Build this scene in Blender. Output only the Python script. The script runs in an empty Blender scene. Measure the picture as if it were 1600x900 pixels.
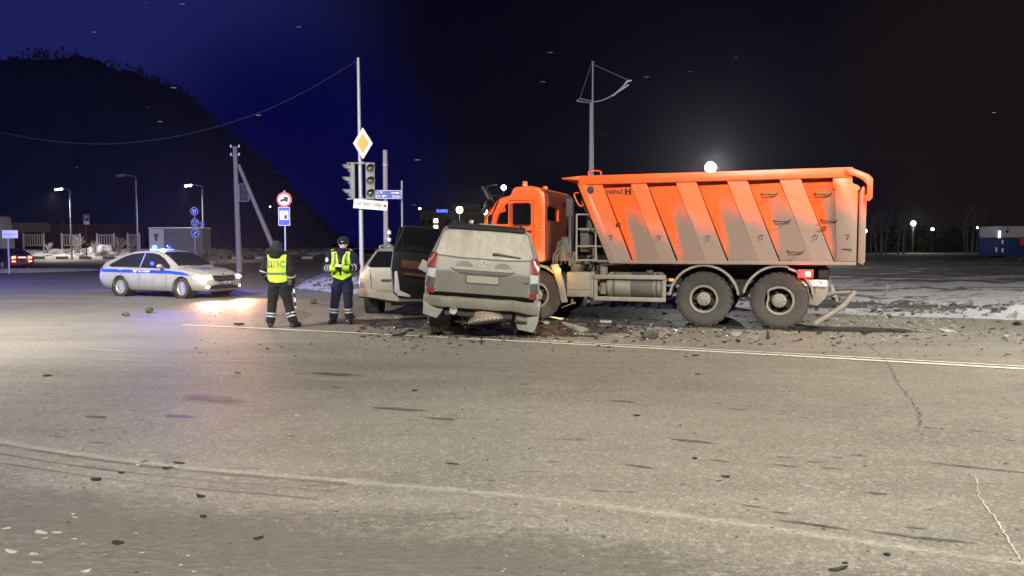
import bpy, bmesh, math, random
from mathutils import Vector, Matrix, geometry, noise
from mathutils.bvhtree import BVHTree

R = math.radians
PI = math.pi
sc = bpy.context.scene
COL = sc.collection
random.seed(7)

# ------------------------------------------------------------------ camera
CAM_H, PITCH, FPX = 1.6, R(3.05), 1200.0
cam_d = bpy.data.cameras.new('camera')
cam_d.sensor_width = 36.0
cam_d.lens = 36.0 * FPX / 1600.0
cam_d.clip_start, cam_d.clip_end = 0.1, 4000
cam = bpy.data.objects.new('camera', cam_d)
COL.objects.link(cam)
cam.location = (0, 0, CAM_H)
cam.rotation_euler = (PI / 2 - PITCH, 0, 0)
sc.camera = cam

# ------------------------------------------------------------------ world, exposure
sc.view_settings.view_transform = 'Standard'
sc.view_settings.look = 'None'
sc.view_settings.gamma = 1.0
sc.view_settings.exposure = 0.0
sc.view_settings.use_curve_mapping = False
sc.cycles.use_denoising = True
sc.cycles.sample_clamp_indirect = 4.0
sc.cycles.max_bounces = 5
sc.cycles.caustics_reflective = False
sc.cycles.caustics_refractive = False
sc.cycles.transparent_max_bounces = 12

def ray(px, py):
    d = Vector(((px - 800) / FPX, 1.0, (450 - py) / FPX))
    c, s = math.cos(PITCH), math.sin(PITCH)
    return Vector((d.x, d.y * c + d.z * s, -d.y * s + d.z * c))

def gp(px, py, z=0.0):
    d = ray(px, py)
    t = (z - CAM_H) / d.z
    return Vector((d.x * t, d.y * t, z))

def at(px, py, Y):
    d = ray(px, py)
    t = Y / d.y
    return Vector((d.x * t, Y, CAM_H + d.z * t))

world = bpy.data.worlds.new('World')
sc.world = world
world.use_nodes = True
wn = world.node_tree
wn.nodes.clear()
def wnode(t, **kw):
    n = wn.nodes.new(t)
    for k, v in kw.items():
        setattr(n, k, v)
    return n
w_out = wnode('ShaderNodeOutputWorld')
w_bg = wnode('ShaderNodeBackground')
w_bg.inputs['Strength'].default_value = 1.0
w_tc = wnode('ShaderNodeTexCoord')
def wdot(vec, lo, hi):
    dp = wnode('ShaderNodeVectorMath', operation='DOT_PRODUCT')
    wn.links.new(w_tc.outputs['Generated'], dp.inputs[0])
    dp.inputs[1].default_value = vec.normalized()
    mr = wnode('ShaderNodeMapRange', interpolation_type='SMOOTHERSTEP')
    wn.links.new(dp.outputs['Value'], mr.inputs['Value'])
    mr.inputs['From Min'].default_value = lo
    mr.inputs['From Max'].default_value = hi
    return mr.outputs['Result']
def wmix(fac, a, b):
    m = wnode('ShaderNodeMix', data_type='RGBA')
    wn.links.new(fac, m.inputs['Factor'])
    for sock, v in ((m.inputs[6], a), (m.inputs[7], b)):
        if isinstance(v, tuple):
            sock.default_value = (*v, 1)
        else:
            wn.links.new(v, sock)
    return m.outputs[2]
# night glow: deep blue to the left where the beacon lights the falling snow, faint town glow to the right
c0 = wmix(wdot(ray(1650, 110), 0.962, 1.0), (0.0012, 0.0010, 0.0055), (0.0085, 0.0046, 0.0050))
c1 = wmix(wdot(ray(-100, 0), 0.86, 0.995), c0, (0.0110, 0.0125, 0.098))
c2 = wmix(wdot(ray(455, 285), 0.972, 0.999), c1, (0.0006, 0.0008, 0.043))
sky = wnode('ShaderNodeTexSky', sky_type='NISHITA')
sky.sun_disc = False
sky.sun_elevation = R(-4)
sky.sun_rotation = R(200)
sk_mul = wnode('ShaderNodeMix', data_type='RGBA', blend_type='ADD')
sk_mul.inputs['Factor'].default_value = 0.002
wn.links.new(c2, sk_mul.inputs[6])
wn.links.new(sky.outputs['Color'], sk_mul.inputs[7])
wn.links.new(sk_mul.outputs[2], w_bg.inputs['Color'])
wn.links.new(w_bg.outputs[0], w_out.inputs[0])

# ------------------------------------------------------------------ object helpers
def thing(name, label, cat, loc=(0, 0, 0), rotz=0.0, group=None):
    o = bpy.data.objects.new(name, None)
    COL.objects.link(o)
    o.empty_display_size = 0.3
    o.location = loc
    o.rotation_euler = (0, 0, rotz)
    return tag(o, label, cat, group)

def tag(o, label=None, cat=None, group=None, kind=None):
    if label: o['label'] = label
    if cat: o['category'] = cat
    if group: o['group'] = group
    if kind: o['kind'] = kind
    return o

def obj(name, bm, mats, parent=None, smooth=None, label=None, xf=None):
    me = bpy.data.meshes.new(name)
    if xf is not None:
        bm.transform(xf)
    bm.to_mesh(me)
    bm.free()
    for m in (mats if isinstance(mats, (list, tuple)) else [mats]):
        me.materials.append(m)
    if smooth is not None:
        for p in me.polygons:
            p.use_smooth = True
        me.set_sharp_from_angle(angle=R(smooth))
    o = bpy.data.objects.new(name, me)
    COL.objects.link(o)
    if parent is not None:
        o.parent = parent
    if label: o['label'] = label
    return o

def share(name, me, parent=None, mat=None):
    o = bpy.data.objects.new(name, me)
    COL.objects.link(o)
    if parent is not None:
        o.parent = parent
    if mat is not None: o.matrix_local = mat
    return o

def copy_tree(o, parent=None):
    c = o.copy()
    COL.objects.link(c)
    if parent is not None:
        c.parent = parent
    for ch in list(o.children):
        copy_tree(ch, c)
    return c

def lamp(name, kind, loc, power, color=(1, 1, 1), size=0.1, parent=None, aim=None, spot=None, blend=0.6):
    d = bpy.data.lights.new(name, kind)
    d.energy = power
    d.color = color
    d.shadow_soft_size = size
    o = bpy.data.objects.new(name, d)
    COL.objects.link(o)
    if parent is not None: o.parent = parent
    o.location = loc
    if aim is not None:
        o.rotation_euler = (Vector(aim) - Vector(loc)).to_track_quat('-Z', 'Y').to_euler()
    if kind == 'SPOT':
        d.spot_size = R(spot or 120)
        d.spot_blend = blend
    return o

NB = bmesh.new

def box(bm, x0, x1, y0, y1, z0, z1, bev=0.0, seg=2, mi=0):
    vs = [bm.verts.new((x, y, z)) for x in (x0, x1) for y in (y0, y1) for z in (z0, z1)]
    fs = []
    for a, b, c, d in ((0, 1, 3, 2), (4, 6, 7, 5), (0, 4, 5, 1), (2, 3, 7, 6), (0, 2, 6, 4), (1, 5, 7, 3)):
        f = bm.faces.new((vs[a], vs[b], vs[c], vs[d])); f.material_index = mi; fs.append(f)
    if bev > 0:
        es = list({e for f in fs for e in f.edges})
        bmesh.ops.bevel(bm, geom=es, offset=bev, segments=seg, profile=0.5, affect='EDGES')
    return vs

def boxm(bm, size, M, bev=0.0, mi=0):
    t = NB()
    sx, sy, sz = size
    box(t, -sx / 2, sx / 2, -sy / 2, sy / 2, -sz / 2, sz / 2, bev, mi=mi)
    t.transform(M)
    merge(bm, t)

def merge(bm, t):
    me = bpy.data.meshes.new('tmp')
    t.to_mesh(me); t.free()
    bm.from_mesh(me)
    bpy.data.meshes.remove(me)

def frame_of(d):
    d = d.normalized()
    up = Vector((0, 0, 1)) if abs(d.z) < 0.95 else Vector((1, 0, 0))
    a = d.cross(up).normalized()
    return a, d.cross(a).normalized()

def tube(bm, pts, rad, n=10, cap=True, closed=False, flat=None, mi=0):
    """a tube along pts, rad a number or a list; flat=(ax, ay) scales the two cross axes"""
    pts = [Vector(p) for p in pts]
    if not isinstance(rad, (list, tuple)): rad = [rad] * len(pts)
    rings = []
    N = len(pts)
    prev = None
    for i, p in enumerate(pts):
        if closed:
            d = pts[(i + 1) % N] - pts[i - 1]
        else:
            d = pts[min(i + 1, N - 1)] - pts[max(i - 1, 0)]
        if d.length < 1e-9: d = Vector((0, 0, 1))
        if prev is None:
            a, b = frame_of(d)
        else:
            dn = d.normalized()
            a = (prev - dn * prev.dot(dn)).normalized()
            b = dn.cross(a).normalized()
        prev = a
        r = rad[i]
        ra, rb = (r, r) if not isinstance(r, (tuple, list)) else r
        rings.append([bm.verts.new(p + a * (math.cos(2 * PI * k / n) * ra) + b * (math.sin(2 * PI * k / n) * rb)) for k in range(n)])
    M = N if closed else N - 1
    for i in range(M):
        A, B = rings[i], rings[(i + 1) % N]
        for k in range(n):
            f = bm.faces.new((A[k], A[(k + 1) % n], B[(k + 1) % n], B[k])); f.material_index = mi
    if cap and not closed:
        f = bm.faces.new(rings[0][::-1]); f.material_index = mi
        f = bm.faces.new(rings[-1]); f.material_index = mi
    return rings

def lathe(bm, prof, M=None, n=32, mi=0, arc=2 * PI, closed=False):
    """prof: (r, a) pairs turned about local z of M"""
    M = M or Matrix()
    full = abs(arc - 2 * PI) < 1e-6
    cnt = n if full else n + 1
    rings = []
    for k in range(cnt):
        t = arc * k / n
        rings.append([bm.verts.new(M @ Vector((r * math.cos(t), r * math.sin(t), a))) for r, a in prof])
    m = len(prof)
    for k in range(n):
        A, B = rings[k], rings[(k + 1) % cnt]
        for i in range(m if closed else m - 1):
            j = (i + 1) % m
            try:
                f = bm.faces.new((A[i], B[i], B[j], A[j])); f.material_index = mi
            except ValueError:
                pass
    bmesh.ops.remove_doubles(bm, verts=[v for r in rings for v in r if v.is_valid], dist=1e-6)

def prism(bm, poly, M, d0, d1, mi=0, bev=0.0):
    """poly in local xy of M, thick from d0 to d1 along local z"""
    t = NB()
    a = [t.verts.new((x, y, d0)) for x, y in poly]
    b = [t.verts.new((x, y, d1)) for x, y in poly]
    n = len(poly)
    t.faces.new(a[::-1]); t.faces.new(b)
    for i in range(n):
        t.faces.new((a[i], a[(i + 1) % n], b[(i + 1) % n], b[i]))
    bmesh.ops.recalc_face_normals(t, faces=t.faces)
    if bev > 0:
        bmesh.ops.bevel(t, geom=list(t.edges), offset=bev, segments=2, profile=0.5, affect='EDGES')
    for f in t.faces: f.material_index = mi
    t.transform(M)
    merge(bm, t)

def ball(bm, c, r, u=14, v=9, mi=0, M=None):
    rx, ry, rz = r if isinstance(r, (tuple, list)) else (r, r, r)
    t = NB()
    bmesh.ops.create_uvsphere(t, u_segments=u, v_segments=v, radius=1)
    for w in t.verts: w.co = Vector((w.co.x * rx, w.co.y * ry, w.co.z * rz))
    if M is not None: t.transform(M)
    for w in t.verts: w.co += Vector(c)
    for f in t.faces: f.material_index = mi
    merge(bm, t)

# plane frames: XZ -> looking along +y from the -y side; YZ seen from behind (-x)
def axes(origin, ex, ey):
    ex, ey = Vector(ex).normalized(), Vector(ey).normalized()
    ez = ex.cross(ey)
    M = Matrix((ex, ey, ez)).transposed().to_4x4()
    M.translation = Vector(origin)
    return M

_text_cache = {}
def text_bm(s, size, align='CENTER'):
    """flat mesh of the words in the xy plane, centred"""
    cu = bpy.data.curves.new('words', 'FONT')
    cu.body = s
    cu.size = size
    cu.align_x = align
    cu.align_y = 'CENTER'
    cu.resolution_u = 3
    cu.offset = size * .018
    o = bpy.data.objects.new('words', cu)
    COL.objects.link(o)
    dg = bpy.context.evaluated_depsgraph_get()
    me = bpy.data.meshes.new_from_object(o.evaluated_get(dg))
    bm = NB()
    bm.from_mesh(me)
    bpy.data.objects.remove(o)
    bpy.data.curves.remove(cu)
    bpy.data.meshes.remove(me)
    return bm

def words(name, s, size, M, mat, parent, align='CENTER', sx=1.0, bold=0.0):
    bm = text_bm(s, size, align)
    for v in bm.verts: v.co.x *= sx
    return obj(name, bm, mat, parent, xf=M)

def evaluated_bm(o):
    dg = bpy.context.evaluated_depsgraph_get()
    me = bpy.data.meshes.new_from_object(o.evaluated_get(dg))
    bm = NB(); bm.from_mesh(me)
    bpy.data.meshes.remove(me)
    return bm

AX = {  # view side: (a axis, b axis, outward)
    '-y': (Vector((1, 0, 0)), Vector((0, 0, 1)), Vector((0, -1, 0))),
    '+y': (Vector((-1, 0, 0)), Vector((0, 0, 1)), Vector((0, 1, 0))),
    '-x': (Vector((0, -1, 0)), Vector((0, 0, 1)), Vector((-1, 0, 0))),
    '+x': (Vector((0, 1, 0)), Vector((0, 0, 1)), Vector((1, 0, 0))),
    '+z': (Vector((0, 1, 0)), Vector((-1, 0, 0)), Vector((0, 0, 1))),
}
def fill2d(poly, step):
    """triangles filling poly with an inner grid; returns bmesh in xy"""
    pts, n = [], len(poly)
    for i in range(n):
        a, b = Vector(poly[i]), Vector(poly[(i + 1) % n])
        k = max(1, int((b - a).length / step))
        for j in range(k): pts.append(a.lerp(b, j / k))
    m = len(pts)
    xs = [p.x for p in pts]; ys = [p.y for p in pts]
    inner = []
    def inside(q):
        c = False
        for i in range(m):
            p1, p2 = pts[i], pts[i - 1]
            if (p1.y > q.y) != (p2.y > q.y) and q.x < (p2.x - p1.x) * (q.y - p1.y) / (p2.y - p1.y) + p1.x: c = not c
        return c
    x = min(xs) + step * .5
    while x < max(xs):
        y = min(ys) + step * .5
        while y < max(ys):
            q = Vector((x, y))
            if inside(q): inner.append(q)
            y += step
        x += step
    vs, _e, fs, *_ = geometry.delaunay_2d_cdt(pts + inner, [], [list(range(m))], 1, 1e-5)
    bm = NB()
    bv = [bm.verts.new((v.x, v.y, 0)) for v in vs]
    for f in fs:
        try: bm.faces.new([bv[i] for i in f])
        except ValueError: pass
    return bm

def conform(bm2, side, bvh, off=0.006, maxd=None):
    """lay a flat bmesh onto a body seen from one side; a thin lip turns back to the body so that it has an edge"""
    a, b, o = AX[side]
    for v in bm2.verts:
        base = a * v.co.x + b * v.co.y
        hit = bvh.ray_cast(base + o * 12, -o)
        if hit[0] is None:
            hit = bvh.find_nearest(base + o * 1.0)
        p, nn = hit[0], hit[1]
        if nn.dot(o) < 0: nn = -nn
        v.co = p + (nn * .5 + o * .5).normalized() * off
    bmesh.ops.recalc_face_normals(bm2, faces=bm2.faces)
    for f in bm2.faces:
        if f.normal.dot(o) < 0: f.normal_flip()
    return bm2

def patch(name, poly, side, bvh, mat, parent, off=0.006, step=0.05, smooth=40, label=None, xf=None):
    return obj(name, conform(fill2d(poly, step), side, bvh, off), mat, parent, smooth=smooth, label=label, xf=xf)

def strip_poly(pts, w):
    """a polyline of width w as a polygon"""
    pts = [Vector(p) for p in pts]
    L, Rr = [], []
    for i, p in enumerate(pts):
        d = (pts[min(i + 1, len(pts) - 1)] - pts[max(i - 1, 0)]).normalized()
        nrm = Vector((-d.y, d.x)) * (w / 2)
        L.append(p + nrm); Rr.append(p - nrm)
    return L + Rr[::-1]

def rounded(x0, x1, y0, y1, r, n=4):
    out = []
    for cx, cy, a in ((x1 - r, y1 - r, 0), (x0 + r, y1 - r, 90), (x0 + r, y0 + r, 180), (x1 - r, y0 + r, 270)):
        for k in range(n + 1):
            t = R(a + 90 * k / n)
            out.append((cx + r * math.cos(t), cy + r * math.sin(t)))
    return out

def ellipse(cx, cy, rx, ry, n=24):
    return [(cx + rx * math.cos(2 * PI * k / n), cy + ry * math.sin(2 * PI * k / n)) for k in range(n)]

# ------------------------------------------------------------------ material helpers
class NT:
    def __init__(self, name):
        self.m = bpy.data.materials.new(name)
        self.m.use_nodes = True
        self.t = self.m.node_tree
        self.b = self.t.nodes['Principled BSDF']
        self.out = self.t.nodes['Material Output']
    def n(self, ty, **kw):
        nd = self.t.nodes.new(ty)
        for k, v in kw.items(): setattr(nd, k, v)
        return nd
    def l(self, a, b): self.t.links.new(a, b)
    def put(self, sock, v):
        if v is None: return
        if hasattr(v, 'is_output') or hasattr(v, 'is_linked'):
            self.l(v, sock)
        elif isinstance(v, (tuple, list)) and len(v) == 3 and sock.type == 'RGBA':
            sock.default_value = (*v, 1)
        else: sock.default_value = v
    def coord(self, scale=(1, 1, 1), rotz=0.0, kind='Object'):
        tc = self.n('ShaderNodeTexCoord')
        mp = self.n('ShaderNodeMapping')
        mp.inputs['Scale'].default_value = scale
        mp.inputs['Rotation'].default_value = (0, 0, rotz)
        self.l(tc.outputs[kind], mp.inputs['Vector'])
        return mp.outputs['Vector']
    def noise(self, scale, detail=4, rough=.55, vec=None, dist=0.0):
        nd = self.n('ShaderNodeTexNoise')
        nd.inputs['Scale'].default_value = scale
        nd.inputs['Detail'].default_value = detail
        nd.inputs['Roughness'].default_value = rough
        nd.inputs['Distortion'].default_value = dist
        if vec is None: vec = self.coord()
        self.l(vec, nd.inputs['Vector'])
        return nd.outputs['Fac']
    def ramp(self, fac, stops, interp='LINEAR'):
        r = self.n('ShaderNodeValToRGB')
        r.color_ramp.interpolation = interp
        el = r.color_ramp.elements
        while len(el) < len(stops): el.new(0.5)
        for e, (p, c) in zip(el, stops):
            e.position = p
            e.color = (c, c, c, 1) if isinstance(c, (int, float)) else (*c, 1)
        self.l(fac, r.inputs['Fac'])
        return r.outputs['Color']
    def mr(self, v, a, b, c=0.0, d=1.0, smooth=True):
        m = self.n('ShaderNodeMapRange', interpolation_type='SMOOTHSTEP' if smooth else 'LINEAR')
        self.put(m.inputs['Value'], v)
        for k, x in (('From Min', a), ('From Max', b), ('To Min', c), ('To Max', d)): self.put(m.inputs[k], x)
        return m.outputs['Result']
    def math(self, op, a, b=None, c=None):
        m = self.n('ShaderNodeMath', operation=op)
        self.put(m.inputs[0], a); self.put(m.inputs[1], b)
        if c is not None: self.put(m.inputs[2], c)
        return m.outputs[0]
    def mix(self, f, a, b, blend='MIX'):
        m = self.n('ShaderNodeMix', data_type='RGBA', blend_type=blend)
        self.put(m.inputs['Factor'], f); self.put(m.inputs[6], a); self.put(m.inputs[7], b)
        return m.outputs[2]
    def sep(self, vec):
        s = self.n('ShaderNodeSeparateXYZ'); self.l(vec, s.inputs[0]); return s.outputs
    def bump(self, h, strength=.3, dist=.02):
        b = self.n('ShaderNodeBump')
        b.inputs['Strength'].default_value = strength
        b.inputs['Distance'].default_value = dist
        self.l(h, b.inputs['Height'])
        self.l(b.outputs[0], self.b.inputs['Normal'])
    def set(self, col=None, rough=None, metal=None, spec=None):
        self.put(self.b.inputs['Base Color'], col)
        self.put(self.b.inputs['Roughness'], rough)
        self.put(self.b.inputs['Metallic'], metal)
        if spec is not None: self.b.inputs['Specular IOR Level'].default_value = spec
        return self.m

DUST = (0.30, 0.275, 0.225)

def pm(name, col, rough=.5, metal=0.0, var=.18, scale=6.0, bump=0.0, bscale=40, dirt=None, dcol=DUST, coat=0.0, spec=None):
    """painted / plain material with uneven tone; dirt=(z where it is full, z where it ends, amount)"""
    t = NT(name)
    n1 = t.noise(scale, 5)
    lo = tuple(c * (1 - var) for c in col)
    hi = tuple(min(1, c * (1 + var)) for c in col)
    c = t.mix(n1, lo, hi)
    r = t.mr(n1, .3, .7, max(.02, rough - .08), min(1, rough + .08))
    if dirt:
        z0, z1, am = dirt
        z = t.sep(t.coord())[2]
        nz = t.noise(3.5, 6, .6)
        zz = t.math('ADD', z, t.math('MULTIPLY', t.math('SUBTRACT', nz, .5), (z1 - z0) * 1.1))
        f = t.mr(zz, z0, z1, am, 0.0)
        f2 = t.math('MAXIMUM', f, t.mr(t.noise(14, 6, .65), .52, .75, 0, am * .45))
        c = t.mix(f2, c, dcol)
        r = t.mix(f2, r, (.85, .85, .85))
    t.set(c, r, metal, spec)
    if coat: t.b.inputs['Coat Weight'].default_value = coat
    if bump: t.bump(t.noise(bscale, 6, .6), bump, .01)
    return t.m

def em(name, col, strength):
    t = NT(name)
    t.set((.02, .02, .02), .4)
    t.b.inputs['Emission Color'].default_value = (*col, 1)
    t.b.inputs['Emission Strength'].default_value = strength
    return t.m

def lens_mat(name, col, rough=.15):
    t = NT(name)
    w = t.n('ShaderNodeTexWave'); w.inputs['Scale'].default_value = 30
    t.l(t.coord(), w.inputs['Vector'])
    t.set(t.mix(w.outputs['Fac'], tuple(c * .8 for c in col), col), rough)
    return t.m

def glass_dark(name, col=(.003, .0035, .005), rough=.02, dirt=0.0):
    t = NT(name)
    n = t.noise(5, 5)
    c = t.mix(n, col, tuple(x * 2.2 for x in col))
    if dirt:
        f = t.mr(t.noise(2.2, 7, .6), .30, .62, dirt * .7, dirt)
        c = t.mix(f, c, DUST); t.set(c, t.mix(f, (rough,) * 3, (.8,) * 3))
    else:
        t.set(c, t.mr(n, .3, .7, rough, rough + .04))
    return t.m

M = {}
M['rubber'] = pm('rubber', (.026, .025, .024), .9, var=.35, scale=12, bump=.4, bscale=60, dirt=(-.35, .60, .38), dcol=(.11, .10, .088), spec=.2)
M['black'] = pm('black_trim', (.018, .018, .019), .55, var=.3, dirt=(.1, .9, .25))
M['blackp'] = pm('black_plastic', (.012, .012, .014), .4, var=.3)
M['dark'] = pm('dark_underbody', (.020, .019, .018), .8, var=.4, bump=.3)
M['steel'] = pm('galvanised_steel', (.36, .37, .38), .5, metal=.35, var=.2, scale=9, bump=.1)
M['greypaint'] = pm('grey_pole_paint', (.30, .31, .33), .55, var=.2, scale=5, bump=.15)
M['white'] = pm('white_paint', (.74, .74, .74), .45, var=.06)
M['whitep'] = pm('white_sign_face', (.78, .77, .75), .5, var=.05)
M['chrome'] = pm('chrome', (.6, .6, .6), .2, metal=1, var=.1)
M['wood'] = pm('weathered_timber', (.21, .19, .17), .85, var=.35, scale=4, bump=.5, bscale=25)
M['concrete'] = pm('concrete', (.30, .29, .28), .85, var=.2, scale=6, bump=.3)
M['glass'] = glass_dark('dark_glass')
M['red_lens'] = lens_mat('red_lens', (.13, .012, .016), .3)
M['amber_on'] = em('amber_lamp', (1.0, .33, .02), 14)
M['red_on'] = em('red_lamp', (1.0, .02, .025), 1.6)
M['lampwhite'] = em('white_lamp', (1.0, .97, .92), 30)
M['lampyellow'] = em('warm_lamp', (1.0, .92, .60), 22)
M['bluesign'] = pm('blue_sign_face', (.012, .05, .42), .4, var=.08)
M['redsign'] = pm('red_sign_border', (.55, .03, .05), .4, var=.08)
M['orangesign'] = pm('orange_sign_face', (.72, .28, .03), .4, var=.08)
t_ = NT('clear_dark_glass'); t_.set((.01, .011, .014), .02)
_tr = t_.n('ShaderNodeBsdfTransparent'); _tr.inputs[0].default_value = (.55, .58, .62, 1); _mx = t_.n('ShaderNodeMixShader'); _mx.inputs[0].default_value = .30
t_.l(_tr.outputs[0], _mx.inputs[1]); t_.l(t_.b.outputs[0], _mx.inputs[2]); t_.l(_mx.outputs[0], t_.out.inputs['Surface'])
M['clearglass'] = t_.m
M['ink'] = pm('black_lettering', (.015, .015, .015), .6, var=.1)
M['dusty'] = pm('dusty_metal', (.165, .155, .130), .8, var=.4, scale=5, bump=.25)
M['dusty_dark'] = pm('dusty_dark_metal', (.070, .067, .060), .8, var=.4, scale=5, bump=.2)
M['cable'] = pm('black_cable', (.03, .03, .035), .6)

# ------------------------------------------------------------------ night lighting (street lamps of the junction)
def street_lamp(base, h, arm, label, lit=True, group=None, power=0, color=(1, .96, .9), arm_up=.5, head_mat=None, spot=150, rr=.085, aim=None):
    """round tapered post, curved bracket and a flat lamp head; arm is the (x, y) reach of the bracket"""
    t = thing('street_lamp', label, 'street lamp', base, 0, group)
    bm = NB(); tube(bm, [(0, 0, -.3), (0, 0, h * .5), (0, 0, h)], [rr * 1.25, rr, rr * .7], 12)
    lathe(bm, [(0, 0), (rr * 2.2, 0), (rr * 2.2, .05), (rr * 1.3, .09), (0, .09)], n=12)
    obj('post', bm, M['greypaint'], t, 50)
    ax, ay = arm
    bm = NB(); pts = [(ax * k / 6, ay * k / 6, h - .1 + arm_up * math.sin(k / 6 * PI / 2)) for k in range(7)]
    tube(bm, pts, rr * .55, 8); obj('bracket', bm, M['greypaint'], t, 50)
    d = Vector((ax, ay, 0)).normalized()
    tip = Vector(pts[-1])
    Mx = axes(tip + d * .3, d, Vector((-d.y, d.x, 0)))
    bm = NB(); box(bm, -.36, .36, -.15, .15, -.02, .09, .03); bm.transform(Mx)
    hd = obj('lamp_head', bm, M['greypaint'], t, 40)
    bm = NB(); box(bm, -.3, .3, -.12, .12, -.07, -.022, .02); bm.transform(Mx)
    obj('diffuser', bm, (head_mat or M['lampwhite']) if lit else M['whitep'], hd, 40)
    if power:
        lp = tip + d * .3 + Vector((0, 0, -.14))
        lamp('lamp_light', 'SPOT' if spot else 'POINT', lp, power, color, .16, t, aim=(aim if aim else lp + Vector((0, 0, -1))), spot=spot, blend=.8)
    return t

KEY = (1.0, .925, .80)
street_lamp((-16.0, 6.5, 0), 10.4, (2.0, .4), 'tall street lamp out of the picture at the left side of the road', True, None, 45000, (1.0, .925, .81), aim=(-5, 9, 0), spot=165)
street_lamp((17.0, 2.5, 0), 10.4, (-2.0, .6), 'tall street lamp out of the picture at the right side of the road', True, None, 38000, KEY, aim=(1, 8, 0), spot=165)
street_lamp((-1.5, -9.5, 0), 10.4, (.6, 2.0), 'tall street lamp behind the camera on the near road side', True, None, 44000, KEY, aim=(0, 13, 0), spot=150)

# ------------------------------------------------------------------ ground and road
RD = Vector((.937, -.350))                                    # direction of the main road
RN = Vector((.350, .937))                                     # across it, away from the camera
ROT = math.atan2(RD.y, RD.x)

def asphalt():
    t = NT('dusty_asphalt')
    v = t.coord()
    along = t.coord(scale=(.35, 3.2, 1), rotz=-ROT)
    big = t.noise(.22, 6, .6, v); big2 = t.noise(.55, 5, .6, t.coord(scale=(.5, 1.4, 1), rotz=-ROT))
    mid = t.noise(1.6, 7, .62, v, .6)
    streak = t.noise(1.0, 6, .6, along)
    grain = t.noise(55, 8, .75, v)
    fine = t.noise(170, 4, .8, v)
    c = t.mix(t.mr(big, .3, .7), (.150, .141, .118), (.205, .194, .163))
    c = t.mix(t.mr(streak, .35, .70, 0, .7), c, (.118, .112, .095))
    track = t.noise(1.0, 3, .5, t.coord(scale=(.04, .55, 1), rotz=-ROT))
    c = t.mix(t.mr(track, .42, .62, 0, .5), c, (.235, .226, .19))
    c = t.mix(t.mr(big2, .46, .66, 0, .55), c, (.098, .090, .076))
    c = t.mix(t.mr(mid, .5, .8, 0, .5), c, (.235, .226, .198))
    c = t.mix(t.mr(grain, .38, .62, .65, 0), c, (.075, .07, .06))
    c = t.mix(t.mr(fine, .56, .72, 0, .75), c, (.42, .41, .36))
    dash = t.noise(1.0, 5, .55, t.coord(scale=(1.3, 9.0, 1), rotz=-ROT))
    c = t.mix(t.mr(dash, .655, .70, 0, .75), c, (.055, .052, .045))
    va = t.n('ShaderNodeTexVoronoi'); va.inputs['Scale'].default_value = 34; t.l(v, va.inputs['Vector'])
    vb = t.n('ShaderNodeTexVoronoi'); vb.inputs['Scale'].default_value = 80; t.l(v, vb.inputs['Vector'])
    c = t.mix(t.mr(t.sep(va.outputs['Color'])[0], .0, .5, .30, 0, False), c, (.085, .08, .068))
    c = t.mix(t.mr(t.sep(va.outputs['Color'])[1], .72, 1.0, 0, .34, False), c, (.34, .325, .28))
    c = t.mix(t.mr(t.sep(vb.outputs['Color'])[0], .0, .45, .22, 0, False), c, (.07, .066, .057))
    c = t.mix(t.mr(t.sep(vb.outputs['Color'])[1], .80, 1.0, 0, .32, False), c, (.42, .40, .35))
    vo = t.n('ShaderNodeTexVoronoi', feature='DISTANCE_TO_EDGE'); vo.inputs['Scale'].default_value = .23
    wv = t.n('ShaderNodeVectorMath', operation='ADD')
    nz = t.n('ShaderNodeTexNoise'); nz.inputs['Scale'].default_value = 1.7; nz.inputs['Detail'].default_value = 6
    t.l(v, nz.inputs['Vector']); t.l(v, wv.inputs[0]); t.l(nz.outputs['Color'], wv.inputs[1]); t.l(wv.outputs[0], vo.inputs['Vector'])
    crack = t.mr(vo.outputs['Distance'], .0, .006, .5, 0, False)
    c = t.mix(t.math('MULTIPLY', crack, t.mr(t.noise(.5, 2, .5, v), .5, .62)), c, (.06, .056, .05))
    t.set(c, t.mr(big, .3, .7, .58, .72), spec=.35)
    h = t.math('ADD', t.math('MULTIPLY', grain, .6), t.math('MULTIPLY', fine, .5))
    h = t.math('ADD', h, t.math('MULTIPLY', mid, .8))
    t.bump(h, .35, .012)
    return t.m
M['asphalt'] = asphalt()

def plain_ground():
    t = NT('frozen_ground')
    n1 = t.noise(.05, 6); n2 = t.noise(.9, 7, .65)
    c = t.mix(t.mr(n1, .35, .65), (.045, .042, .040), (.085, .08, .076))
    c = t.mix(t.mr(n2, .55, .75), c, (.16, .16, .17))
    t.set(c, .9); t.bump(n2, .5, .2)
    return t.m
bm = NB()
bmesh.ops.create_grid(bm, x_segments=8, y_segments=8, size=600)
for v in bm.verts: v.co.z = -.05
o = tag(obj('ground', bm, plain_ground()), kind='structure')
bm = NB()
vs = [bm.verts.new((x, y, 0)) for x, y in ((-170, -60), (110, -60), (110, 128), (-170, 128))]
bm.faces.new(vs)
tag(obj('road', bm, M['asphalt']), kind='structure')

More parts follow.
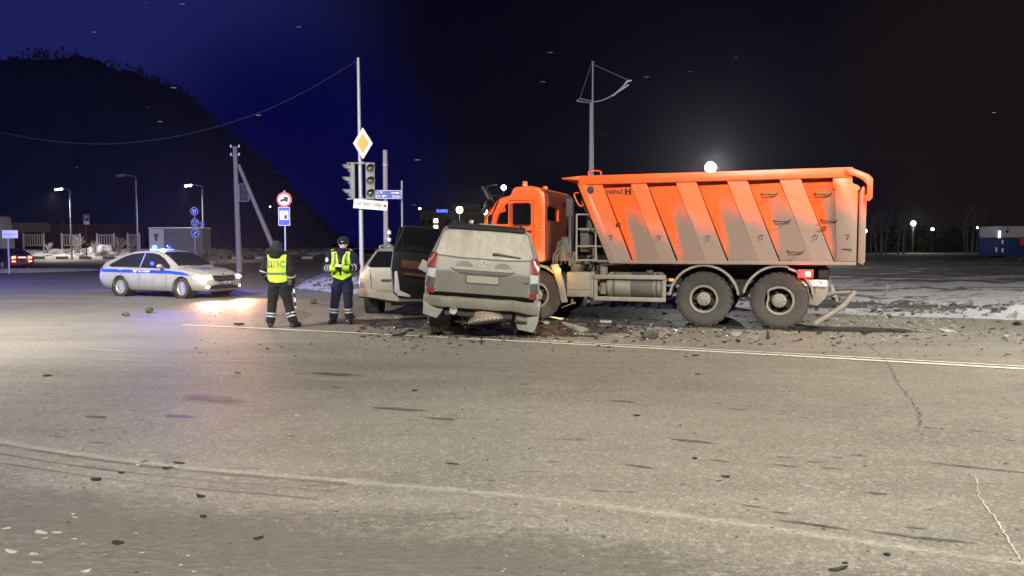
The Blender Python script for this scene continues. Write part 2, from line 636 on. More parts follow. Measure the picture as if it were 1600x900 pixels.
# decals with a soft, broken edge (worn paint, tracked dirt)
def worn(name, col, col2, lo, hi, rough=.75, nscale=9.0, stretch=(1, 1, 1), maxa=1.0, bump=0):
    """edge attribute 'cover' (0 rim .. 1 core) plus noise decides where the film is worn through"""
    t = NT(name)
    at_ = t.n('ShaderNodeAttribute', attribute_name='cover')
    v = t.coord(scale=stretch, rotz=-ROT)
    n1 = t.noise(nscale, 8, .68, v)
    n2 = t.noise(1.1, 5, .6, v)
    s = t.math('ADD', t.math('ADD', at_.outputs['Fac'], t.math('MULTIPLY', n1, .9)), t.math('MULTIPLY', n2, .8))
    a = t.mr(s, lo, hi, 0, maxa)
    t.set(t.mix(n1, col, col2), rough)
    if bump: t.bump(n1, bump, .02)
    tr = t.n('ShaderNodeBsdfTransparent'); mx = t.n('ShaderNodeMixShader')
    t.l(a, mx.inputs[0]); t.l(tr.outputs[0], mx.inputs[1]); t.l(t.b.outputs[0], mx.inputs[2])
    t.l(mx.outputs[0], t.out.inputs['Surface'])
    return t.m

def cover_mesh(name, rows, mat, kind='structure'):
    """rows of (point, cover) lists -> a sheet with the cover attribute"""
    bm = NB()
    ly = bm.verts.layers.float.new('cover')
    g = []
    for r in rows:
        q = []
        for p, c in r:
            v = bm.verts.new(p); v[ly] = c; q.append(v)
        g.append(q)
    for i in range(len(g) - 1):
        for j in range(len(g[i]) - 1):
            bm.faces.new((g[i][j], g[i + 1][j], g[i + 1][j + 1], g[i][j + 1]))
    bmesh.ops.recalc_face_normals(bm, faces=bm.faces)
    if bm.faces[:][0].normal.z < 0:
        bmesh.ops.reverse_faces(bm, faces=bm.faces)
    return tag(obj(name, bm, mat), kind=kind)

def spline(pts, n):
    pts = [Vector(p) for p in pts]
    out = []
    for i in range(len(pts) - 1):
        p0, p1, p2, p3 = pts[max(i - 1, 0)], pts[i], pts[i + 1], pts[min(i + 2, len(pts) - 1)]
        for k in range(n):
            s = k / n
            out.append(.5 * ((2 * p1) + (p2 - p0) * s + (2 * p0 - 5 * p1 + 4 * p2 - p3) * s * s + (3 * p1 - p0 - 3 * p2 + p3) * s ** 3))
    out.append(pts[-1])
    return out

def ribbon(name, pts, w, mat, z, covers=(0, 1, 1, 0), kind='structure'):
    rows = []
    for i, p in enumerate(pts):
        d = (pts[min(i + 1, len(pts) - 1)] - pts[max(i - 1, 0)]); d.z = 0; d.normalize()
        nn = Vector((-d.y, d.x, 0))
        k = len(covers)
        rows.append([(Vector((p.x, p.y, z)) + nn * w * (j / (k - 1) - .5), covers[j]) for j in range(k)])
    return cover_mesh(name, rows, mat, kind)

edge = spline([gp(-260, 640), gp(0, 692), gp(250, 728), gp(520, 752), (gp(800, 776)), gp(1050, 806), gp(1300, 842), gp(1600, 884), gp(1900, 925)], 10)
line_far = spline([gp(285, 508), gp(420, 514), gp(700, 528), gp(950, 541), gp(1300, 560), gp(1600, 577), gp(2000, 600)], 12)
ribbon('road_line', line_far, .115, worn('worn_white_line', (.46, .43, .37), (.58, .55, .48), .95, 1.45, nscale=7), .008, (.65, 1, 1, .65))
# second, fainter line beside it
ribbon('road_line', [p + Vector((RN.x, RN.y, 0)) * .24 for p in line_far[30:]], .10, worn('ghost_line', (.40, .37, .33), (.55, .52, .46), 1.15, 1.6, nscale=6), .008, (.3, .9, .9, .3))
ribbon('road_line', edge, .30, worn('worn_edge_line', (.34, .33, .28), (.46, .45, .38), 1.24, 1.95, nscale=30, maxa=.60), .008, (.0, .5, .8, .5, .0))
# brown tracked dirt on the near side of the edge line, thickening towards the camera
rows = []
for p in edge:
    nn = Vector((-RN.x, -RN.y, 0))
    rows.append([(Vector((p.x, p.y, .004)) + nn * s, c) for s, c in ((-.15, -.7), (.25, -.25), (.8, .10), (1.4, .40), (2.2, .7), (3.4, .9), (9, 1.0))])
cover_mesh('dirt_shoulder', rows, worn('tracked_dirt', (.078, .071, .060), (.145, .134, .113), .62, 1.40, .9, 11, (.8, 1.6, 1), .9, 1.6))
# dark tyre tracks along the line at the left
for off, w in ((-.05, .10), (-.22, .06), (-.38, .05)):
    ribbon('tyre_track', [p + Vector((RN.x, RN.y, 0)) * off + Vector((0, 0, 0)) for p in edge[:32]], w, worn('tyre_track_film', (.07, .068, .068), (.11, .105, .10), 1.30, 1.85, .8, 3, (.5, 3, 1), .55), .011, (.2, .9, .2))
rnd = random.Random(3)
# dark wet patches and old oil on the asphalt
def blob(bm, ly, c, rx, ry, ang, n=14, rg=rnd, z=.006):
    ce = bm.verts.new((c.x, c.y, z)); ce[ly] = 1.0
    ring, mid = [], []
    for k in range(n):
        t = 2 * PI * k / n
        for lst, s, cv in ((mid, .6, .75), (ring, 1.0, 0.0)):
            s2 = s * (1 + rg.uniform(-.25, .25))
            x, y = rx * s2 * math.cos(t), ry * s2 * math.sin(t)
            v = bm.verts.new((c.x + x * math.cos(ang) - y * math.sin(ang), c.y + x * math.sin(ang) + y * math.cos(ang), z)); v[ly] = cv
            lst.append(v)
    for k in range(n):
        j = (k + 1) % n
        bm.faces.new((ce, mid[k], mid[j])); bm.faces.new((mid[k], ring[k], ring[j], mid[j]))

bm = NB(); ly = bm.verts.layers.float.new('cover')
for px, py, w, h in ((335, 624, .55, .20), (280, 651, .22, .08), (520, 585, .5, .15), (1000, 730, .16, .03), (1230, 729, .14, .02), (1300, 733, .12, .02), (1490, 728, .2, .03),
                     (1547, 734, .3, .03), (1367, 772, .12, .03), (1257, 819, .2, .025), (1297, 825, .14, .02), (1410, 838, .22, .025), (1478, 845, .2, .02), (975, 628, .2, .05),
                     (1080, 690, .25, .05), (620, 640, .4, .08), (690, 655, .2, .05), (150, 652, .2, .05), (1150, 640, .15, .03)):
    c = gp(px, py); blob(bm, ly, c, w, h, ROT + rnd.uniform(-.1, .1))
for k in range(90):
    px, py = rnd.uniform(30, 1600), 545 + 330 * rnd.random() ** 1.3
    if py > 690 + (px / 1600) * 180: continue
    c = gp(px, py); s = rnd.uniform(.03, .12)
    blob(bm, ly, c, s, s * rnd.uniform(.12, .3), ROT + rnd.uniform(-.2, .2), 8)
tag(obj('road_stains', bm, worn('oil_film', (.055, .052, .046), (.085, .08, .07), 1.05, 1.85, .5, 16, (1, 2, 1), .65)), kind='structure')
# pale salt blotches
bm = NB(); ly = bm.verts.layers.float.new('cover')
for px, py, w, h in ((170, 548, .7, .15), (190, 563, .5, .12), (370, 565, .9, .10), (280, 548, .4, .1), (500, 592, .6, .1), (615, 642, .35, .10), (1230, 581, .3, .1),
                     (1320, 593, .2, .05), (760, 640, .3, .08)):
    blob(bm, ly, gp(px, py), w, h, ROT, 14)
tag(obj('salt_patches', bm, worn('salt_film', (.30, .29, .27), (.38, .37, .35), 1.3, 2.0, .7, 12, (1, 2, 1), .5)), kind='structure')
# cracks
def crack(pts, w, mat, z=.009):
    q = spline([gp(*p) for p in pts], 14)
    q = [p + Vector((rnd.uniform(-1, 1), rnd.uniform(-1, 1), 0)) * w * .45 for p in q]
    ribbon('road_crack', q, w, mat, z, (.4, 1.2, .4))
cm = worn('crack_dark', (.06, .055, .047), (.09, .083, .07), 1.45, 2.1, .9, 9, maxa=.5)
cl = worn('crack_salt', (.36, .35, .32), (.42, .40, .37), 1.55, 2.0, .9, 9, maxa=.8)
crack([(1352, 535), (1380, 560), (1396, 585), (1412, 610), (1432, 640), (1440, 668)], .05, cm)
crack([(1440, 668), (1475, 672)], .06, cm)
crack([(1525, 745), (1532, 780), (1560, 820), (1582, 858), (1600, 885)], .022, cl)
crack([(230, 712), (280, 700), (340, 675), (400, 655), (520, 620), (640, 570), (700, 548)], .012, cm)
crack([(215, 722), (245, 712), (285, 702)], .03, cl)

# spilled oil and coolant round the wreck
bm = NB(); ly = bm.verts.layers.float.new('cover')
for X, Y, rx, ry in ((-.2, 14.6, 1.9, 1.0), (.9, 15.2, 1.8, .8), (1.4, 14.6, 1.0, .35), (2.6, 16.4, 2.6, .9), (.2, 17.0, 2.5, 1.3), (4.6, 15.6, 2.2, .8), (5.8, 15.0, 1.2, .55), (6.5, 14.9, 1.6, .5), (-2.6, 16.2, 1.6, .8), (3.5, 17.4, 3.5, 1.0), (.8, 13.9, .9, .22)):
    blob(bm, ly, Vector((X, Y, 0)), rx, ry, ROT, 24, z=.010 + .002 * (X > 1) + .001 * (Y > 15.5) + .0006 * X)
tag(obj('spilled_fluid', bm, worn('dark_spill', (.012, .011, .010), (.034, .030, .027), .85, 1.55, .62, 3.5, (1, 1.6, 1), .95), label='dark oily fluid spilled over the road under the wrecked vehicles'), kind='stuff')

# ------------------------------------------------------------------ snow field beyond the main road, with a ploughed berm
BOUND = [Vector(p) for p in ((90, -14), (30, 9.7), (11.2, 16.6), (3, 20.2), (-2, 22.6), (-6.0, 26.3), (-8.6, 30), (-10.5, 38), (-14, 60), (-22, 96), (-24, 140))]
def bdist(x, y):
    """signed distance beyond the road edge (positive in the field)"""
    p = Vector((x, y)); best = 1e9; sgn = 1; s_at = 0; acc = 0
    for i in range(len(BOUND) - 1):
        a, b = BOUND[i], BOUND[i + 1]
        d = b - a; L = d.length
        t = max(0, min(1, (p - a).dot(d) / (L * L)))
        q = a + d * t
        e = (p - q).length
        if e < best:
            best = e
            sgn = 1 if (d.x * (p.y - a.y) - d.y * (p.x - a.x)) < 0 else -1
    return best * sgn

def sstep(a, b, x):
    t = max(0, min(1, (x - a) / (b - a))); return t * t * (3 - 2 * t)

def field_h(x, y):
    d = bdist(x, y)
    if d < -.6: return -.25
    n1 = noise.fractal(Vector((x * .35, y * .35, 3.1)), .7, 2.1, 4)
    n2 = noise.fractal(Vector((x * 1.7, y * 1.7, 8.3)), .8, 2.2, 4)
    left = sstep(4, -3, x)                                    # higher berm at the left of the wreck
    berm = (.26 + .30 * left) * math.exp(-((d - 1.9 - .4 * n1) / (.75 + .5 * left)) ** 2)
    flat = (.02 + (.10 + .28 * left) * sstep(1.5, 4, d) + .55 * sstep(20, 95, d)) * sstep(-.1, .8, d)
    h = flat + berm * (.75 + .55 * n1) + n2 * .085 * sstep(.2, 1.6, d) * (1.0 if d < 9 else .6) + n1 * .09 * sstep(1, 4, d)
    if d < .3: h = min(h, -.02 + .1 * max(0, d) + .03 * n2)
    return h - .06 * sstep(.1, -.6, d)

def axis_pts(segs):
    out = []
    for a, b, st in segs:
        x = a
        while x < b - 1e-6:
            out.append(x); x += st
    out.append(segs[-1][1]); return out
xs = axis_pts([(-26, -13, 1.0), (-13, 17, .26), (17, 40, 1.0), (40, 130, 5)])
ys = axis_pts([(-12, 13, 2.5), (13, 30, .26), (30, 50, .8), (50, 128, 3)])
bm = NB()
bly = bm.verts.layers.float.new('berm')
grid = [[bm.verts.new((x, y, field_h(x, y))) for y in ys] for x in xs]
for r in grid:
    for v in r:
        if v.co.y < 34: v[bly] = math.exp(-((bdist(v.co.x, v.co.y) - 2.3) / .75) ** 2)
for i in range(len(xs) - 1):
    for j in range(len(ys) - 1):
        q = (grid[i][j], grid[i + 1][j], grid[i + 1][j + 1], grid[i][j + 1])
        if max(v.co.z for v in q) > -.2: bm.faces.new(q)
for v in [v for v in bm.verts if not v.link_faces]: bm.verts.remove(v)
def field_mat():
    t = NT('snowy_dirt_field')
    v = t.coord()
    z = t.sep(v)[2]
    y = t.sep(v)[1]
    n1 = t.noise(1.0, 8, .62, t.coord(scale=(.22, .75, 1), rotz=-.1), .4)
    n2 = t.noise(7, 8, .7, v)
    n3 = t.noise(.25, 3, .5, v)
    dirt = t.mix(n2, (.022, .021, .022), (.075, .071, .068))
    snow = t.mix(n2, (.26, .262, .29), (.42, .425, .46))
    s = t.math('ADD', t.math('ADD', n1, t.math('MULTIPLY', t.math('SUBTRACT', n2, .5), .30)), t.math('MULTIPLY', t.math('SUBTRACT', n3, .5), .35))
    band = t.mr(y, 28, 44, .43, .60)                          # the snow thins out on the far field
    far = t.mr(y, 90, 103, 0, .34)
    thr = t.math('SUBTRACT', band, far)
    at_ = t.n('ShaderNodeAttribute', attribute_name='berm')
    thr = t.math('ADD', thr, t.math('MULTIPLY', at_.outputs['Fac'], .17))
    f = t.mr(t.math('SUBTRACT', s, thr), -.03, .05)
    t.set(t.mix(f, dirt, snow), .85)
    t.bump(n2, .7, .08)
    return t.m
tag(obj('snow_field', bm, field_mat(), smooth=60), kind='structure')

# snowy embankment and kerb on the far left
def bank_h(x, y):
    n1 = noise.fractal(Vector((x * .12, y * .12, 5)), .8, 2.1, 4)
    n2 = noise.fractal(Vector((x * .5, y * .5, 1)), .8, 2.1, 3)
    return .12 + 1.15 * sstep(103, 109, y + 1.2 * n1) + .25 * n2 * sstep(102.5, 106, y) + .25 * n1 * sstep(104, 108, y)
bm = NB()
xs = axis_pts([(-150, -80, 3), (-80, -22, .8)]); ys = axis_pts([(102.4, 112, .6), (112, 150, 4)])
grid = [[bm.verts.new((x, y, bank_h(x, y))) for y in ys] for x in xs]
for i in range(len(xs) - 1):
    for j in range(len(ys) - 1):
        bm.faces.new((grid[i][j], grid[i + 1][j], grid[i + 1][j + 1], grid[i][j + 1]))
def snow_mat(name, a=(.48, .48, .50), b=(.72, .72, .74), d=(.10, .09, .085), lo=.40, hi=.58):
    t = NT(name)
    n = t.noise(.9, 8, .65); n2 = t.noise(9, 6, .7)
    t.set(t.mix(t.mr(n, lo, hi), d, t.mix(n2, a, b)), .8); t.bump(n2, .6, .06)
    return t.m
M['snow'] = snow_mat('dirty_snow')
tag(obj('embankment', bm, M['snow'], smooth=60), kind='structure')
kt = NT('painted_kerb')
w = kt.math('FRACT', kt.math('DIVIDE', kt.sep(kt.coord())[0], 3.1))
kt.set(kt.mix(kt.math('LESS_THAN', w, .47), (.055, .05, .05), kt.mix(kt.noise(1.2, 6), (.45, .43, .42), (.75, .73, .72))), .8)
bm = NB(); box(bm, -150, -22, 102.0, 102.4, -.04, .36, .03)
tag(obj('kerb', bm, kt.m), kind='structure')
# snow lying on the traffic island at the left
bm = NB()
c0 = gp(18, 425)
rings = []
for k in range(5):
    rr_ = (1.0, .85, .6, .3, 0.02)[k]
    rings.append([bm.verts.new((c0.x - 1.5 + rr_ * 5.6 * math.cos(2 * PI * j / 40) * (1 + .12 * noise.noise(Vector((j * .5, k, 2)))),
                                c0.y + 2 + rr_ * 5.5 * math.sin(2 * PI * j / 40) * (1 + .15 * noise.noise(Vector((j * .6, k, 7)))),
                                .02 + .10 * (1 - rr_) ** .6 + .03 * noise.noise(Vector((j * .7, k * 2, 1))) * (1 - rr_))) for j in range(40)])
for k in range(4):
    for j in range(40):
        bm.faces.new((rings[k][j], rings[k][(j + 1) % 40], rings[k + 1][(j + 1) % 40], rings[k + 1][j]))
tag(obj('snow_patch', bm, snow_mat('island_snow', (.6, .6, .66), (.8, .8, .85), (.2, .2, .22), .30, .45), smooth=60), kind='structure')

# wooded hill at the left, a dark mass against the blue night; blue haze is put into its colour
prof = [(-420, 60), (-200, 75), (0, 92), (90, 84), (200, 106), (285, 142), (350, 196), (420, 258), (478, 330), (520, 384)]
bm = NB()
rows = []
HY = 190
pp = spline([(p[0], p[1], 0) for p in prof], 14)
for dpt, sc_ in ((-16, .02), (-12, .55), (-6, .86), (0, 1.0), (14, .9), (40, .4), (60, .0)):
    r = []
    for i, p in enumerate(pp):
        q = at(p.x, p.y, HY)
        n = noise.fractal(Vector((q.x * .12, dpt * .2, 4)), .6, 2.3, 5)
        n2 = noise.noise(Vector((q.x * .5, dpt * .4, 9)))
        r.append(bm.verts.new((q.x, HY + dpt, max(-.1, q.z * sc_ * .985 + 1.2 * n * (sc_ > .1)))))
    rows.append(r)
for i in range(len(rows) - 1):
    for j in range(len(rows[0]) - 1):
        bm.faces.new((rows[i][j], rows[i][j + 1], rows[i + 1][j + 1], rows[i + 1][j]))
bmesh.ops.recalc_face_normals(bm, faces=bm.faces)
bmesh.ops.subdivide_edges(bm, edges=bm.edges[:], cuts=2, use_grid_fill=True)
for v in bm.verts:
    n = noise.fractal(v.co * .35, .7, 2.2, 4)
    v.co += Vector((0, -.3 * n, .3 * n))
    if v.co.z < 0: v.co.z = -.1
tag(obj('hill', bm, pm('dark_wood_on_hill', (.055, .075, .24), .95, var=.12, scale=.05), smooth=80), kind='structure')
rg = random.Random(5); bm = NB()
for k in range(4200):
    u = rg.random() ** .8 * (len(pp) - 1); i = int(u)
    p = pp[i].lerp(pp[min(i + 1, len(pp) - 1)], u - i)
    q = at(p.x, p.y, HY); z = q.z * rg.uniform(.45, 1.0)
    hgt = rg.uniform(1.5, 3.4); yy = HY - 12 * (1 - (z / max(.1, q.z)) ** 2) - rg.uniform(0, 3)
    for j in range(7):
        a = rg.uniform(0, 6.28); r = rg.uniform(0, 1.2) * (1 - j / 9)
        c = Vector((q.x + r * math.cos(a), yy + r * .5 * math.sin(a), z + hgt * (j / 7 - .35)))
        s_ = rg.uniform(.25, .65)
        bm.faces.new([bm.verts.new(c + Vector((rg.uniform(-1, 1), rg.uniform(-.5, .5), rg.uniform(-1, 1.3))) * s_) for _ in range(3)])
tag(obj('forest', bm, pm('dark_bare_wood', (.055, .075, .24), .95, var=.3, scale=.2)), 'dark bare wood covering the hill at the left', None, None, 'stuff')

# ================================================================== wheels
def wheel_part(name, parent, loc, meshes, rotz=0.0, roty=0.0):
    """an Empty part that carries tyre and rim; meshes: (sub-part name, mesh)"""
    w = bpy.data.objects.new(name, None)
    COL.objects.link(w); w.parent = parent; w.location = loc; w.rotation_euler = (0, roty, rotz); w.empty_display_size = .2
    for n, me in meshes:
        share(n, me, w)
    return w

WM = Matrix.Rotation(-PI / 2, 4, 'X')            # lathe axis z -> +y (outward is +y)
def mesh_of(name, bm, mats, smooth=40):
    o = obj(name, bm, mats, None, smooth)
    me = o.data
    bpy.data.objects.remove(o)
    return me

def tyre_bm(R_, rin, w, lugs=0, n=48, bulge=.02):
    bm = NB()
    h = w / 2
    prof = [(rin, -h * .8), (rin + .01, -h * .92), ((rin + R_) / 2, -h - bulge * .5), (R_ - .06, -h * .98), (R_ - .015, -h * .86), (R_, -h * .70)]
    for gy in (-.36, 0, .36):
        prof += [(R_, h * (gy - .08)), (R_ - .012, h * (gy - .05)), (R_ - .012, h * (gy + .05)), (R_, h * (gy + .08))]
    prof += [(R_, h * .70), (R_ - .015, h * .86), (R_ - .06, h * .98), ((rin + R_) / 2, h + bulge * .5), (rin + .01, h * .92), (rin, h * .8)]
    lathe(bm, prof, WM, n)
    if lugs:
        for k in range(lugs):
            a = 2 * PI * k / lugs
            for sy in (-1, 1):
                Mx = Matrix.Rotation(a, 4, 'Y') @ Matrix.Translation((0, sy * h * .74, R_ - .004)) @ Matrix.Rotation(.3 * sy, 4, 'Z')
                boxm(bm, (2 * PI * R_ / lugs * .55, h * .42, .022), Mx, .004)
    return bm

def spoke_rim_bm(rr, w, spokes, depth=.03, hub=.07, twist=0.0, sw=.035):
    """alloy rim: barrel, lip, spokes, hub"""
    bm = NB()
    h = w / 2
    lathe(bm, [(rr - .03, -h * .8), (rr, -h * .8), (rr + .004, h * .80), (rr - .015, h * .84), (rr - .03, h * .70), (rr - .035, h * .1), (rr - .05, -h * .5)], WM, 40)
    lathe(bm, [(0, h * .74), (hub * .5, h * .76), (hub, h * .66), (hub * 1.05, h * .3)], WM, 20)
    for k in range(spokes):
        a = 2 * PI * k / spokes
        Mx = Matrix.Rotation(a, 4, 'Y')
        t = NB()
        pr = [(-sw * .5, hub * .7), (sw * .5, hub * .7), (sw * .62, rr - .02), (-sw * .62, rr - .02)]
        prism(t, pr, axes((0, h * .50, 0), (1, 0, 0), (0, 0, 1)), -.022, .016, bev=.006)
        t.transform(Mx); merge(bm, t)
    return bm

def rim_back_bm(rr, w):
    bm = NB(); h = w / 2
    lathe(bm, [(0, -h * .2), (rr - .03, -h * .2)], WM, 32)
    lathe(bm, [(.05, -h * .1), (rr * .62, -h * .1), (rr * .62, -h * .02), (.05, -h * .02)], WM, 32)
    return bm

# ================================================================== dump truck
TR = thing('dump_truck', 'orange three axle dump truck with dust on its tipper body, crushed into the grey off-roader', 'dump truck', (4.285, 16.625, 0), math.atan2(.34, -.94))

def tipper_paint():
    t = NT('orange_tipper_paint')
    v = t.coord()
    s = t.sep(v)
    X = t.math('ADD', s[0], t.math('MULTIPLY', t.math('SUBTRACT', 2.87, s[2]), .401))
    q = t.math('DIVIDE', t.math('SUBTRACT', 2.10, X), .974)
    f = t.math('FRACT', t.math('ADD', q, 10.0))
    n1 = t.noise(2.3, 6, .62, v); n2 = t.noise(9, 6, .6, v)
    nst = t.noise(1.0, 5, .6, t.coord(scale=(7, 7, .8)))
    zb = t.ramp(f, [(0, .05), (.06, .12), (.17, .38), (.26, .86), (.45, .92), (.62, .78), (.66, .70), (.95, .55), (.99, .50), (1, .05)])
    zz = t.math('ADD', 1.36, t.math('MULTIPLY', t.sep(zb)[0], .98))
    zz = t.math('ADD', zz, t.math('MULTIPLY', t.math('SUBTRACT', q, 1.6), .08))
    wob = t.math('ADD', t.math('MULTIPLY', t.math('SUBTRACT', n1, .5), .5), t.math('MULTIPLY', t.math('SUBTRACT', nst, .5), .35))
    dz = t.math('ADD', t.math('SUBTRACT', s[2], zz), wob)
    d = t.mr(dz, -.30, .42, .95, .03)
    d = t.math('MULTIPLY', d, t.mr(n2, .30, .62, .90, 1.0))
    drip = t.noise(1.0, 6, .7, t.coord(scale=(16, 16, .8)))
    d = t.math('MAXIMUM', d, t.math('MULTIPLY', t.mr(drip, .52, .70, 0, .55), t.mr(s[2], 1.5, 2.75, .9, .10)))
    spots = t.noise(5.0, 8, .75, v)
    d = t.math('MAXIMUM', d, t.mr(spots, .60, .72, 0, .5))
    low = t.mr(t.math('ADD', s[2], t.math('MULTIPLY', n2, .05)), 1.28, 1.36, .9, 0)
    d = t.math('MAXIMUM', d, low)
    paint = t.mix(n1, (.66, .080, .009), (.74, .105, .013))
    dust = t.mix(n2, (.105, .103, .090), (.160, .155, .136))
    pc = t.mix(d, paint, dust)
    rust = t.noise(11, 8, .8, v)
    pc = t.mix(t.mr(rust, .66, .70, 0, .7), pc, (.055, .022, .012))
    t.set(pc, t.mix(d, (.38,) * 3, (.85,) * 3))
    t.bump(t.noise(1.8, 3, .5, v), .25, .05)
    return t.m
M['tip'] = tipper_paint()
M['orange'] = pm('orange_cab_paint', (.70, .092, .010), .40, var=.06, scale=2, dirt=(1.15, 1.75, .55))
M['orangedark'] = pm('shaded_orange_paint', (.20, .035, .014), .8, var=.3, scale=3, dirt=(1.1, 3.0, .55), dcol=(.035, .028, .024))  # darker copy of the cab paint: shade on the rear wall put into its colour

# ---- chassis
bm = NB()
for y in (-.42, .42):
    box(bm, -2.25, 4.5, y - .04, y + .04, .80, 1.08)
for x in (-2.2, -.72, 1.2, 2.6, 4.2): box(bm, x - .06, x + .06, -.38, .38, .84, 1.04)
for x in (-1.44, 0):
    tube(bm, [(x, -1.0, .55), (x, -.3, .56), (x, .3, .56), (x, 1.0, .55)], [.09, .12, .12, .09], 12)
    ball(bm, (x, 0, .56), (.24, .22, .24))
for y in (-.62, .62):
    tube(bm, [(-1.75, y, .60), (-1.2, y, .70), (-.72, y, .78), (-.2, y, .70), (.3, y, .60)], [(.05, .08)] * 5, 8)
    ball(bm, (-.72, y, .72), (.16, .12, .16))
tube(bm, [(3.6, -1.0, .55), (3.6, 1.0, .55)], .07, 10)
tube(bm, [(.3, 0, .62), (2.9, 0, .82)], .06, 10)
box(bm, 2.7, 4.4, -.36, .36, .62, 1.3, .05)
obj('chassis', bm, M['dark'], TR, 40)
bm = NB()                                              # sub-frame and hoist under the tipper body
for y in (-.45, .45): box(bm, -2.3, 2.2, y - .05, y + .05, 1.10, 1.20)
box(bm, -2.35, -2.15, -1.0, 1.0, .98, 1.2, .02)
box(bm, -2.3, 1.7, -.95, .95, 1.205, 1.245)
obj('subframe', bm, M['dark'], TR)

# ---- tipper body
P_TOP = [2.10, 1.176, .174, -.805, -1.788]
ZT, ZB_, ZR = 2.915, 1.28, 3.10
SL = .401
def xs_at(x_top, z): return x_top - (2.87 - z) * SL
bm = NB()
YO, YI = 1.25, 1.155
def quad(bm, a, b, c, d):
    return bm.faces.new([bm.verts.new(p) for p in (a, b, c, d)])
def side_skin(bm, sgn):
    def P(x, y, z): return Vector((x, y * sgn, z))
    # from the front slanted edge back to the rear post: rib / panel / rib ...
    fx_t, fx_b = 2.59, 1.93
    prev_t, prev_b = 2.515, 1.87
    edges = []
    for i, xt in enumerate(P_TOP):
        xb = xs_at(xt, ZB_)
        quad(bm, P(prev_t, YO, ZT), P(xt, YO, ZT), P(xb, YO, ZB_), P(prev_b, YO, ZB_))          # flush rib
        quad(bm, P(xt, YO, ZT), P(xt, YO - .03, ZT), P(xb, YO - .03, ZB_), P(xb, YO, ZB_))      # rolled edge of the rib
        pe_t = xt - .60 if i < 4 else -2.42
        pe_b = max(xs_at(pe_t, ZB_), -2.50) if i < 4 else -2.46
        # sloping panel; its upper edge stops short of the rail and leaves an open slot, so does its front edge; slots added for dark shade lines
        zs_ = ZT - .075
        quad(bm, P(xs_at(xt, zs_) - .026, YI, zs_), P(xs_at(pe_t, zs_) if i < 4 else pe_t, YO - .012, zs_), P(pe_b, YO, ZB_), P(xb - .026, YI, ZB_))
        bm.faces.new([bm.verts.new(p) for p in (P(xs_at(pe_t, zs_) if i < 4 else pe_t, YO - .012, zs_), P(pe_t, YO, ZT), P(pe_b, YO, ZB_))])
        prev_t, prev_b = pe_t, pe_b
    quad(bm, P(prev_t, YO, ZT), P(-2.70, YO, ZT), P(-2.78, YO, ZB_), P(prev_b, YO, ZB_))
    # inner skin
    quad(bm, P(2.55, 1.06, ZR - .05), P(-2.70, 1.06, ZR - .05), P(-2.74, .95, 1.36), P(1.85, .95, 1.36))
    quad(bm, P(-2.70, YO, ZT), P(-2.70, 1.06, ZT), P(-2.78, .95, ZB_), P(-2.78, YO, ZB_))
side_skin(bm, 1); side_skin(bm, -1)
box(bm, -2.78, 1.92, -1.0, 1.0, 1.26, 1.36)
t_ = NB(); prism(t_, [(1.82, 1.27), (1.92, 1.27), (2.60, ZT + .1), (2.50, ZT + .1)], axes((0, 0, 0), (1, 0, 0), (0, 0, 1)), -1.246, 1.246); merge(bm, t_)
bmesh.ops.remove_doubles(bm, verts=bm.verts, dist=1e-4)
body = obj('tipper_body', bm, M['tip'], TR, 25)
bm = NB()
for s_ in (1, -1):
    prism(bm, [(2.60, ZT - .003), (-2.70, ZT - .003), (-2.70, ZR), (2.60, ZR + .0)], axes((0, 0, 0), (1, 0, 0), (0, 0, 1)), -s_ * 1.285, -s_ * 1.10, bev=.006)
prism(bm, [(2.49, ZT - .02), (2.66, ZT - .02), (2.66, ZR - .004), (2.49, ZR - .004)], axes((0, 0, 0), (1, 0, 0), (0, 0, 1)), -1.08, 1.08, bev=.01)
obj('top_rail', bm, M['tip'], TR, 25)
bm = NB(); prism(bm, [(2.60, ZR - .09), (2.98, ZR - .055), (2.98, ZR - .03), (2.60, ZR - .002)], axes((0, 0, 0), (1, 0, 0), (0, 0, 1)), -1.26, 1.26, bev=.008)
obj('cab_guard', bm, M['tip'], TR, 40)
bm = NB()                                              # front slanted post, bottom rail, rear corner post
prism(bm, [(2.62, ZT), (2.44, ZT), (1.72, 1.262), (1.93, 1.262)], axes((0, 0, 0), (1, 0, 0), (0, 0, 1)), -1.275, -1.252, bev=.006)
prism(bm, [(1.72, 1.255), (-2.80, 1.255), (-2.80, 1.325), (1.72, 1.325)], axes((0, 0, 0), (1, 0, 0), (0, 0, 1)), -1.275, -1.20, bev=.008)
prism(bm, [(-2.36, 2.70), (-2.36, ZT - .012), (-2.66, ZT - .01), (-2.80, 2.62), (-2.80, 1.33), (-2.46, 1.33), (-2.40, 2.70)], axes((0, 0, 0), (1, 0, 0), (0, 0, 1)), -1.28, -1.252, bev=.006)
prism(bm, [(2.28, 1.33), (1.74, 1.33), (1.70, 1.28), (2.22, 1.28)], axes((0, 0, 0), (1, 0, 0), (0, 0, 1)), -1.15, -.6, bev=.006)
obj('body_frame', bm, M['tip'], TR, 30)
bm = NB()
prism(bm, [(-2.83, 1.30), (-2.83, 2.62), (-2.89, 2.75), (-2.93, 2.72), (-2.93, 1.26)], axes((0, 0, 0), (1, 0, 0), (0, 0, 1)), -1.24, 1.24, bev=.01)
for k in (-.9, -.3, .3, .9): box(bm, -2.98, -2.93, k - .05, k + .05, 1.3, 2.6, .01)
tg = obj('tailgate', bm, M['tip'], TR, 30)
bm = NB()
arm_ = [(-2.58, 3.07), (-2.72, 3.07), (-2.98, 2.95), (-3.05, 2.87), (-3.05, 2.52), (-3.00, 2.46), (-2.95, 2.46), (-2.95, 2.76), (-2.88, 2.85), (-2.74, 2.93), (-2.60, 2.96)]
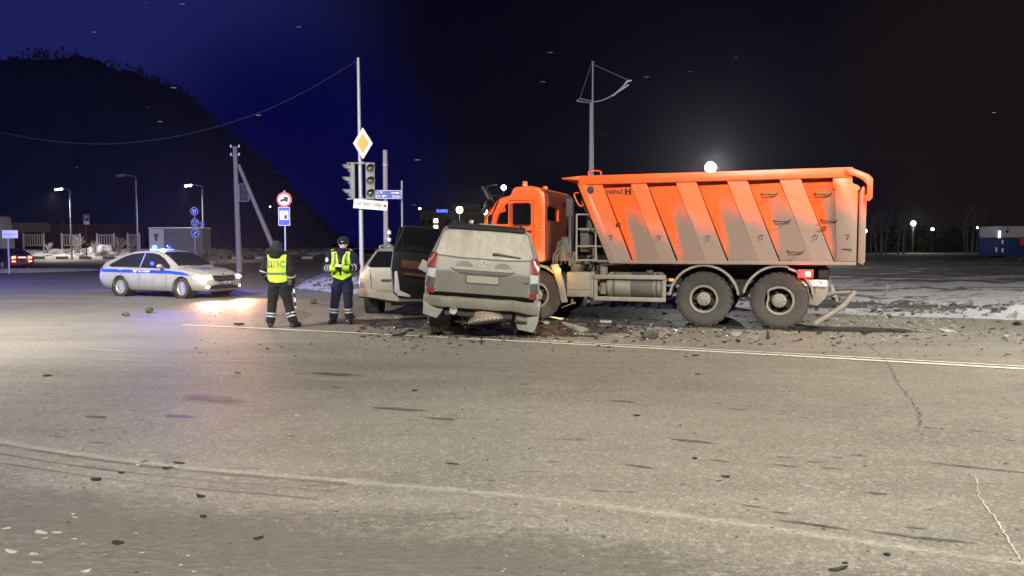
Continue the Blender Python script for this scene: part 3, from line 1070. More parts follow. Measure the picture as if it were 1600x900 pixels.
for s_ in (1, -1): prism(bm, arm_, axes((0, 0, 0), (1, 0, 0), (0, 0, 1)), -s_ * 1.312, -s_ * 1.290, bev=.004)
tube(bm, [(-2.66, -1.335, 3.02), (-2.66, 1.335, 3.02)], .035, 12)
obj('hinge_arm', bm, M['tip'], tg, 30)

def bar_step(x, z, w=.30):
    bm = NB(); tube(bm, [(x + w / 2, 1.24, z + .03), (x + w / 2 - .03, 1.32, z), (x - w / 2 + .03, 1.32, z), (x - w / 2, 1.24, z + .03)], .014, 6)
    obj('step_bar', bm, M['black'], TR, 50)
def tpx(px, py, y=1.25):
    """pixel -> local (x, z) on the near side plane of the truck"""
    d = ray(px, py)
    h = Vector((-.9404, .3401)); l = Vector((-.3401, -.9404)); o = Vector((4.285, 16.625)) + l * y
    # solve d.xy * s = o + h * x
    det = d.x * (-h.y) - d.y * (-h.x)
    s = (o.x * (-h.y) - o.y * (-h.x)) / det
    x = (Vector((d.x * s, d.y * s)) - o).dot(h)
    return x, CAM_H + d.z * s
for px, py in ((1202, 304), (1222, 346), (1243, 394), (1286, 304), (1296, 345)):
    x, z = tpx(px, py, 1.30); bar_step(x, z)
for px, py in ((955, 371), (1030, 372), (1107, 372), (1190, 371), (1275, 371), (1324, 371)):     # small rope hooks, shaped like a seven
    x, z = tpx(px, py)
    bm = NB(); tube(bm, [(x + .03, 1.256, z + .03), (x + .03, 1.285, z + .045), (x - .03, 1.29, z + .045), (x + .005, 1.285, z - .05)], .009, 6); obj('rope_hook', bm, M['black'], TR, 50)
for px, py in ((966, 351), (1286, 357)):
    x, z = tpx(px, py); bm = NB()
    tube(bm, [(x - .05, 1.26, z + .03), (x - .05, 1.30, z + .03), (x + .04, 1.30, z + .01), (x + .03, 1.28, z - .03), (x - .04, 1.28, z - .02)], .013, 6, closed=True); obj('lashing_ring', bm, M['black'], TR, 50)
x, z = tpx(1325, 390); bm = NB()
tube(bm, [(x + .10, 1.29, z + .01), (x - .05, 1.295, z + .01), (x - .06, 1.295, z - .03)], .012, 6)
obj('tailgate_latch', bm, M['black'], TR, 50)
for pts in ([(2.38, 1.2, ZR - .01), (2.40, 1.2, ZR + .09), (2.16, 1.2, ZR + .09), (2.14, 1.2, ZR - .01)], [(2.62, 1.2, 2.75), (2.72, 1.2, 2.72), (2.60, 1.2, 2.48), (2.50, 1.2, 2.5)]):
    bm = NB(); tube(bm, spline(pts, 4), .016, 8); obj('grab_rail', bm, M['orange'], TR, 50)
bm = NB(); lathe(bm, [(0, 0), (.05, 0), (.05, .03), (0, .03)], axes((2.34, 1.276, 2.80), (1, 0, 0), (0, 0, -1)), 16)
lathe(bm, [(.055, 0), (.075, 0), (.075, .02), (.055, .02)], axes((2.34, 1.276, 2.80), (1, 0, 0), (0, 0, -1)), 16)
obj('cover_pulley', bm, M['black'], TR, 40)
xw, zw = tpx(959, 300, 1.23)
def panel_y(x, z): return YI + (xs_at(2.10, z) - .026 - x) / .6 * (YO - .012 - YI)
words('lettering', 'NEFAZ', .115, axes((xw - .02, panel_y(xw - .02, zw) + .010, zw), (-1, .14, 0), (0, 0, 1)), M['ink'], TR, sx=1.0)
bm = NB()                                              # maker's mark next to the word: two leaning uprights tied by a bar
for dx in (-.06, .03): prism(bm, [(dx, -.065), (dx + .045, -.065), (dx + .05, .065), (dx + .005, .065)], axes((xw - .29, panel_y(xw - .29, zw) + .004, zw), (-1, .14, 0), (0, 0, 1)), .0, .006)
prism(bm, [(-.02, -.012), (.04, -.012), (.04, .015), (-.02, .015)], axes((xw - .29, panel_y(xw - .29, zw) + .003, zw), (-1, .14, 0), (0, 0, 1)), .0, .006)
obj('emblem', bm, M['ink'], TR)
# hoist cylinder and body cables behind the cab
bm = NB(); tube(bm, [(2.55, .1, 1.0), (2.55, .1, 2.1), (2.50, .1, 2.1), (2.45, .1, 2.95)], [.13, .13, .09, .09], 16)
obj('hoist_cylinder', bm, M['dusty_dark'], TR, 50)

# ---- cab (extruded side outline with softened edges, openings cut into it)
cab_prof = [(3.36, 1.30), (3.36, 2.68), (3.40, 2.80), (3.52, 2.895), (3.70, 2.93), (4.05, 2.92), (4.13, 2.86), (4.16, 2.74), (4.45, 2.69), (4.56, 2.60), (4.74, 2.02), (4.80, 1.72), (4.78, 1.06), (4.30, 1.06), (4.22, 1.14), (3.95, 1.22), (3.55, 1.26)]
bm = NB(); prism(bm, cab_prof, axes((0, 0, 0), (1, 0, 0), (0, 0, 1)), -1.2, 1.2, bev=.045)
bmesh.ops.triangulate(bm, faces=[f for f in bm.faces if len(f.verts) > 4])
cab0 = obj('cab0', bm, M['orange'])
def cut(o, cutters):
    for c in cutters:
        md = o.modifiers.new('b', 'BOOLEAN'); md.operation = 'DIFFERENCE'; md.solver = 'EXACT'; md.object = c
    b = evaluated_bm(o)
    for c in cutters: bpy.data.objects.remove(c)
    bpy.data.objects.remove(o)
    return b
def cutter(fn):
    b = NB(); fn(b); return obj('cutter', b, [])
WIN1 = rounded(3.70, 4.13, 2.08, 2.54, .05)
WIN2 = [(4.21, 2.10), (4.21, 2.56), (4.40, 2.56), (4.55, 2.12)]
XZ = axes((0, 0, 0), (1, 0, 0), (0, 0, 1))
cab_bm = cut(cab0, [cutter(lambda b: prism(b, WIN1, XZ, -1.30, -1.14)), cutter(lambda b: prism(b, WIN2, XZ, -1.30, -1.12)),
                    cutter(lambda b: prism(b, WIN1, XZ, 1.14, 1.30)),
                    cutter(lambda b: prism(b, rounded(-1.05, -.15, 2.18, 2.48, .05), axes((0, 0, 0), (0, -1, 0), (0, 0, 1)), 3.30 - 6.72, -3.32)),
                    cutter(lambda b: box(b, 3.30, 3.42, .35, .98, 2.18, 2.50))])
bmesh.ops.subdivide_edges(cab_bm, edges=[e for e in cab_bm.edges if e.calc_length() > .35], cuts=3)
bmesh.ops.triangulate(cab_bm, faces=[f for f in cab_bm.faces if len(f.verts) > 4])
for v in cab_bm.verts:                                  # the nose is caved in
    k = sstep(4.15, 4.8, v.co.x)
    n = noise.noise_vector(v.co * 2.3)
    v.co += Vector((-.16 * abs(n.x) - .05, .10 * n.y, .09 * n.z)) * k
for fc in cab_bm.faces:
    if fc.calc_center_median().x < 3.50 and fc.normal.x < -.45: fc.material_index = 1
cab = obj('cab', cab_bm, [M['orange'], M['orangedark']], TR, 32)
bm = NB(); prism(bm, rounded(3.68, 4.15, 2.06, 2.56, .05), XZ, -1.150, -1.145)
obj('side_window', bm, M['glass'], cab)
bm = NB(); prism(bm, [(4.19, 2.08), (4.19, 2.58), (4.40, 2.58), (4.57, 2.10)], XZ, -1.128, -1.122)
obj('broken_window', bm, M['glass'], cab)
bm = NB(); box(bm, 3.40, 3.41, .33, 1.0, 2.16, 2.52); obj('rear_window', bm, M['glass'], cab)
bm = NB()
tube(bm, [Vector((p[0], 1.203, p[1])) for p in rounded(3.685, 4.145, 2.065, 2.555, .055)], .012, 6, closed=True)
obj('window_seal', bm, M['blackp'], cab)
bm = NB()                                              # door seams, handle, lower mudguard panel
for a, b in (((3.62, 1.45), (3.62, 2.62)), ((3.62, 2.62), (4.18, 2.62)), ((4.18, 2.62), (4.18, 1.5))):
    tube(bm, [(a[0], 1.2, a[1]), (b[0], 1.2, b[1])], .006, 4)
box(bm, 3.66, 3.82, 1.2, 1.23, 1.92, 1.96, .008)
obj('door_seam', bm, M['blackp'], cab)
for y in (-.75, .75):
    bm = NB(); lathe(bm, [(0, .0), (.075, 0), (.075, .03), (.065, .03), (.06, .13), (.045, .155), (0, .16)], Matrix.Translation((3.98, y, 2.915)), 16)
    obj('roof_beacon', bm, pm('amber_beacon_plastic', (.50, .14, .03), .3, var=.1), cab, 40)
# crushed front: bent bracket, mirror arms, torn sheets
bm = NB()
tube(bm, [(4.55, 1.18, 2.55), (4.70, 1.30, 2.78), (4.62, 1.34, 2.95), (4.45, 1.30, 2.96)], .016, 6)
tube(bm, [(4.40, 1.1, 2.72), (4.62, 1.22, 2.74), (4.78, 1.25, 2.50)], .014, 6)
boxm(bm, (.06, .20, .34), Matrix.Translation((4.66, 1.34, 2.78)) @ Matrix.Rotation(.5, 4, 'Y'), .02)
boxm(bm, (.05, .16, .22), Matrix.Translation((4.74, 1.26, 2.44)) @ Matrix.Rotation(-.3, 4, 'Y'), .02)
obj('mirror', bm, M['blackp'], TR, 40)
bm = NB()
for a, b, c in (((4.60, 1.22, 2.5), (4.86, 1.24, 1.95), (4.80, 1.20, 1.95)), ((4.70, 1.23, 2.35), (4.74, 1.26, 1.92), (4.66, 1.2, 1.90)), ((4.45, 1.21, 2.66), (4.66, 1.25, 2.30), (4.60, 1.2, 2.32))):
    f1 = [bm.verts.new(p) for p in (a, b, c)]; f2 = [bm.verts.new((p[0] + .012, p[1] - .03, p[2])) for p in (a, b, c)]
    bm.faces.new(f1); bm.faces.new(f2[::-1])
    for i in range(3): bm.faces.new((f1[i], f1[(i + 1) % 3], f2[(i + 1) % 3], f2[i]))
obj('torn_pillar', bm, M['orange'], cab)

# ---- machinery between cab and tipper body
bm = NB()
tube(bm, [(2.98, .95, 1.30), (2.98, .95, 1.62), (2.98, .95, 1.66), (2.98, .95, 1.82)], [.15, .15, .11, .09], 16)
tube(bm, [(3.18, .9, 1.0), (3.2, .92, 1.4), (3.12, .9, 1.7), (2.98, .9, 1.75)], .05, 10)
tube(bm, [(2.80, .9, 1.05), (2.82, .95, 1.3), (2.76, .95, 1.5)], .055, 10)
ball(bm, (2.70, .95, 1.18), (.13, .12, .16))
for k in range(5): tube(bm, [(3.26 - .1 * k, 1.0, 1.1 + .05 * k), (3.2 - .09 * k, 1.08, 1.45), (3.0, 1.0, 1.68 - .06 * k)], .018, 6)
box(bm, 2.42, 2.62, .75, 1.05, 1.5, 2.0, .02)
tube(bm, [(2.50, .9, 1.35), (2.50, .9, 1.22)], .07, 12)
obj('air_cleaner', bm, M['dusty_dark'], TR, 45)
bm = NB()
tube(bm, [(2.86, 1.0, 1.2), (2.86, 1.0, 2.25)], .035, 10)
boxm(bm, (.17, .12, .42), Matrix.Translation((2.87, 1.0, 2.45)), .04)
for i in range(3):
    for j in range(6): ball(bm, (2.82 + .05 * i, 1.063, 2.29 + .065 * j), (.013, .004, .02), 8, 5)
obj('air_intake', bm, M['dusty_dark'], TR, 45)
bm = NB()
cc = [(2.62, 1.0, 2.55), (2.50, .95, 2.50), (2.40, .9, 2.25), (2.44, .9, 1.9)]
q = spline(cc, 8); tube(bm, q, [.10 + .012 * (i % 2) for i in range(len(q))], 12)
obj('corrugated_hose', bm, M['dusty_dark'], TR, 60)
bm = NB()
for x in (2.24, 2.66): tube(bm, [(x, 1.2, 1.30), (x, 1.2, 2.30)], .022, 8)
for z in (1.32, 1.62, 1.98, 2.29): tube(bm, [(2.24, 1.2, z), (2.66, 1.2, z)], .020, 8)
for z in (1.40, 1.95): tube(bm, [(2.40, 1.2, z), (2.40, .5, z)], .018, 6)
tube(bm, [(2.24, 1.2, 1.62), (1.70, 1.0, 1.60)], .02, 6)
obj('ladder', bm, M['dusty'], TR, 50)
bm = NB(); box(bm, 2.30, 2.88, .72, 1.20, .53, 1.07, .04)
box(bm, 2.29, 2.35, .71, 1.21, .52, 1.08, .01); box(bm, 2.36, 2.87, 1.2, 1.212, .70, .715)
tube(bm, [(2.80, 1.0, .53), (2.80, 1.0, .40), (2.74, 1.0, .36)], .03, 8); tube(bm, [(2.45, 1.0, .53), (2.45, 1.0, .42)], .03, 8)
obj('battery_box', bm, M['dusty'], TR, 40)
bm = NB(); MX = axes((.83, .90, .79), (0, 1, 0), (0, 0, 1))
lathe(bm, [(0, 0), (.24, 0), (.28, .04), (.28, 1.16), (.24, 1.2), (0, 1.2)], MX, 28)
ft = obj('fuel_tank', bm, M['dusty'], TR, 40)
for a in (.10, 1.0):
    bm = NB(); lathe(bm, [(.286, a), (.292, a), (.292, a + .05), (.286, a + .05)], MX, 28, closed=True); obj('tank_strap', bm, M['dusty_dark'], ft, 40)
bm = NB(); lathe(bm, [(0, 0), (.07, 0), (.07, .05), (0, .06)], Matrix.Translation((1.15, .9, 1.06)), 14)
b2 = NB(); lathe(b2, [(.2815, .20), (.2845, .21), (.2845, .66), (.2815, .67)], MX, 28); obj('wet_band', b2, M['dusty_dark'], ft, 40)
obj('tank_cap', bm, M['dusty_dark'], ft, 40)
bm = NB()
tube(bm, [(2.12, .95, .60), (2.12, .95, 1.18)], .085, 14); tube(bm, [(2.12, .95, 1.0), (2.12, .95, 1.03)], .095, 14)
tube(bm, [(2.0, .8, .52), (2.2, .8, .52)], .10, 12)
obj('air_tank', bm, M['dusty'], TR, 50)
bm = NB()
box(bm, .76, 2.28, 1.205, 1.24, .93, 1.02, .01); box(bm, .76, 2.28, 1.205, 1.24, .47, .56, .01)
for x in (.76, 2.20): box(bm, x, x + .08, 1.18, 1.204, .47, 1.02, .008); box(bm, x + .01, x + .07, .46, 1.18, .88, .94)
obj('side_guard', bm, M['dusty'], TR, 40)
bm = NB(); box(bm, .60, .70, 1.19, 1.215, .90, .96, .008)
obj('side_marker', bm, em('amber_marker', (1, .45, .1), 1.0), TR)

# ---- wheels
tyre_me = mesh_of('tyre', tyre_bm(.55, .27, .30, 26), M['rubber'])
def open_rim(bent=False):
    bm = NB()
    h = .15
    lathe(bm, [(.275, .10), (.285, .15), (.272, .158), (.245, .15), (.235, .10), (.23, -.12)], WM, 40)
    if bent:
        for v in bm.verts:
            r = math.hypot(v.co.x, v.co.z)
            if r > .2 and v.co.y > .05:
                a = math.atan2(v.co.z, v.co.x)
                k = math.exp(-((a - .15) / .55) ** 2) - .6 * math.exp(-((a - .75) / .25) ** 2)
                v.co *= 1 - .22 * k
    return bm
rim_me = mesh_of('rim', open_rim(), M['dusty'])
rimb_me = mesh_of('rim', open_rim(True), M['dusty'])
bm = NB(); lathe(bm, [(0, .135), (.11, .135), (.135, .12), (.145, -.1)], WM, 24)
for k in range(8):
    a = 2 * PI * k / 8; ball(bm, (.10 * math.cos(a), .137, .10 * math.sin(a)), .014, 8, 6)
hub_me = mesh_of('hub', bm, M['dusty'])
bm = NB()
for k in range(5):
    t = NB(); prism(t, [(-.04, .10), (.04, .10), (.028, .25), (-.028, .25)], axes((0, -.03, 0), (1, 0, 0), (0, 0, 1)), -.02, .03, bev=.01)
    t.transform(Matrix.Rotation(2 * PI * k / 5 + .3, 4, 'Y')); merge(bm, t)
lathe(bm, [(.228, .09), (.228, -.12)], WM, 30)
spider_me = mesh_of('spider', bm, M['dark'])
bm = NB(); lathe(bm, [(0, -.13), (.24, -.13)], WM, 24); back_me = mesh_of('brake_drum', bm, M['dark'])
for x in (0, -1.44):
    for y in (1.10, .76, -.76, -1.10):
        near = y == 1.10
        w = wheel_part('wheel', TR, (x, y, .55), [('tyre', tyre_me)] + ([('rim', rimb_me if x < 0 else rim_me), ('hub', hub_me), ('spider', spider_me), ('brake_drum', back_me)] if abs(y) > 1 else []), 0 if y > 0 else PI)
        if near and x < 0: w['label'] = 'rearmost wheel with its rim bent inwards'
for y in (1.03, -1.03):
    wheel_part('wheel', TR, (3.6, y, .55), [('tyre', tyre_me), ('rim', rim_me), ('hub', hub_me), ('spider', spider_me), ('brake_drum', back_me)], (.18 if y > 0 else PI + .18))

# ---- mudguards
def guard(cx, a0, a1, r=.66, y0=.78, y1=1.23, kink=0.0):
    bm = NB(); n = 20
    A, B, C_, D = [], [], [], []
    for k in range(n + 1):
        a = R(a0 + (a1 - a0) * k / n)
        rr_ = r + kink * sstep(.75, 1, k / n)
        for lst, y, rd in ((A, y0, rr_), (B, y1, rr_), (C_, y1, rr_ + .045), (D, y0, rr_ + .02)):
            lst.append(bm.verts.new((cx + rd * math.cos(a), y, .55 + rd * math.sin(a))))
    for k in range(n):
        for P, Q in ((A, B), (B, C_), (C_, D), (D, A)):
            bm.faces.new((P[k], P[k + 1], Q[k + 1], Q[k]))
    bm.faces.new((A[0], B[0], C_[0], D[0])); bm.faces.new((A[n], B[n], C_[n], D[n]))
    bmesh.ops.recalc_face_normals(bm, faces=bm.faces)
    return obj('mudguard', bm, M['dusty'], TR, 40)
guard(0, 6, 172); guard(-1.44, 12, 104, .66); guard(-1.44, 104, 168, .63, kink=-.02); guard(3.6, 100, 178, .64)
bm = NB()                                              # twisted splash apron behind the front wheel with its lamp
prism(bm, [(3.22, 1.22), (3.05, 1.24), (2.93, .85), (2.84, .42), (2.98, .40), (3.06, .78)], XZ, -1.26, -1.20, bev=.012)
boxm(bm, (.28, .2, .02), Matrix.Translation((2.82, 1.22, .36)) @ Matrix.Rotation(.4, 4, 'Y'), .006)
obj('splash_apron', bm, M['dusty'], TR, 40)
xa, za = tpx(871, 423, 1.28)
bm = NB(); lathe(bm, [(0, .05), (.05, .04), (.065, 0), (.065, -.02), (0, -.02)], axes((xa, 1.265, za), (1, 0, 0), (0, 0, -1)), 20)
obj('turn_lamp', bm, M['amber_on'], TR, 40)
lamp('turn_light', 'POINT', (xa, 1.48, za + .05), 14, (1, .40, .06), .05, TR)
# ---- rear end
xr, zr = tpx(1258, 428, 1.25)
bm = NB(); box(bm, xr - .15, xr + .14, 1.235, 1.275, zr - .085, zr + .085, .02); obj('tail_lamp', bm, M['red_on'], TR)
bm = NB(); box(bm, xr - .09, xr - .01, 1.276, 1.285, zr - .04, zr + .04, .004); obj('tail_bulb', bm, em('hot_lamp', (1, .5, .15), 14), TR)
lamp('tail_light', 'POINT', (xr, 1.42, zr), 7, (1, .08, .05), .06, TR)
xr, zr = tpx(1270, 442, 1.1)
PM_ = axes((xr, 1.1, zr), (-1, .12, 0), (-.05, 0, 1))
bm = NB(); prism(bm, rounded(-.26, .26, -.06, .06, .015), PM_, 0, .012)
pl = obj('number_plate', bm, M['whitep'], TR)
words('plate_text', 'O 352 TK', .09, PM_ @ Matrix.Translation((0, 0, .015)), M['ink'], pl)
bm = NB()                                              # torn underrun guard: bracket plates and bent tubes
prism(bm, [(-1.98, .92), (-2.35, .90), (-2.30, .62), (-2.15, .45), (-2.0, .48)], XZ, -1.0, -.94, bev=.01)
prism(bm, [(-2.12, .98), (-2.40, .96), (-2.55, .55), (-2.42, .50)], XZ, -.6, -.55, bev=.01)
box(bm, -2.42, -2.30, -.9, .6, .70, .82, .01)
tube(bm, [(-2.2, .9, .62), (-2.50, 1.05, .72), (-2.78, 1.1, .74)], .035, 8)
tube(bm, [(-2.80, 1.12, .76), (-2.62, 1.15, .50), (-2.52, 1.18, .42), (-2.10, 1.22, .12)], [.055, .055, .05, .055], 10)
tube(bm, [(-2.34, .4, .80), (-2.52, .8, .5), (-2.62, 1.1, .5)], .04, 8)
obj('underrun_guard', bm, M['dusty'], TR, 40)

# ================================================================== cars
def cr(vals, t):
    """Catmull-Rom through (t, v...) rows"""
    i = 0
    while i < len(vals) - 2 and t > vals[i + 1][0]: i += 1
    p1, p2 = vals[i], vals[i + 1]
    p0, p3 = vals[max(i - 1, 0)], vals[min(i + 2, len(vals) - 1)]
    dt = p2[0] - p1[0]
    s = max(0, min(1, (t - p1[0]) / dt))
    out = []
    for k in range(1, len(p1)):
        m1 = (p2[k] - p0[k]) / max(1e-6, p2[0] - p0[0]) * dt
        m2 = (p3[k] - p1[k]) / max(1e-6, p3[0] - p1[0]) * dt
        out.append((2 * s ** 3 - 3 * s * s + 1) * p1[k] + (s ** 3 - 2 * s * s + s) * m1 + (-2 * s ** 3 + 3 * s * s) * p2[k] + (s ** 3 - s * s) * m2)
    return out

def car_body(st, wells, well_r, n=70, depth=.34, dent=None):
    """st rows: x, z_bottom, z_belt, z_edge, z_top, w_bottom, w_mid, w_belt, w_edge -> body bmesh with wheel arches cut"""
    bm = NB()
    x0, x1 = st[0][0], st[-1][0]
    rings = []
    xs_ = sorted(set([x0 + (x1 - x0) * k / n for k in range(n + 1)] + [r[0] for r in st]))
    for x in xs_:
        zb, zl, ze, zt, wb, wm, wl, we = cr(st, x)
        zm = zb + (zl - zb) * .48
        half = [(0, zb), (wb * .8, zb), (wb, zb + .05), ((wb + wm) / 2 + .02, zb + .16), (wm, zm), (wl + .3 * (wm - wl), zl - .10), (wl, zl),
                (wl - .012, zl + .02), (we + (wl - we) * .35, zl + (ze - zl) * .66), (we, ze), (we - .07, ze + (zt - ze) * .55), (we * .55, zt - (zt - ze) * .12), (0, zt)]
        q = []
        for (a, b) in zip(half[:-1], half[1:]):
            for s in (0, .5): q.append((a[0] + (b[0] - a[0]) * s, a[1] + (b[1] - a[1]) * s))
        q.append(half[-1])
        ring = [bm.verts.new((x, y, z)) for y, z in q] + [bm.verts.new((x, -y, z)) for y, z in q[-2:0:-1]]
        rings.append(ring)
    m = len(rings[0])
    for i in range(len(rings) - 1):
        for k in range(m):
            bm.faces.new((rings[i][k], rings[i][(k + 1) % m], rings[i + 1][(k + 1) % m], rings[i + 1][k]))
    bm.faces.new(rings[0][::-1]); bm.faces.new(rings[-1])
    bmesh.ops.recalc_face_normals(bm, faces=bm.faces)
    if dent:
        for v in bm.verts: v.co += dent(v.co)
    b0 = obj('b0', bm, [])
    cs = []
    for (wx, wz) in wells:
        for s in (1, -1):
            cs.append(cutter(lambda b: tube(b, [(wx, s * 1.3, wz), (wx, s * (.95 - depth), wz)], well_r, 40)))
            bmesh_n = None
    out = cut(b0, cs)
    bmesh.ops.recalc_face_normals(out, faces=out.faces)
    return out

def liners(parent, wells, r, wi, wo, xf=None):
    for (wx, wz) in wells:
        for s in (1, -1):
            bm = NB()
            lathe(bm, [(r + .006, wo), (r + .002, wi), (.05, wi)], Matrix.Translation((wx, 0, wz)) @ (WM if s > 0 else WM.inverted()), 30)
            obj('wheel_arch', bm, M['dark'], parent, xf=xf)

def bvh_of(bm):
    return BVHTree.FromBMesh(bm)

def mir(poly): return [(-a, b) for a, b in poly][::-1]

def side_patch(name, poly, bvh, mat, parent, off=.006, step=.06, sides=('-y', '+y'), label=None, xf=None, smooth=40):
    """poly in (x, z); laid on both flanks"""
    for s in sides:
        patch(name, poly if s == '-y' else mir(poly), s, bvh, mat, parent, off, step, smooth, label, xf)

# ------------------------------------------------------------------ police car
PC_ROT = R(-24)
PC = thing('police_car', 'white police liftback with blue stripe, lit headlights and a glowing blue beacon on its roof', 'police car', (-12.36, 25.71, 0), PC_ROT)
pc_st = [  # x, zb, zl, ze, zt, wb, wm, wl, we
    (-1.06, .42, .78, .90, .92, .60, .72, .70, .60),
    (-1.02, .34, .84, 1.02, 1.04, .70, .84, .80, .64),
    (-.90, .28, .90, 1.11, 1.13, .78, .885, .85, .66),
    (-.55, .22, .93, 1.21, 1.25, .80, .905, .87, .64),
    (0, .19, .935, 1.37, 1.415, .80, .905, .875, .60),
    (.45, .18, .93, 1.435, 1.485, .80, .905, .875, .60),
    (.95, .18, .92, 1.45, 1.505, .80, .905, .875, .60),
    (1.4, .18, .91, 1.43, 1.485, .80, .905, .875, .60),
    (1.75, .18, .905, 1.34, 1.40, .80, .905, .87, .62),
    (2.15, .18, .90, 1.14, 1.20, .80, .90, .865, .67),
    (2.48, .19, .895, .96, 1.00, .80, .90, .855, .72),
    (2.80, .20, .855, .915, .955, .80, .90, .845, .72),
    (3.15, .21, .80, .86, .90, .79, .89, .82, .68),
    (3.42, .20, .72, .78, .82, .74, .84, .76, .60),
    (3.54, .22, .64, .70, .73, .66, .74, .66, .52),
    (3.60, .27, .52, .60, .62, .54, .60, .56, .44),
]
PCW = [(0, .32), (2.69, .32)]
pc_bm = car_body(pc_st, PCW, .365)
pc_bvh = bvh_of(pc_bm)
M['police'] = pm('white_police_paint', (.29, .29, .288), .3, var=.06, dirt=(.10, .85, .75), dcol=(.135, .130, .118), coat=.3)
body = obj('body', pc_bm.copy(), M['police'], PC, 38)
liners(PC, PCW, .365, .58, .90)
M['carglass'] = glass_dark('car_glass', (.010, .011, .014), .05)
# glasshouse
side_patch('side_window', [(-.58, .985), (-.52, 1.06), (-.25, 1.20), (0, 1.30), (.3, 1.37), (.62, 1.405), (.86, 1.415), (.86, .965), (.2, .975)], pc_bvh, M['carglass'], body)
side_patch('side_window', [(.91, 1.415), (1.25, 1.405), (1.50, 1.36), (1.80, 1.225), (2.16, .985), (2.16, .945), (1.6, .95), (.91, .96)], pc_bvh, M['carglass'], body)
side_patch('window_trim', strip_poly([(-.47, .972), (.3, .958), (1.0, .948), (2.2, .928)], .02), pc_bvh, M['blackp'], body, off=.010)
patch('windscreen', [(-.56, -1.62), (.56, -1.62), (.70, -2.40), (0, -2.47), (-.70, -2.40)], '+z', pc_bvh, M['carglass'], body, .006, .07)
patch('rear_glass', [(-.52, .62), (.52, .62), (.50, -.10), (-.50, -.10)], '+z', pc_bvh, M['carglass'], body, .006, .07)
M['stripe'] = pm('blue_livery_stripe', (.012, .055, .45), .35, var=.08)
side_patch('livery_stripe', [(-1.0, .875), (-.5, .885), (2.2, .868), (2.75, .815), (3.0, .745), (2.95, .715), (2.6, .735), (2.2, .765), (-.5, .785), (-1.02, .79)], pc_bvh, M['stripe'], body, off=.005)
def side_text(name, s, size, x, z, bvh, mat, parent, sides=('-y', '+y'), off=.009, sx=1.0):
    for sd in sides:
        b = text_bm(s, size)
        for v in b.verts: v.co.x *= sx; v.co += Vector((x if sd == '-y' else -x, z, 0))
        obj(name, conform(b, sd, bvh, off), mat, parent)
side_text('livery_text', 'ПОЛИЦИЯ', .085, 1.10, .828, pc_bvh, M['whitep'], body, sx=1.15)
side_patch('livery_emblem', [(.60, .865), (.78, .865), (.80, .84), (.74, .83), (.72, .795), (.66, .795), (.64, .83), (.58, .84)], pc_bvh, M['whitep'], body, off=.009)
side_patch('door_seam', strip_poly([(.90, .96), (.90, .55), (.84, .30)], .010), pc_bvh, M['blackp'], body, off=.004)
side_patch('door_seam', strip_poly([(2.02, .93), (2.06, .60), (1.98, .30)], .010), pc_bvh, M['blackp'], body, off=.004)
side_patch('door_seam', strip_poly([(-.36, .96), (-.10, .80), (.30, .62), (.42, .36)], .010), pc_bvh, M['blackp'], body, off=.004)
for hx in (.02, 1.05):
    for s in (1, -1):
        bm = NB(); tube(bm, [(hx - .10, s * .885, .862), (hx - .07, s * .915, .865), (hx + .07, s * .915, .865), (hx + .10, s * .885, .862)], .014, 8)
        obj('door_handle', bm, M['police'], body, 50)
for s in (1, -1):
    bm = NB(); ball(bm, (1.92, s * 1.0, 1.0), (.085, .115, .072), 18, 12); tube(bm, [(1.96, s * .86, .95), (1.93, s * .95, .96)], .03, 8)
    obj('mirror', bm, M['police'], body, 60)
# front end
patch('grille', [(-.40, .715), (-.12, .715), (-.06, .695), (.06, .695), (.12, .715), (.40, .715), (.47, .69), (.40, .575), (.30, .545), (-.30, .545), (-.40, .575), (-.47, .69)], '+x', pc_bvh, M['blackp'], body, .008, .05)
bm = NB()
gp_ = conform(fill2d(strip_poly([(-.47, .70), (-.42, .565), (-.30, .535), (.30, .535), (.42, .565), (.47, .70)], .018), .05), '+x', pc_bvh, .014)
obj('grille_frame', gp_, M['chrome'], body, 50)
patch('emblem', ellipse(0, .735, .035, .035), '+x', pc_bvh, M['blackp'], body, .014, .03)
patch('lower_grille', [(-.62, .40), (.62, .40), (.66, .36), (.60, .29), (-.60, .29), (-.66, .36)], '+x', pc_bvh, M['blackp'], body, .008, .06)
patch('bumper_lip', strip_poly([(-.70, .275), (-.5, .255), (.5, .255), (.70, .275)], .028), '+x', pc_bvh, M['police'], body, .02, .06)
patch('number_plate', rounded(-.26, .26, .425, .535, .015), '+x', pc_bvh, pm('blue_plate', (.006, .010, .10), .4, var=.05), body, .022, .06)
b_ = text_bm('н 1525 89', .115)
for v in b_.verts: v.co += Vector((0, .48, 0))
obj('plate_text', conform(b_, '+x', pc_bvh, .026), M['whitep'], body)
M['headlight_on'] = em('lit_headlamp', (1.0, .88, .70), 16)
M['fog_on'] = em('lit_fog_lamp', (1.0, .92, .76), 22)
M['clear_lens'] = lens_mat('clear_lens', (.30, .31, .33))
for s in (1, -1):
    hl = [(s * .52, .715), (s * .70, .705), (s * .80, .69), (s * .80, .64), (s * .72, .59), (s * .52, .615)]
    if s < 0: hl = hl[::-1]
    p_ = patch('headlight', hl, '+x', pc_bvh, M['headlight_on'], body, .010, .04)
    bm = NB(); ball(bm, (3.46, s * .67, .655), (.10, .15, .068)); obj('headlamp_bulb', bm, M['headlight_on'], body, 60)
    bm = NB(); ball(bm, (3.52, s * .61, .37), (.07, .12, .055)); obj('fog_lamp', bm, M['fog_on'], body, 60)
for sd in ('-y', '+y'):
    q = [(3.18, .70), (3.42, .69), (3.40, .62), (3.16, .63)]
    patch('headlight_side', q if sd == '-y' else mir(q), sd, pc_bvh, M['headlight_on'], body, .007, .05)
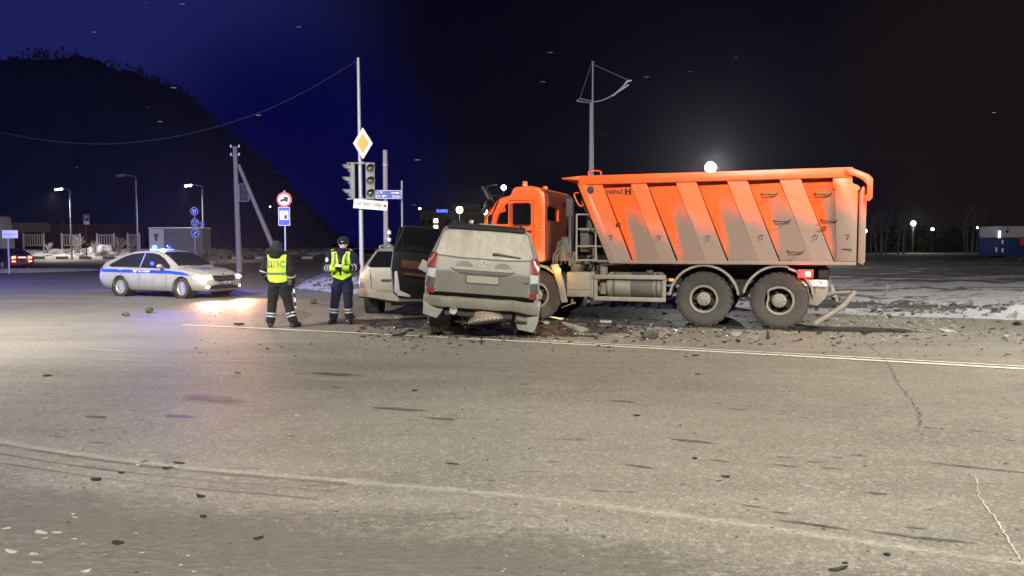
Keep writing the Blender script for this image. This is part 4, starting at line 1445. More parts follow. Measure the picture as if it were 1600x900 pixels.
for s in (1, -1):
    lamp('headlight_beam', 'SPOT', (3.62, s * .64, .66), 1000, (1.0, .48, .30), .10, PC, aim=(13, s * .9 - 6.5, .30), spot=72, blend=1.0)
lamp('headlight_spill', 'POINT', (3.85, -1.0, .60), 10, (1.0, .66, .45), .10, PC)
# bonnet lettering, blue letters read from the front
b_ = text_bm('ДПС', .34)
for v in b_.verts: v.co += Vector((0, -2.98, 0)); v.co.x *= 1.15
obj('bonnet_text', conform(b_, '+z', pc_bvh, .006), M['stripe'], body)
side_patch('tail_lamp', [(-1.02, .93), (-.80, .95), (-.82, .82), (-1.03, .80)], pc_bvh, M['red_lens'], body, off=.008)
patch('tail_lamp', [(.45, .95), (.66, .93), (.64, .82), (.45, .82)], '-x', pc_bvh, M['red_lens'], body, .01)
patch('tail_lamp', [(-.66, .93), (-.45, .95), (-.45, .82), (-.64, .82)], '-x', pc_bvh, M['red_lens'], body, .01)
# roof beacons: a bar with two domes, one of them lit
bm = NB(); box(bm, .82, 1.0, -.42, .42, 1.49, 1.54, .012); lb = obj('beacon_bar', bm, M['whitep'], PC, 40)
BLUE_ON = em('blue_beacon', (.03, .10, 1.0), 9)
bm = NB(); lathe(bm, [(.0, 0), (.085, 0), (.085, .05), (.07, .11), (.03, .13), (0, .132)], Matrix.Translation((.91, -.30, 1.54)), 20)
obj('beacon_dome', bm, BLUE_ON, lb, 60)
bm = NB(); lathe(bm, [(.0, 0), (.085, 0), (.085, .05), (.07, .11), (.03, .13), (0, .132)], Matrix.Translation((.91, .30, 1.54)), 20)
obj('beacon_dome', bm, pm('blue_beacon_plastic', (.02, .06, .5), .2, var=.05), lb, 60)
lamp('beacon_light', 'POINT', (.40, .48, 1.78), 1100, (.05, .08, 1.0), .08, PC)
lamp('beacon_light', 'POINT', (.91, -1.05, 1.40), 14, (.03, .06, 1.0), .06, PC)
# wheels
pc_tyre = mesh_of('tyre', tyre_bm(.32, .215, .21), M['rubber'])
M['alloy'] = pm('silver_alloy', (.52, .52, .52), .35, metal=.6, var=.15, dirt=(-.3, .3, .25))
pc_rim = mesh_of('rim', spoke_rim_bm(.215, .21, 12, sw=.036), M['alloy'])
pc_back = mesh_of('brake', rim_back_bm(.215, .21), M['dark'])
for x in (0, 2.69):
    for s in (1, -1):
        wheel_part('wheel', PC, (x, s * .785, .32), [('tyre', pc_tyre), ('rim', pc_rim), ('brake', pc_back)], (0 if s > 0 else PI) + (R(-8) if x > 1 else 0))
bm = NB(); box(bm, -.8, 3.3, -.62, .62, .20, .30, .02); obj('underbody', bm, M['dark'], PC)

# ------------------------------------------------------------------ black saloon with lit tail lamps (far left)
c_ = gp(6, 414)
BS = thing('black_saloon', 'black saloon with bright red tail lamps driving away beside the kerb', 'car', (-36.6, 56.6, 0), R(146))
bs_bm = car_body(pc_st, PCW, .365, 40); bs_bvh = bvh_of(bs_bm)
M['blackcar'] = pm('black_car_paint', (.025, .023, .026), .3, var=.2, dirt=(.1, .8, .4), dcol=(.10, .09, .085))
bb = obj('body', bs_bm.copy(), M['blackcar'], BS, 38)
liners(BS, PCW, .365, .58, .90)
side_patch('side_window', [(-.42, .985), (.02, 1.225), (.36, 1.325), (.62, 1.352), (.86, 1.36), (.86, .965)], bs_bvh, M['carglass'], bb)
side_patch('side_window', [(.93, 1.36), (1.25, 1.345), (1.50, 1.295), (1.80, 1.17), (2.12, .975), (.93, .96)], bs_bvh, M['carglass'], bb)
patch('windscreen', [(-.56, -1.62), (.56, -1.62), (.70, -2.40), (-.70, -2.40)], '+z', bs_bvh, M['carglass'], bb, .006, .1)
patch('rear_glass', [(-.52, .62), (.52, .62), (.50, -.10), (-.50, -.10)], '+z', bs_bvh, M['carglass'], bb, .006, .1)
M['red_hot'] = em('bright_tail_lamp', (1.0, .10, .06), 9)
for s in (1, -1):
    q = [(s * .40, .95), (s * .68, .92), (s * .66, .76), (s * .42, .78)]
    patch('tail_lamp', q if s > 0 else q[::-1], '-x', bs_bvh, M['red_hot'], bb, .02)
    q = [(s * .44, .60), (s * .66, .60), (s * .66, .53), (s * .44, .53)]
    patch('fog_lamp', q if s > 0 else q[::-1], '-x', bs_bvh, em('orange_red_lamp', (1, .25, .08), 10), bb, .02)
patch('number_plate', rounded(-.26, .26, .80, .90, .01), '-x', bs_bvh, em('lit_plate', (1, .95, .95), 1.2), bb, .02)
for s in (1, -1): lamp('tail_light', 'POINT', (-1.25, s * .55, .8), 25, (1, .08, .06), .1, BS)
bs_rim = mesh_of('rim', spoke_rim_bm(.215, .21, 7, sw=.05), M['alloy'])
for x in (0, 2.69):
    for s in (1, -1):
        wheel_part('wheel', BS, (x, s * .785, .32), [('tyre', pc_tyre), ('rim', bs_rim), ('brake', pc_back)], 0 if s > 0 else PI)

# ------------------------------------------------------------------ grey off-road wagon, wrecked, seen from behind
LC = thing('wrecked_suv', 'dusty grey off-road wagon seen from behind, leaning to one side against the orange truck', 'off-road wagon', (-.535, 14.12, 0), R(90))
ROLL = Matrix.Translation((0, 0, .55)) @ Matrix.Rotation(R(4.2), 4, 'X') @ Matrix.Translation((0, 0, -.52))
lc_st = [
    (-1.06, .66, 1.02, 1.10, 1.13, .84, .93, .90, .84),
    (-1.03, .60, 1.18, 1.30, 1.34, .90, .97, .945, .84),
    (-.97, .52, 1.30, 1.52, 1.56, .93, .985, .955, .80),
    (-.86, .47, 1.35, 1.74, 1.79, .94, .985, .955, .775),
    (-.74, .46, 1.37, 1.855, 1.905, .94, .985, .955, .745),
    (-.55, .45, 1.375, 1.885, 1.945, .94, .985, .955, .73),
    (.2, .44, 1.37, 1.90, 1.965, .94, .985, .955, .72),
    (1.0, .44, 1.36, 1.90, 1.965, .94, .985, .955, .69),
    (1.5, .44, 1.35, 1.86, 1.92, .94, .985, .95, .70),
    (1.95, .45, 1.33, 1.62, 1.70, .94, .98, .945, .74),
    (2.35, .46, 1.27, 1.33, 1.38, .94, .975, .94, .78),
    (2.8, .48, 1.20, 1.24, 1.29, .93, .97, .92, .76),
    (3.3, .52, 1.10, 1.14, 1.18, .90, .93, .88, .72),
    (3.62, .58, .98, 1.02, 1.05, .84, .86, .82, .66),
]
LCW = [(0, .40), (2.85, .40)]
def lc_dent(p):
    k = sstep(2.2, 3.6, p.x)
    n = noise.noise_vector(p * 2.1)
    return Vector((-.35 * k * (abs(n.x) + .3), .22 * n.y * k, .16 * n.z * k)) + Vector((0, 0, -.03 * sstep(.3, -.9, p.y) * k))
lc_bm = car_body(lc_st, LCW, .455, 64, .40, lc_dent)
lc_bvh = bvh_of(lc_bm)
def suv_paint(name, base, dust, amt):
    t = NT(name)
    v = t.coord(); z = t.sep(v)[2]
    n1 = t.noise(2.0, 7, .62, v); n2 = t.noise(11, 6, .65, v); n3 = t.noise(1.0, 5, .6, t.coord(scale=(3, 6, .7)))
    f = t.math('ADD', t.math('MULTIPLY', n1, .7), t.math('MULTIPLY', n3, .6))
    a = t.mr(f, .45, .85, amt * .62, amt)
    a = t.math('MULTIPLY', a, t.mr(n2, .25, .6, .85, 1.0))
    dd = t.mix(n2, tuple(c * .88 for c in dust), tuple(min(1, c * 1.1) for c in dust))
    t.set(t.mix(a, base, dd), t.mr(a, 0, 1, .3, .8, False))
    return t.m
M['lcpaint'] = suv_paint('dusty_grey_paint', (.060, .060, .058), (.225, .216, .188), .80)
M['lcpaint2'] = suv_paint('cleaner_grey_paint', (.022, .023, .022), (.105, .10, .086), .70)
M['lcbumper'] = suv_paint('smeared_bumper', (.035, .034, .031), (.235, .22, .18), .62)
M['lcglass'] = suv_paint('dusty_rear_glass', (.02, .02, .022), (.275, .263, .222), .97)
lbody = obj('body', lc_bm.copy(), M['lcpaint'], LC, 38, xf=None)
lbody.matrix_local = ROLL
def lp(name, poly, mat, off=.006, step=.06, smooth=40, side='-x', label=None):
    return patch(name, poly, side, lc_bvh, mat, lbody, off, step, smooth, label)
# view from behind: a = to the right of the picture, b = height
lp('rear_glass', [(-.64, 1.86), (.64, 1.86), (.72, 1.80), (.83, 1.44), (.78, 1.40), (.40, 1.375), (-.40, 1.375), (-.78, 1.40), (-.83, 1.44), (-.72, 1.80)], M['lcglass'], .008)
lp('glass_seal', strip_poly([(-.64, 1.865), (.64, 1.865), (.73, 1.805), (.845, 1.44), (.79, 1.39), (.40, 1.362), (-.40, 1.362), (-.79, 1.39), (-.845, 1.44), (-.73, 1.805), (-.64, 1.865)], .022), M['dusty_dark'], .007, .05)
bm = NB()                                              # roof spoiler with a dark underside
prism(bm, [(-.52, 1.965), (-.80, 1.925), (-.885, 1.885), (-.86, 1.862), (-.70, 1.88), (-.52, 1.90)], XZ, -.67, .67, bev=.012)
obj('roof_spoiler', bm, M['black'], lbody, 40)
bm = NB()
for s in (1, -1):
    tube(bm, [(-.45, s * .58, 1.95), (-.35, s * .60, 2.0), (1.1, s * .60, 2.01), (1.25, s * .58, 1.96)], .022, 8)
    obj('roof_rail', bm, M['black'], lbody, 50); bm = NB()
bm.free()
bm = NB(); boxm(bm, (.20, .34, .035), Matrix.Translation((-.38, -.02, 1.965)), .015); obj('roof_antenna', bm, M['dusty'], lbody, 40)
bm = NB(); tube(bm, [(-1.015, -.18, 1.46), (-1.02, -.26, 1.455), (-1.02, -.62, 1.425)], [.026, .022, .012], 8); ball(bm, (-1.01, -.17, 1.455), (.03, .04, .03))
obj('wiper', bm, M['black'], lbody, 50)
lp('tailgate_seam', strip_poly([(-.84, 1.13), (-.55, 1.155), (-.40, 1.10), (0, 1.085), (.40, 1.10), (.55, 1.155), (.84, 1.13)], .016), M['blackp'], .005)
lp('tailgate_panel', [(-.80, 1.115), (-.56, 1.135), (-.40, 1.08), (.40, 1.08), (.56, 1.135), (.80, 1.115), (.79, .80), (.74, .770), (-.74, .770), (-.79, .80)], M['lcpaint2'], .010, .07)
lp('garnish', [(-.55, 1.175), (.55, 1.175), (.44, 1.115), (.38, 1.10), (-.38, 1.10), (-.44, 1.115)], M['black'], .018, .05)
lp('garnish', [(-.56, 1.215), (.56, 1.215), (.50, 1.165), (-.50, 1.165)], M['lcpaint'], .032, .05)
for s in (1, -1):
    q = ellipse(s * .33, 1.21, .15, .105, 20); q = [p for p in q if p[1] > 1.205]
    lp('cleaner_patch', q, M['lcpaint2'], .0105, .05)
bm = NB()
EM = axes((-1.052, 0, 1.285), (0, -1, 0), (0, 0, 1))
for rx, ry, cy in ((.085, .058, 0), (.03, .055, 0), (.06, .025, .02)):
    tube(bm, [Vector((rx * math.cos(2 * PI * k / 28), cy + ry * math.sin(2 * PI * k / 28), 0)) for k in range(28)], .008, 6, closed=True)
bm.transform(EM); obj('emblem', bm, M['steel'], lbody, 60)
lp('number_plate', rounded(-.27, .27, .955, 1.075, .012), pm('blank_dusty_plate', (.17, .165, .14), .8, var=.1), .022)
lp('plate_frame', strip_poly([(-.285, .945), (.285, .945), (.285, 1.088), (-.285, 1.088), (-.285, .945)], .02), M['black'], .020, .05)
for s in (1, -1):
    def hp(poly): return poly if s > 0 else [(-a, b) for a, b in poly][::-1]
    lp('tail_lamp', hp([(.79, 1.40), (.88, 1.44), (.925, 1.38), (.945, 1.22), (.94, 1.16), (.80, 1.17)]), M['red_lens'], .016, .04)
    lp('reversing_lamp', hp([(.80, 1.155), (.94, 1.15), (.94, 1.02), (.82, 1.0)]), M['clear_lens'], .016, .04)
    lp('lamp_surround', hp([(.80, .99), (.945, 1.01), (.955, .84), (.82, .82)]), M['black'], .012, .05)
    lp('reflector', hp([(.80, .83), (.925, .845), (.935, .745), (.81, .735)]), M['red_lens'], .030, .04)
    sd = '-y' if s < 0 else '+y'
    q = [(-.98, 1.40), (-.82, 1.40), (-.86, 1.20), (-1.02, 1.18)]
    patch('tail_lamp', q if s < 0 else mir(q), sd, lc_bvh, M['red_lens'], lbody, .008, .05)
lp('badge', rounded(.70, .79, .99, 1.02, .008), M['blackp'], .014)
# side windows
for sd in ('-y', '+y'):
    for q in ([(-.62, 1.43), (-.50, 1.80), (-.02, 1.82), (-.02, 1.43)], [(.06, 1.43), (.06, 1.82), (.92, 1.82), (.92, 1.43)], [(1.0, 1.43), (1.0, 1.82), (1.42, 1.79), (1.95, 1.42)]):
        patch('side_window', q if sd == '-y' else mir(q), sd, lc_bvh, M['glass'], lbody, .006, .08)
patch('windscreen', [(-.60, -1.62), (.60, -1.62), (.74, -2.22), (-.74, -2.22)], '+z', lc_bvh, M['glass'], lbody, .006, .08)
# bumper: a shaped bar with a step and sagging corner
bm = NB()
sec = [(-.06, .705), (-.195, .685), (-.215, .665), (-.205, .59), (-.165, .52), (-.02, .50), (.0, .705)]
rows = []
for k in range(25):
    y = -.99 + 1.98 * k / 24
    e = abs(y) / .99
    dx = .14 * sstep(.72, 1.0, e)
    sag = -.05 * sstep(-.5, -.95, y)
    rows.append([bm.verts.new((-.98 + dx + sx_, y, sz_ + sag + .012 * noise.noise(Vector((y * 4, sz_, 1))))) for sx_, sz_ in sec])
for i in range(24):
    for j in range(len(sec)):
        bm.faces.new((rows[i][j], rows[i + 1][j], rows[i + 1][(j + 1) % len(sec)], rows[i][(j + 1) % len(sec)]))
bm.faces.new(rows[0]); bm.faces.new(rows[-1][::-1])
bmesh.ops.recalc_face_normals(bm, faces=bm.faces)
obj('rear_bumper', bm, M['lcbumper'], lbody, 40)
lp('bumper_gap', [(-.90, .765), (.90, .765), (.90, .69), (-.90, .69)], pm('black_gap', (.003, .003, .003), .9, spec=.05), .010, .06)
bm = NB(); prism(bm, [(.99, .70), (.98, .36), (.74, .30), (.60, .52), (.80, .60)], axes((-1.02, 0, 0), (0, 1, 0), (0, 0, 1)), -.03, .05, bev=.012)
obj('bumper_corner', bm, M['lcpaint'], lbody, 40)
bm = NB(); prism(bm, [(-.62, .56), (-.60, .34), (-.66, .20), (-.93, .16), (-1.0, .35), (-1.02, .72), (-.90, .66)], axes((-.92, 0, 0), (0, 1, 0), (0, 0, 1)), -.06, .05, bev=.015)
obj('bumper_corner', bm, M['lcpaint'], lbody, 40, label='torn bumper corner hanging in front of the wheel')
bm = NB(); tube(bm, [(-1.03, -.80, .37), (-1.05, -.62, .385)], .05, 10); obj('tow_cover', bm, M['black'], lbody, 50)
bm = NB(); box(bm, -.9, 2.4, -.70, .70, .42, .56, .03); tube(bm, [(0, -.75, .38), (0, .75, .44)], .07, 10); ball(bm, (0, 0, .41), .16)
tube(bm, [(-.7, .3, .45), (0, .3, .42)], .05, 8)
box(bm, -.99, -.94, -.55, .62, .36, .52, .02)
obj('underbody', bm, M['dark'], LC, xf=ROLL)
bm = NB(); tube(bm, [(-.4, .42, .42), (-1.06, .46, .46)], .055, 16); lathe(bm, [(.056, 0), (.066, .0), (.066, .06), (.052, .06), (.05, .0)], axes((-1.06, .46, .46), (0, 0, 1), (0, 1, 0)), 20)
obj('exhaust', bm, M['chrome'], LC, 50, xf=ROLL)
bm = tyre_bm(.36, .22, .22, 30)                         # spare wheel slung under the floor, dropped at one side
bm.transform(Matrix.Translation((-.72, -.12, .40)) @ Matrix.Rotation(R(-7), 4, 'X') @ Matrix.Rotation(R(9), 4, 'Y') @ Matrix.Rotation(R(90), 4, 'X'))
obj('spare_wheel', bm, pm('dusty_rubber', (.20, .175, .145), .9, var=.25), LC, 40)
lc_tyre = mesh_of('tyre', tyre_bm(.395, .25, .285, 34), pm('dusty_tyre_tread', (.27, .21, .165), .9, var=.3, scale=10))
lc_rim = mesh_of('rim', spoke_rim_bm(.25, .28, 6, sw=.07), M['alloy']); lc_back = mesh_of('brake', rim_back_bm(.25, .28), M['dark'])
for x in (0, 2.85):
    for s in (1, -1):
        wheel_part('wheel', LC, (x - (.15 if x > 1 and s < 0 else 0), s * (.83 if x < 1 else .80), .395), [('tyre', lc_tyre), ('rim', lc_rim), ('brake', lc_back)], (0 if s > 0 else PI) + (.35 if x > 1 else 0), 0)
liners(lbody, LCW, .455, .54, .93)
# open fuel flap on the left flank
bm = NB(); boxm(bm, (.02, .17, .19), Matrix.Translation((-.55, 1.06, 1.16)) @ Matrix.Rotation(R(24), 4, 'X'), .012)
obj('fuel_flap', bm, M['lcpaint'], lbody, 40)
# the two left doors hang open; seen from the cabin side
M['doortrim'] = pm('black_door_trim', (.005, .005, .006), .6, var=.3, scale=8, spec=.15)
M['brown'] = pm('brown_leather', (.045, .018, .010), .6, var=.25, bump=.2, spec=.2)
def open_door(hx, length, ang, lean, label, win):
    """door turned outwards by ang about its front edge; local u runs from the hinge to the free edge"""
    d = bpy.data.objects.new('door', None); COL.objects.link(d); d.parent = LC; d['label'] = label
    d.matrix_local = ROLL @ Matrix.Translation((hx, .955, 0)) @ Matrix.Rotation(R(-ang), 4, 'Z') @ Matrix.Rotation(R(lean), 4, 'X')
    # closed door would lie along -x; build along -x with the outside towards +y
    Lx = -length
    bm = NB()
    prism(bm, [(0, .52), (0, 1.36), (Lx, 1.38), (Lx - .02, 1.0), (Lx * .93, .55), (Lx * .80, .46), (-.06, .46)], XZ, -.06, .06, bev=.02)
    obj('door_panel', bm, M['doortrim'], d, 40)
    bm = NB(); prism(bm, [(0, .52), (0, 1.36), (Lx, 1.38), (Lx - .02, 1.0), (Lx * .93, .55), (Lx * .80, .46), (-.06, .46)], XZ, -.085, -.062, bev=.01)
    obj('door_skin', bm, M['lcpaint'], d, 40)
    bm = NB(); fr = [Vector((x, .0, z)) for x, z in win]
    tube(bm, fr, .030, 8, closed=False); obj('window_frame', bm, M['doortrim'], d, 50)
    bm = NB(); prism(bm, [(p[0], p[1]) for p in win], XZ, -.003, .003); obj('door_glass', bm, M['clearglass'], d)
    bm = NB()
    prism(bm, [(-.12, 1.02), (Lx * .86, 1.06), (Lx * .86, 1.22), (Lx * .5, 1.20), (-.12, 1.16)], XZ, .062, .085, bev=.01)
    prism(bm, [(Lx * .15, .88), (Lx * .8, .92), (Lx * .8, .98), (Lx * .15, .95)], XZ, .062, .13, bev=.01)
    obj('door_inlay', bm, M['brown'], d, 40)
    bm = NB(); box(bm, Lx * .80, Lx * .72, .088, .11, 1.10, 1.14, .008)
    obj('door_pull', bm, M['chrome'], d, 40)
    bm = NB(); box(bm, Lx * .9, Lx * .84, .062, .075, .56, .62, .005); obj('door_lamp', bm, em('door_lamp', (1, .55, .45), 1.5), d)
    bm = NB(); prism(bm, [(Lx * .95, .60), (Lx * .98, .98), (Lx * .93, 1.0), (Lx * .84, .62), (Lx * .62, .54), (Lx * .62, .50), (Lx * .88, .52)], XZ, .062, .078, bev=.006)
    obj('door_seal', bm, M['steel'], d, 40)
    return d
open_door(1.12, .98, 62, 3, 'rear side door swung open, black trim with a brown strip', [(0, 1.36), (-.10, 1.84), (-.80, 1.86), (-.98, 1.38)])
open_door(2.10, 1.05, 84, 0, 'front side door swung wide open', [(0, 1.34), (-.45, 1.80), (-.96, 1.84), (-1.04, 1.38)])

# ------------------------------------------------------------------ silver crossover behind the open doors
CX = thing('silver_crossover', 'silver crossover with a lit amber lamp and torn rear bumper behind the open black doors', 'car', (-2.62, 18.6, 0), R(86))
cx_st = [
    (-.90, .62, .90, 1.0, 1.03, .70, .80, .78, .66),
    (-.86, .52, 1.00, 1.16, 1.19, .78, .86, .83, .66),
    (-.78, .44, 1.04, 1.30, 1.34, .82, .895, .86, .62),
    (-.62, .38, 1.06, 1.46, 1.51, .84, .91, .87, .57),
    (-.45, .36, 1.07, 1.53, 1.585, .84, .91, .87, .55),
    (.2, .34, 1.06, 1.57, 1.63, .84, .91, .87, .56),
    (1.0, .33, 1.05, 1.56, 1.62, .84, .91, .87, .57),
    (1.5, .33, 1.04, 1.44, 1.50, .84, .91, .865, .60),
    (2.0, .34, 1.02, 1.18, 1.24, .84, .905, .86, .68),
    (2.35, .36, .98, 1.04, 1.08, .84, .90, .85, .70),
    (3.0, .40, .88, .93, .97, .80, .86, .80, .62),
    (3.45, .46, .72, .78, .80, .66, .70, .66, .5),
]
CXW = [(0, .345), (2.65, .345)]
cx_bm = car_body(cx_st, CXW, .40, 50, .34); cx_bvh = bvh_of(cx_bm)
M['silver'] = pm('dusty_silver_paint', (.20, .198, .19), .4, metal=.15, var=.2, dirt=(.2, 1.3, .6), dcol=(.15, .142, .125))
cb = obj('body', cx_bm.copy(), M['silver'], CX, 38)
liners(CX, CXW, .40, .55, .88)
def cp(name, poly, mat, off=.006, step=.06, side='-x'): return patch(name, poly, side, cx_bvh, mat, cb, off, step)
cp('rear_glass', [(-.48, 1.50), (.48, 1.50), (.66, 1.17), (.60, 1.13), (-.60, 1.13), (-.66, 1.17)], M['glass'], .008)
side_patch('quarter_window', [(-.62, 1.10), (-.50, 1.34), (-.25, 1.46), (.05, 1.50), (.05, 1.09)], cx_bvh, M['glass'], cb)
side_patch('side_window', [(.12, 1.09), (.12, 1.50), (.9, 1.50), (1.35, 1.44), (1.9, 1.08)], cx_bvh, M['glass'], cb)
for s in (1, -1):
    q = [(s * .58, 1.04), (s * .80, 1.02), (s * .84, .90), (s * .62, .84)]
    cp('tail_lamp', q if s > 0 else q[::-1], M['clear_lens'], .012, .05)
cp('handle_recess', rounded(-.34, .34, .80, .86, .02), M['blackp'], .010)
cp('tailgate_seam', strip_poly([(-.60, 1.08), (-.56, .64), (-.48, .56), (.48, .56), (.56, .64), (.60, 1.08)], .012), M['blackp'], .006)
bm = NB(); ball(bm, (-.74, .82, .985), (.05, .05, .05), 16, 10); obj('turn_lamp', bm, M['amber_on'], cb, 60)
lamp('turn_light', 'POINT', (-1.02, .95, .98), 8, (1, .42, .08), .06, CX)
bm = NB()
bm.free()
for s in (1, -1):
    bm = NB(); tube(bm, [(-.35, s * .50, 1.57), (-.25, s * .52, 1.625), (.9, s * .53, 1.66), (1.1, s * .52, 1.60)], .02, 8); obj('roof_rail', bm, M['steel'], cb, 50)
bm = NB()                                              # dropped bumper skin, higher at its outer end
rows = []
for k in range(21):
    u = k / 20
    y = .88 - 1.76 * u
    dx = .16 * (abs(y) / .88) ** 4
    z0 = .52 - .14 * u + .02 * math.sin(u * 9)
    rows.append([bm.verts.new((-1.02 + dx + a, y, z0 + b)) for a, b in ((.10, .13), (-.02, .12), (-.09, .05), (-.08, -.06), (.0, -.10), (.12, -.09))])
for i in range(20):
    for j in range(6): bm.faces.new((rows[i][j], rows[i + 1][j], rows[i + 1][(j + 1) % 6], rows[i][(j + 1) % 6]))
bm.faces.new(rows[0]); bm.faces.new(rows[-1][::-1])
bmesh.ops.recalc_face_normals(bm, faces=bm.faces)
obj('rear_bumper', bm, M['dusty'], CX, 50, label='torn bumper skin hanging low')
bm = NB(); box(bm, -.95, -.4, .05, .22, .32, .40, .01); lathe(bm, [(.03, 0), (.055, 0), (.055, .05), (.03, .05)], axes((-1.0, .12, .34), (0, 1, 0), (0, 0, 1)), 12, closed=True)
tube(bm, [(-.9, -.5, .42), (-.95, .1, .36), (-.85, .6, .40)], .02, 6)
obj('tow_bracket', bm, M['dark'], CX, 40)
cx_tyre = mesh_of('tyre', tyre_bm(.345, .22, .225), M['rubber'])
for x in (0, 2.65):
    for s in (1, -1):
        wheel_part('wheel', CX, (x, s * .79, .345), [('tyre', cx_tyre), ('rim', bs_rim), ('brake', pc_back)], 0 if s > 0 else PI)

# ================================================================== two traffic officers
def cloth(name, col, var=.25):
    t = NT(name)
    n = t.noise(9, 6, .6); n2 = t.noise(90, 4, .6)
    t.set(t.mix(n, tuple(c * (1 - var) for c in col), tuple(c * (1 + var) for c in col)), .85)
    t.b.inputs['Sheen Weight'].default_value = .04; t.b.inputs['Specular IOR Level'].default_value = .2
    t.bump(t.math('ADD', n, t.math('MULTIPLY', n2, .3)), .5, .02)
    return t.m
M['navy'] = cloth('navy_uniform', (.006, .009, .026))
M['charcoal'] = cloth('charcoal_uniform', (.009, .010, .011))
M['boot'] = pm('black_boots', (.012, .012, .013), .5)
M['skin'] = pm('skin', (.58, .38, .29), .5, var=.06, scale=20)
M['hivis'] = pm('yellow_green_vest', (.36, .58, .02), .7, var=.10, scale=7, bump=.4, bscale=12)
M['reflect'] = pm('reflective_tape', (.36, .38, .38), .35, metal=.2, var=.1)
M['taped'] = pm('grey_reflective_lettering', (.10, .13, .10), .6, var=.1)
M['glove'] = cloth('black_gloves', (.014, .014, .016))
M['fur'] = cloth('dark_fur', (.018, .018, .022), .5)

def capsule(bm, pts, rads, n=16):
    """tapered limb with rounded ends along pts"""
    pts = [Vector(p) for p in pts]
    def rr_(r): return r if isinstance(r, (tuple, list)) else (r, r)
    d0 = (pts[0] - pts[1]).normalized(); d1 = (pts[-1] - pts[-2]).normalized()
    P, Q = [], []
    r0, r1 = rr_(rads[0]), rr_(rads[-1])
    for k in (.95, .7, .35): P.append(pts[0] + d0 * max(r0) * .5 * k); Q.append(tuple(x * math.sqrt(1 - k * k) for x in r0))
    P += pts; Q += [rr_(r) for r in rads]
    for k in (.35, .7, .95): P.append(pts[-1] + d1 * max(r1) * .5 * k); Q.append(tuple(x * math.sqrt(1 - k * k) for x in r1))
    tube(bm, P, Q, n)

def smooth_limb(pts, rads, n=5):
    q = spline([(*p,) for p in pts], n)
    def rv(r): return Vector((*(r if isinstance(r, (tuple, list)) else (r, r)), 0))
    rq = spline([rv(r) for r in rads], n)
    return q, [(a.x, a.y) for a in rq]

def remeshed(bm, vox=.011, it=3):
    o = obj('rm', bm, [])
    md = o.modifiers.new('r', 'REMESH'); md.mode = 'VOXEL'; md.voxel_size = vox
    s = o.modifiers.new('s', 'SMOOTH'); s.factor = .5; s.iterations = it
    b = evaluated_bm(o)
    bpy.data.objects.remove(o)
    return b

def vspline(pts, rads, n=4):
    return smooth_limb(pts, rads, n)

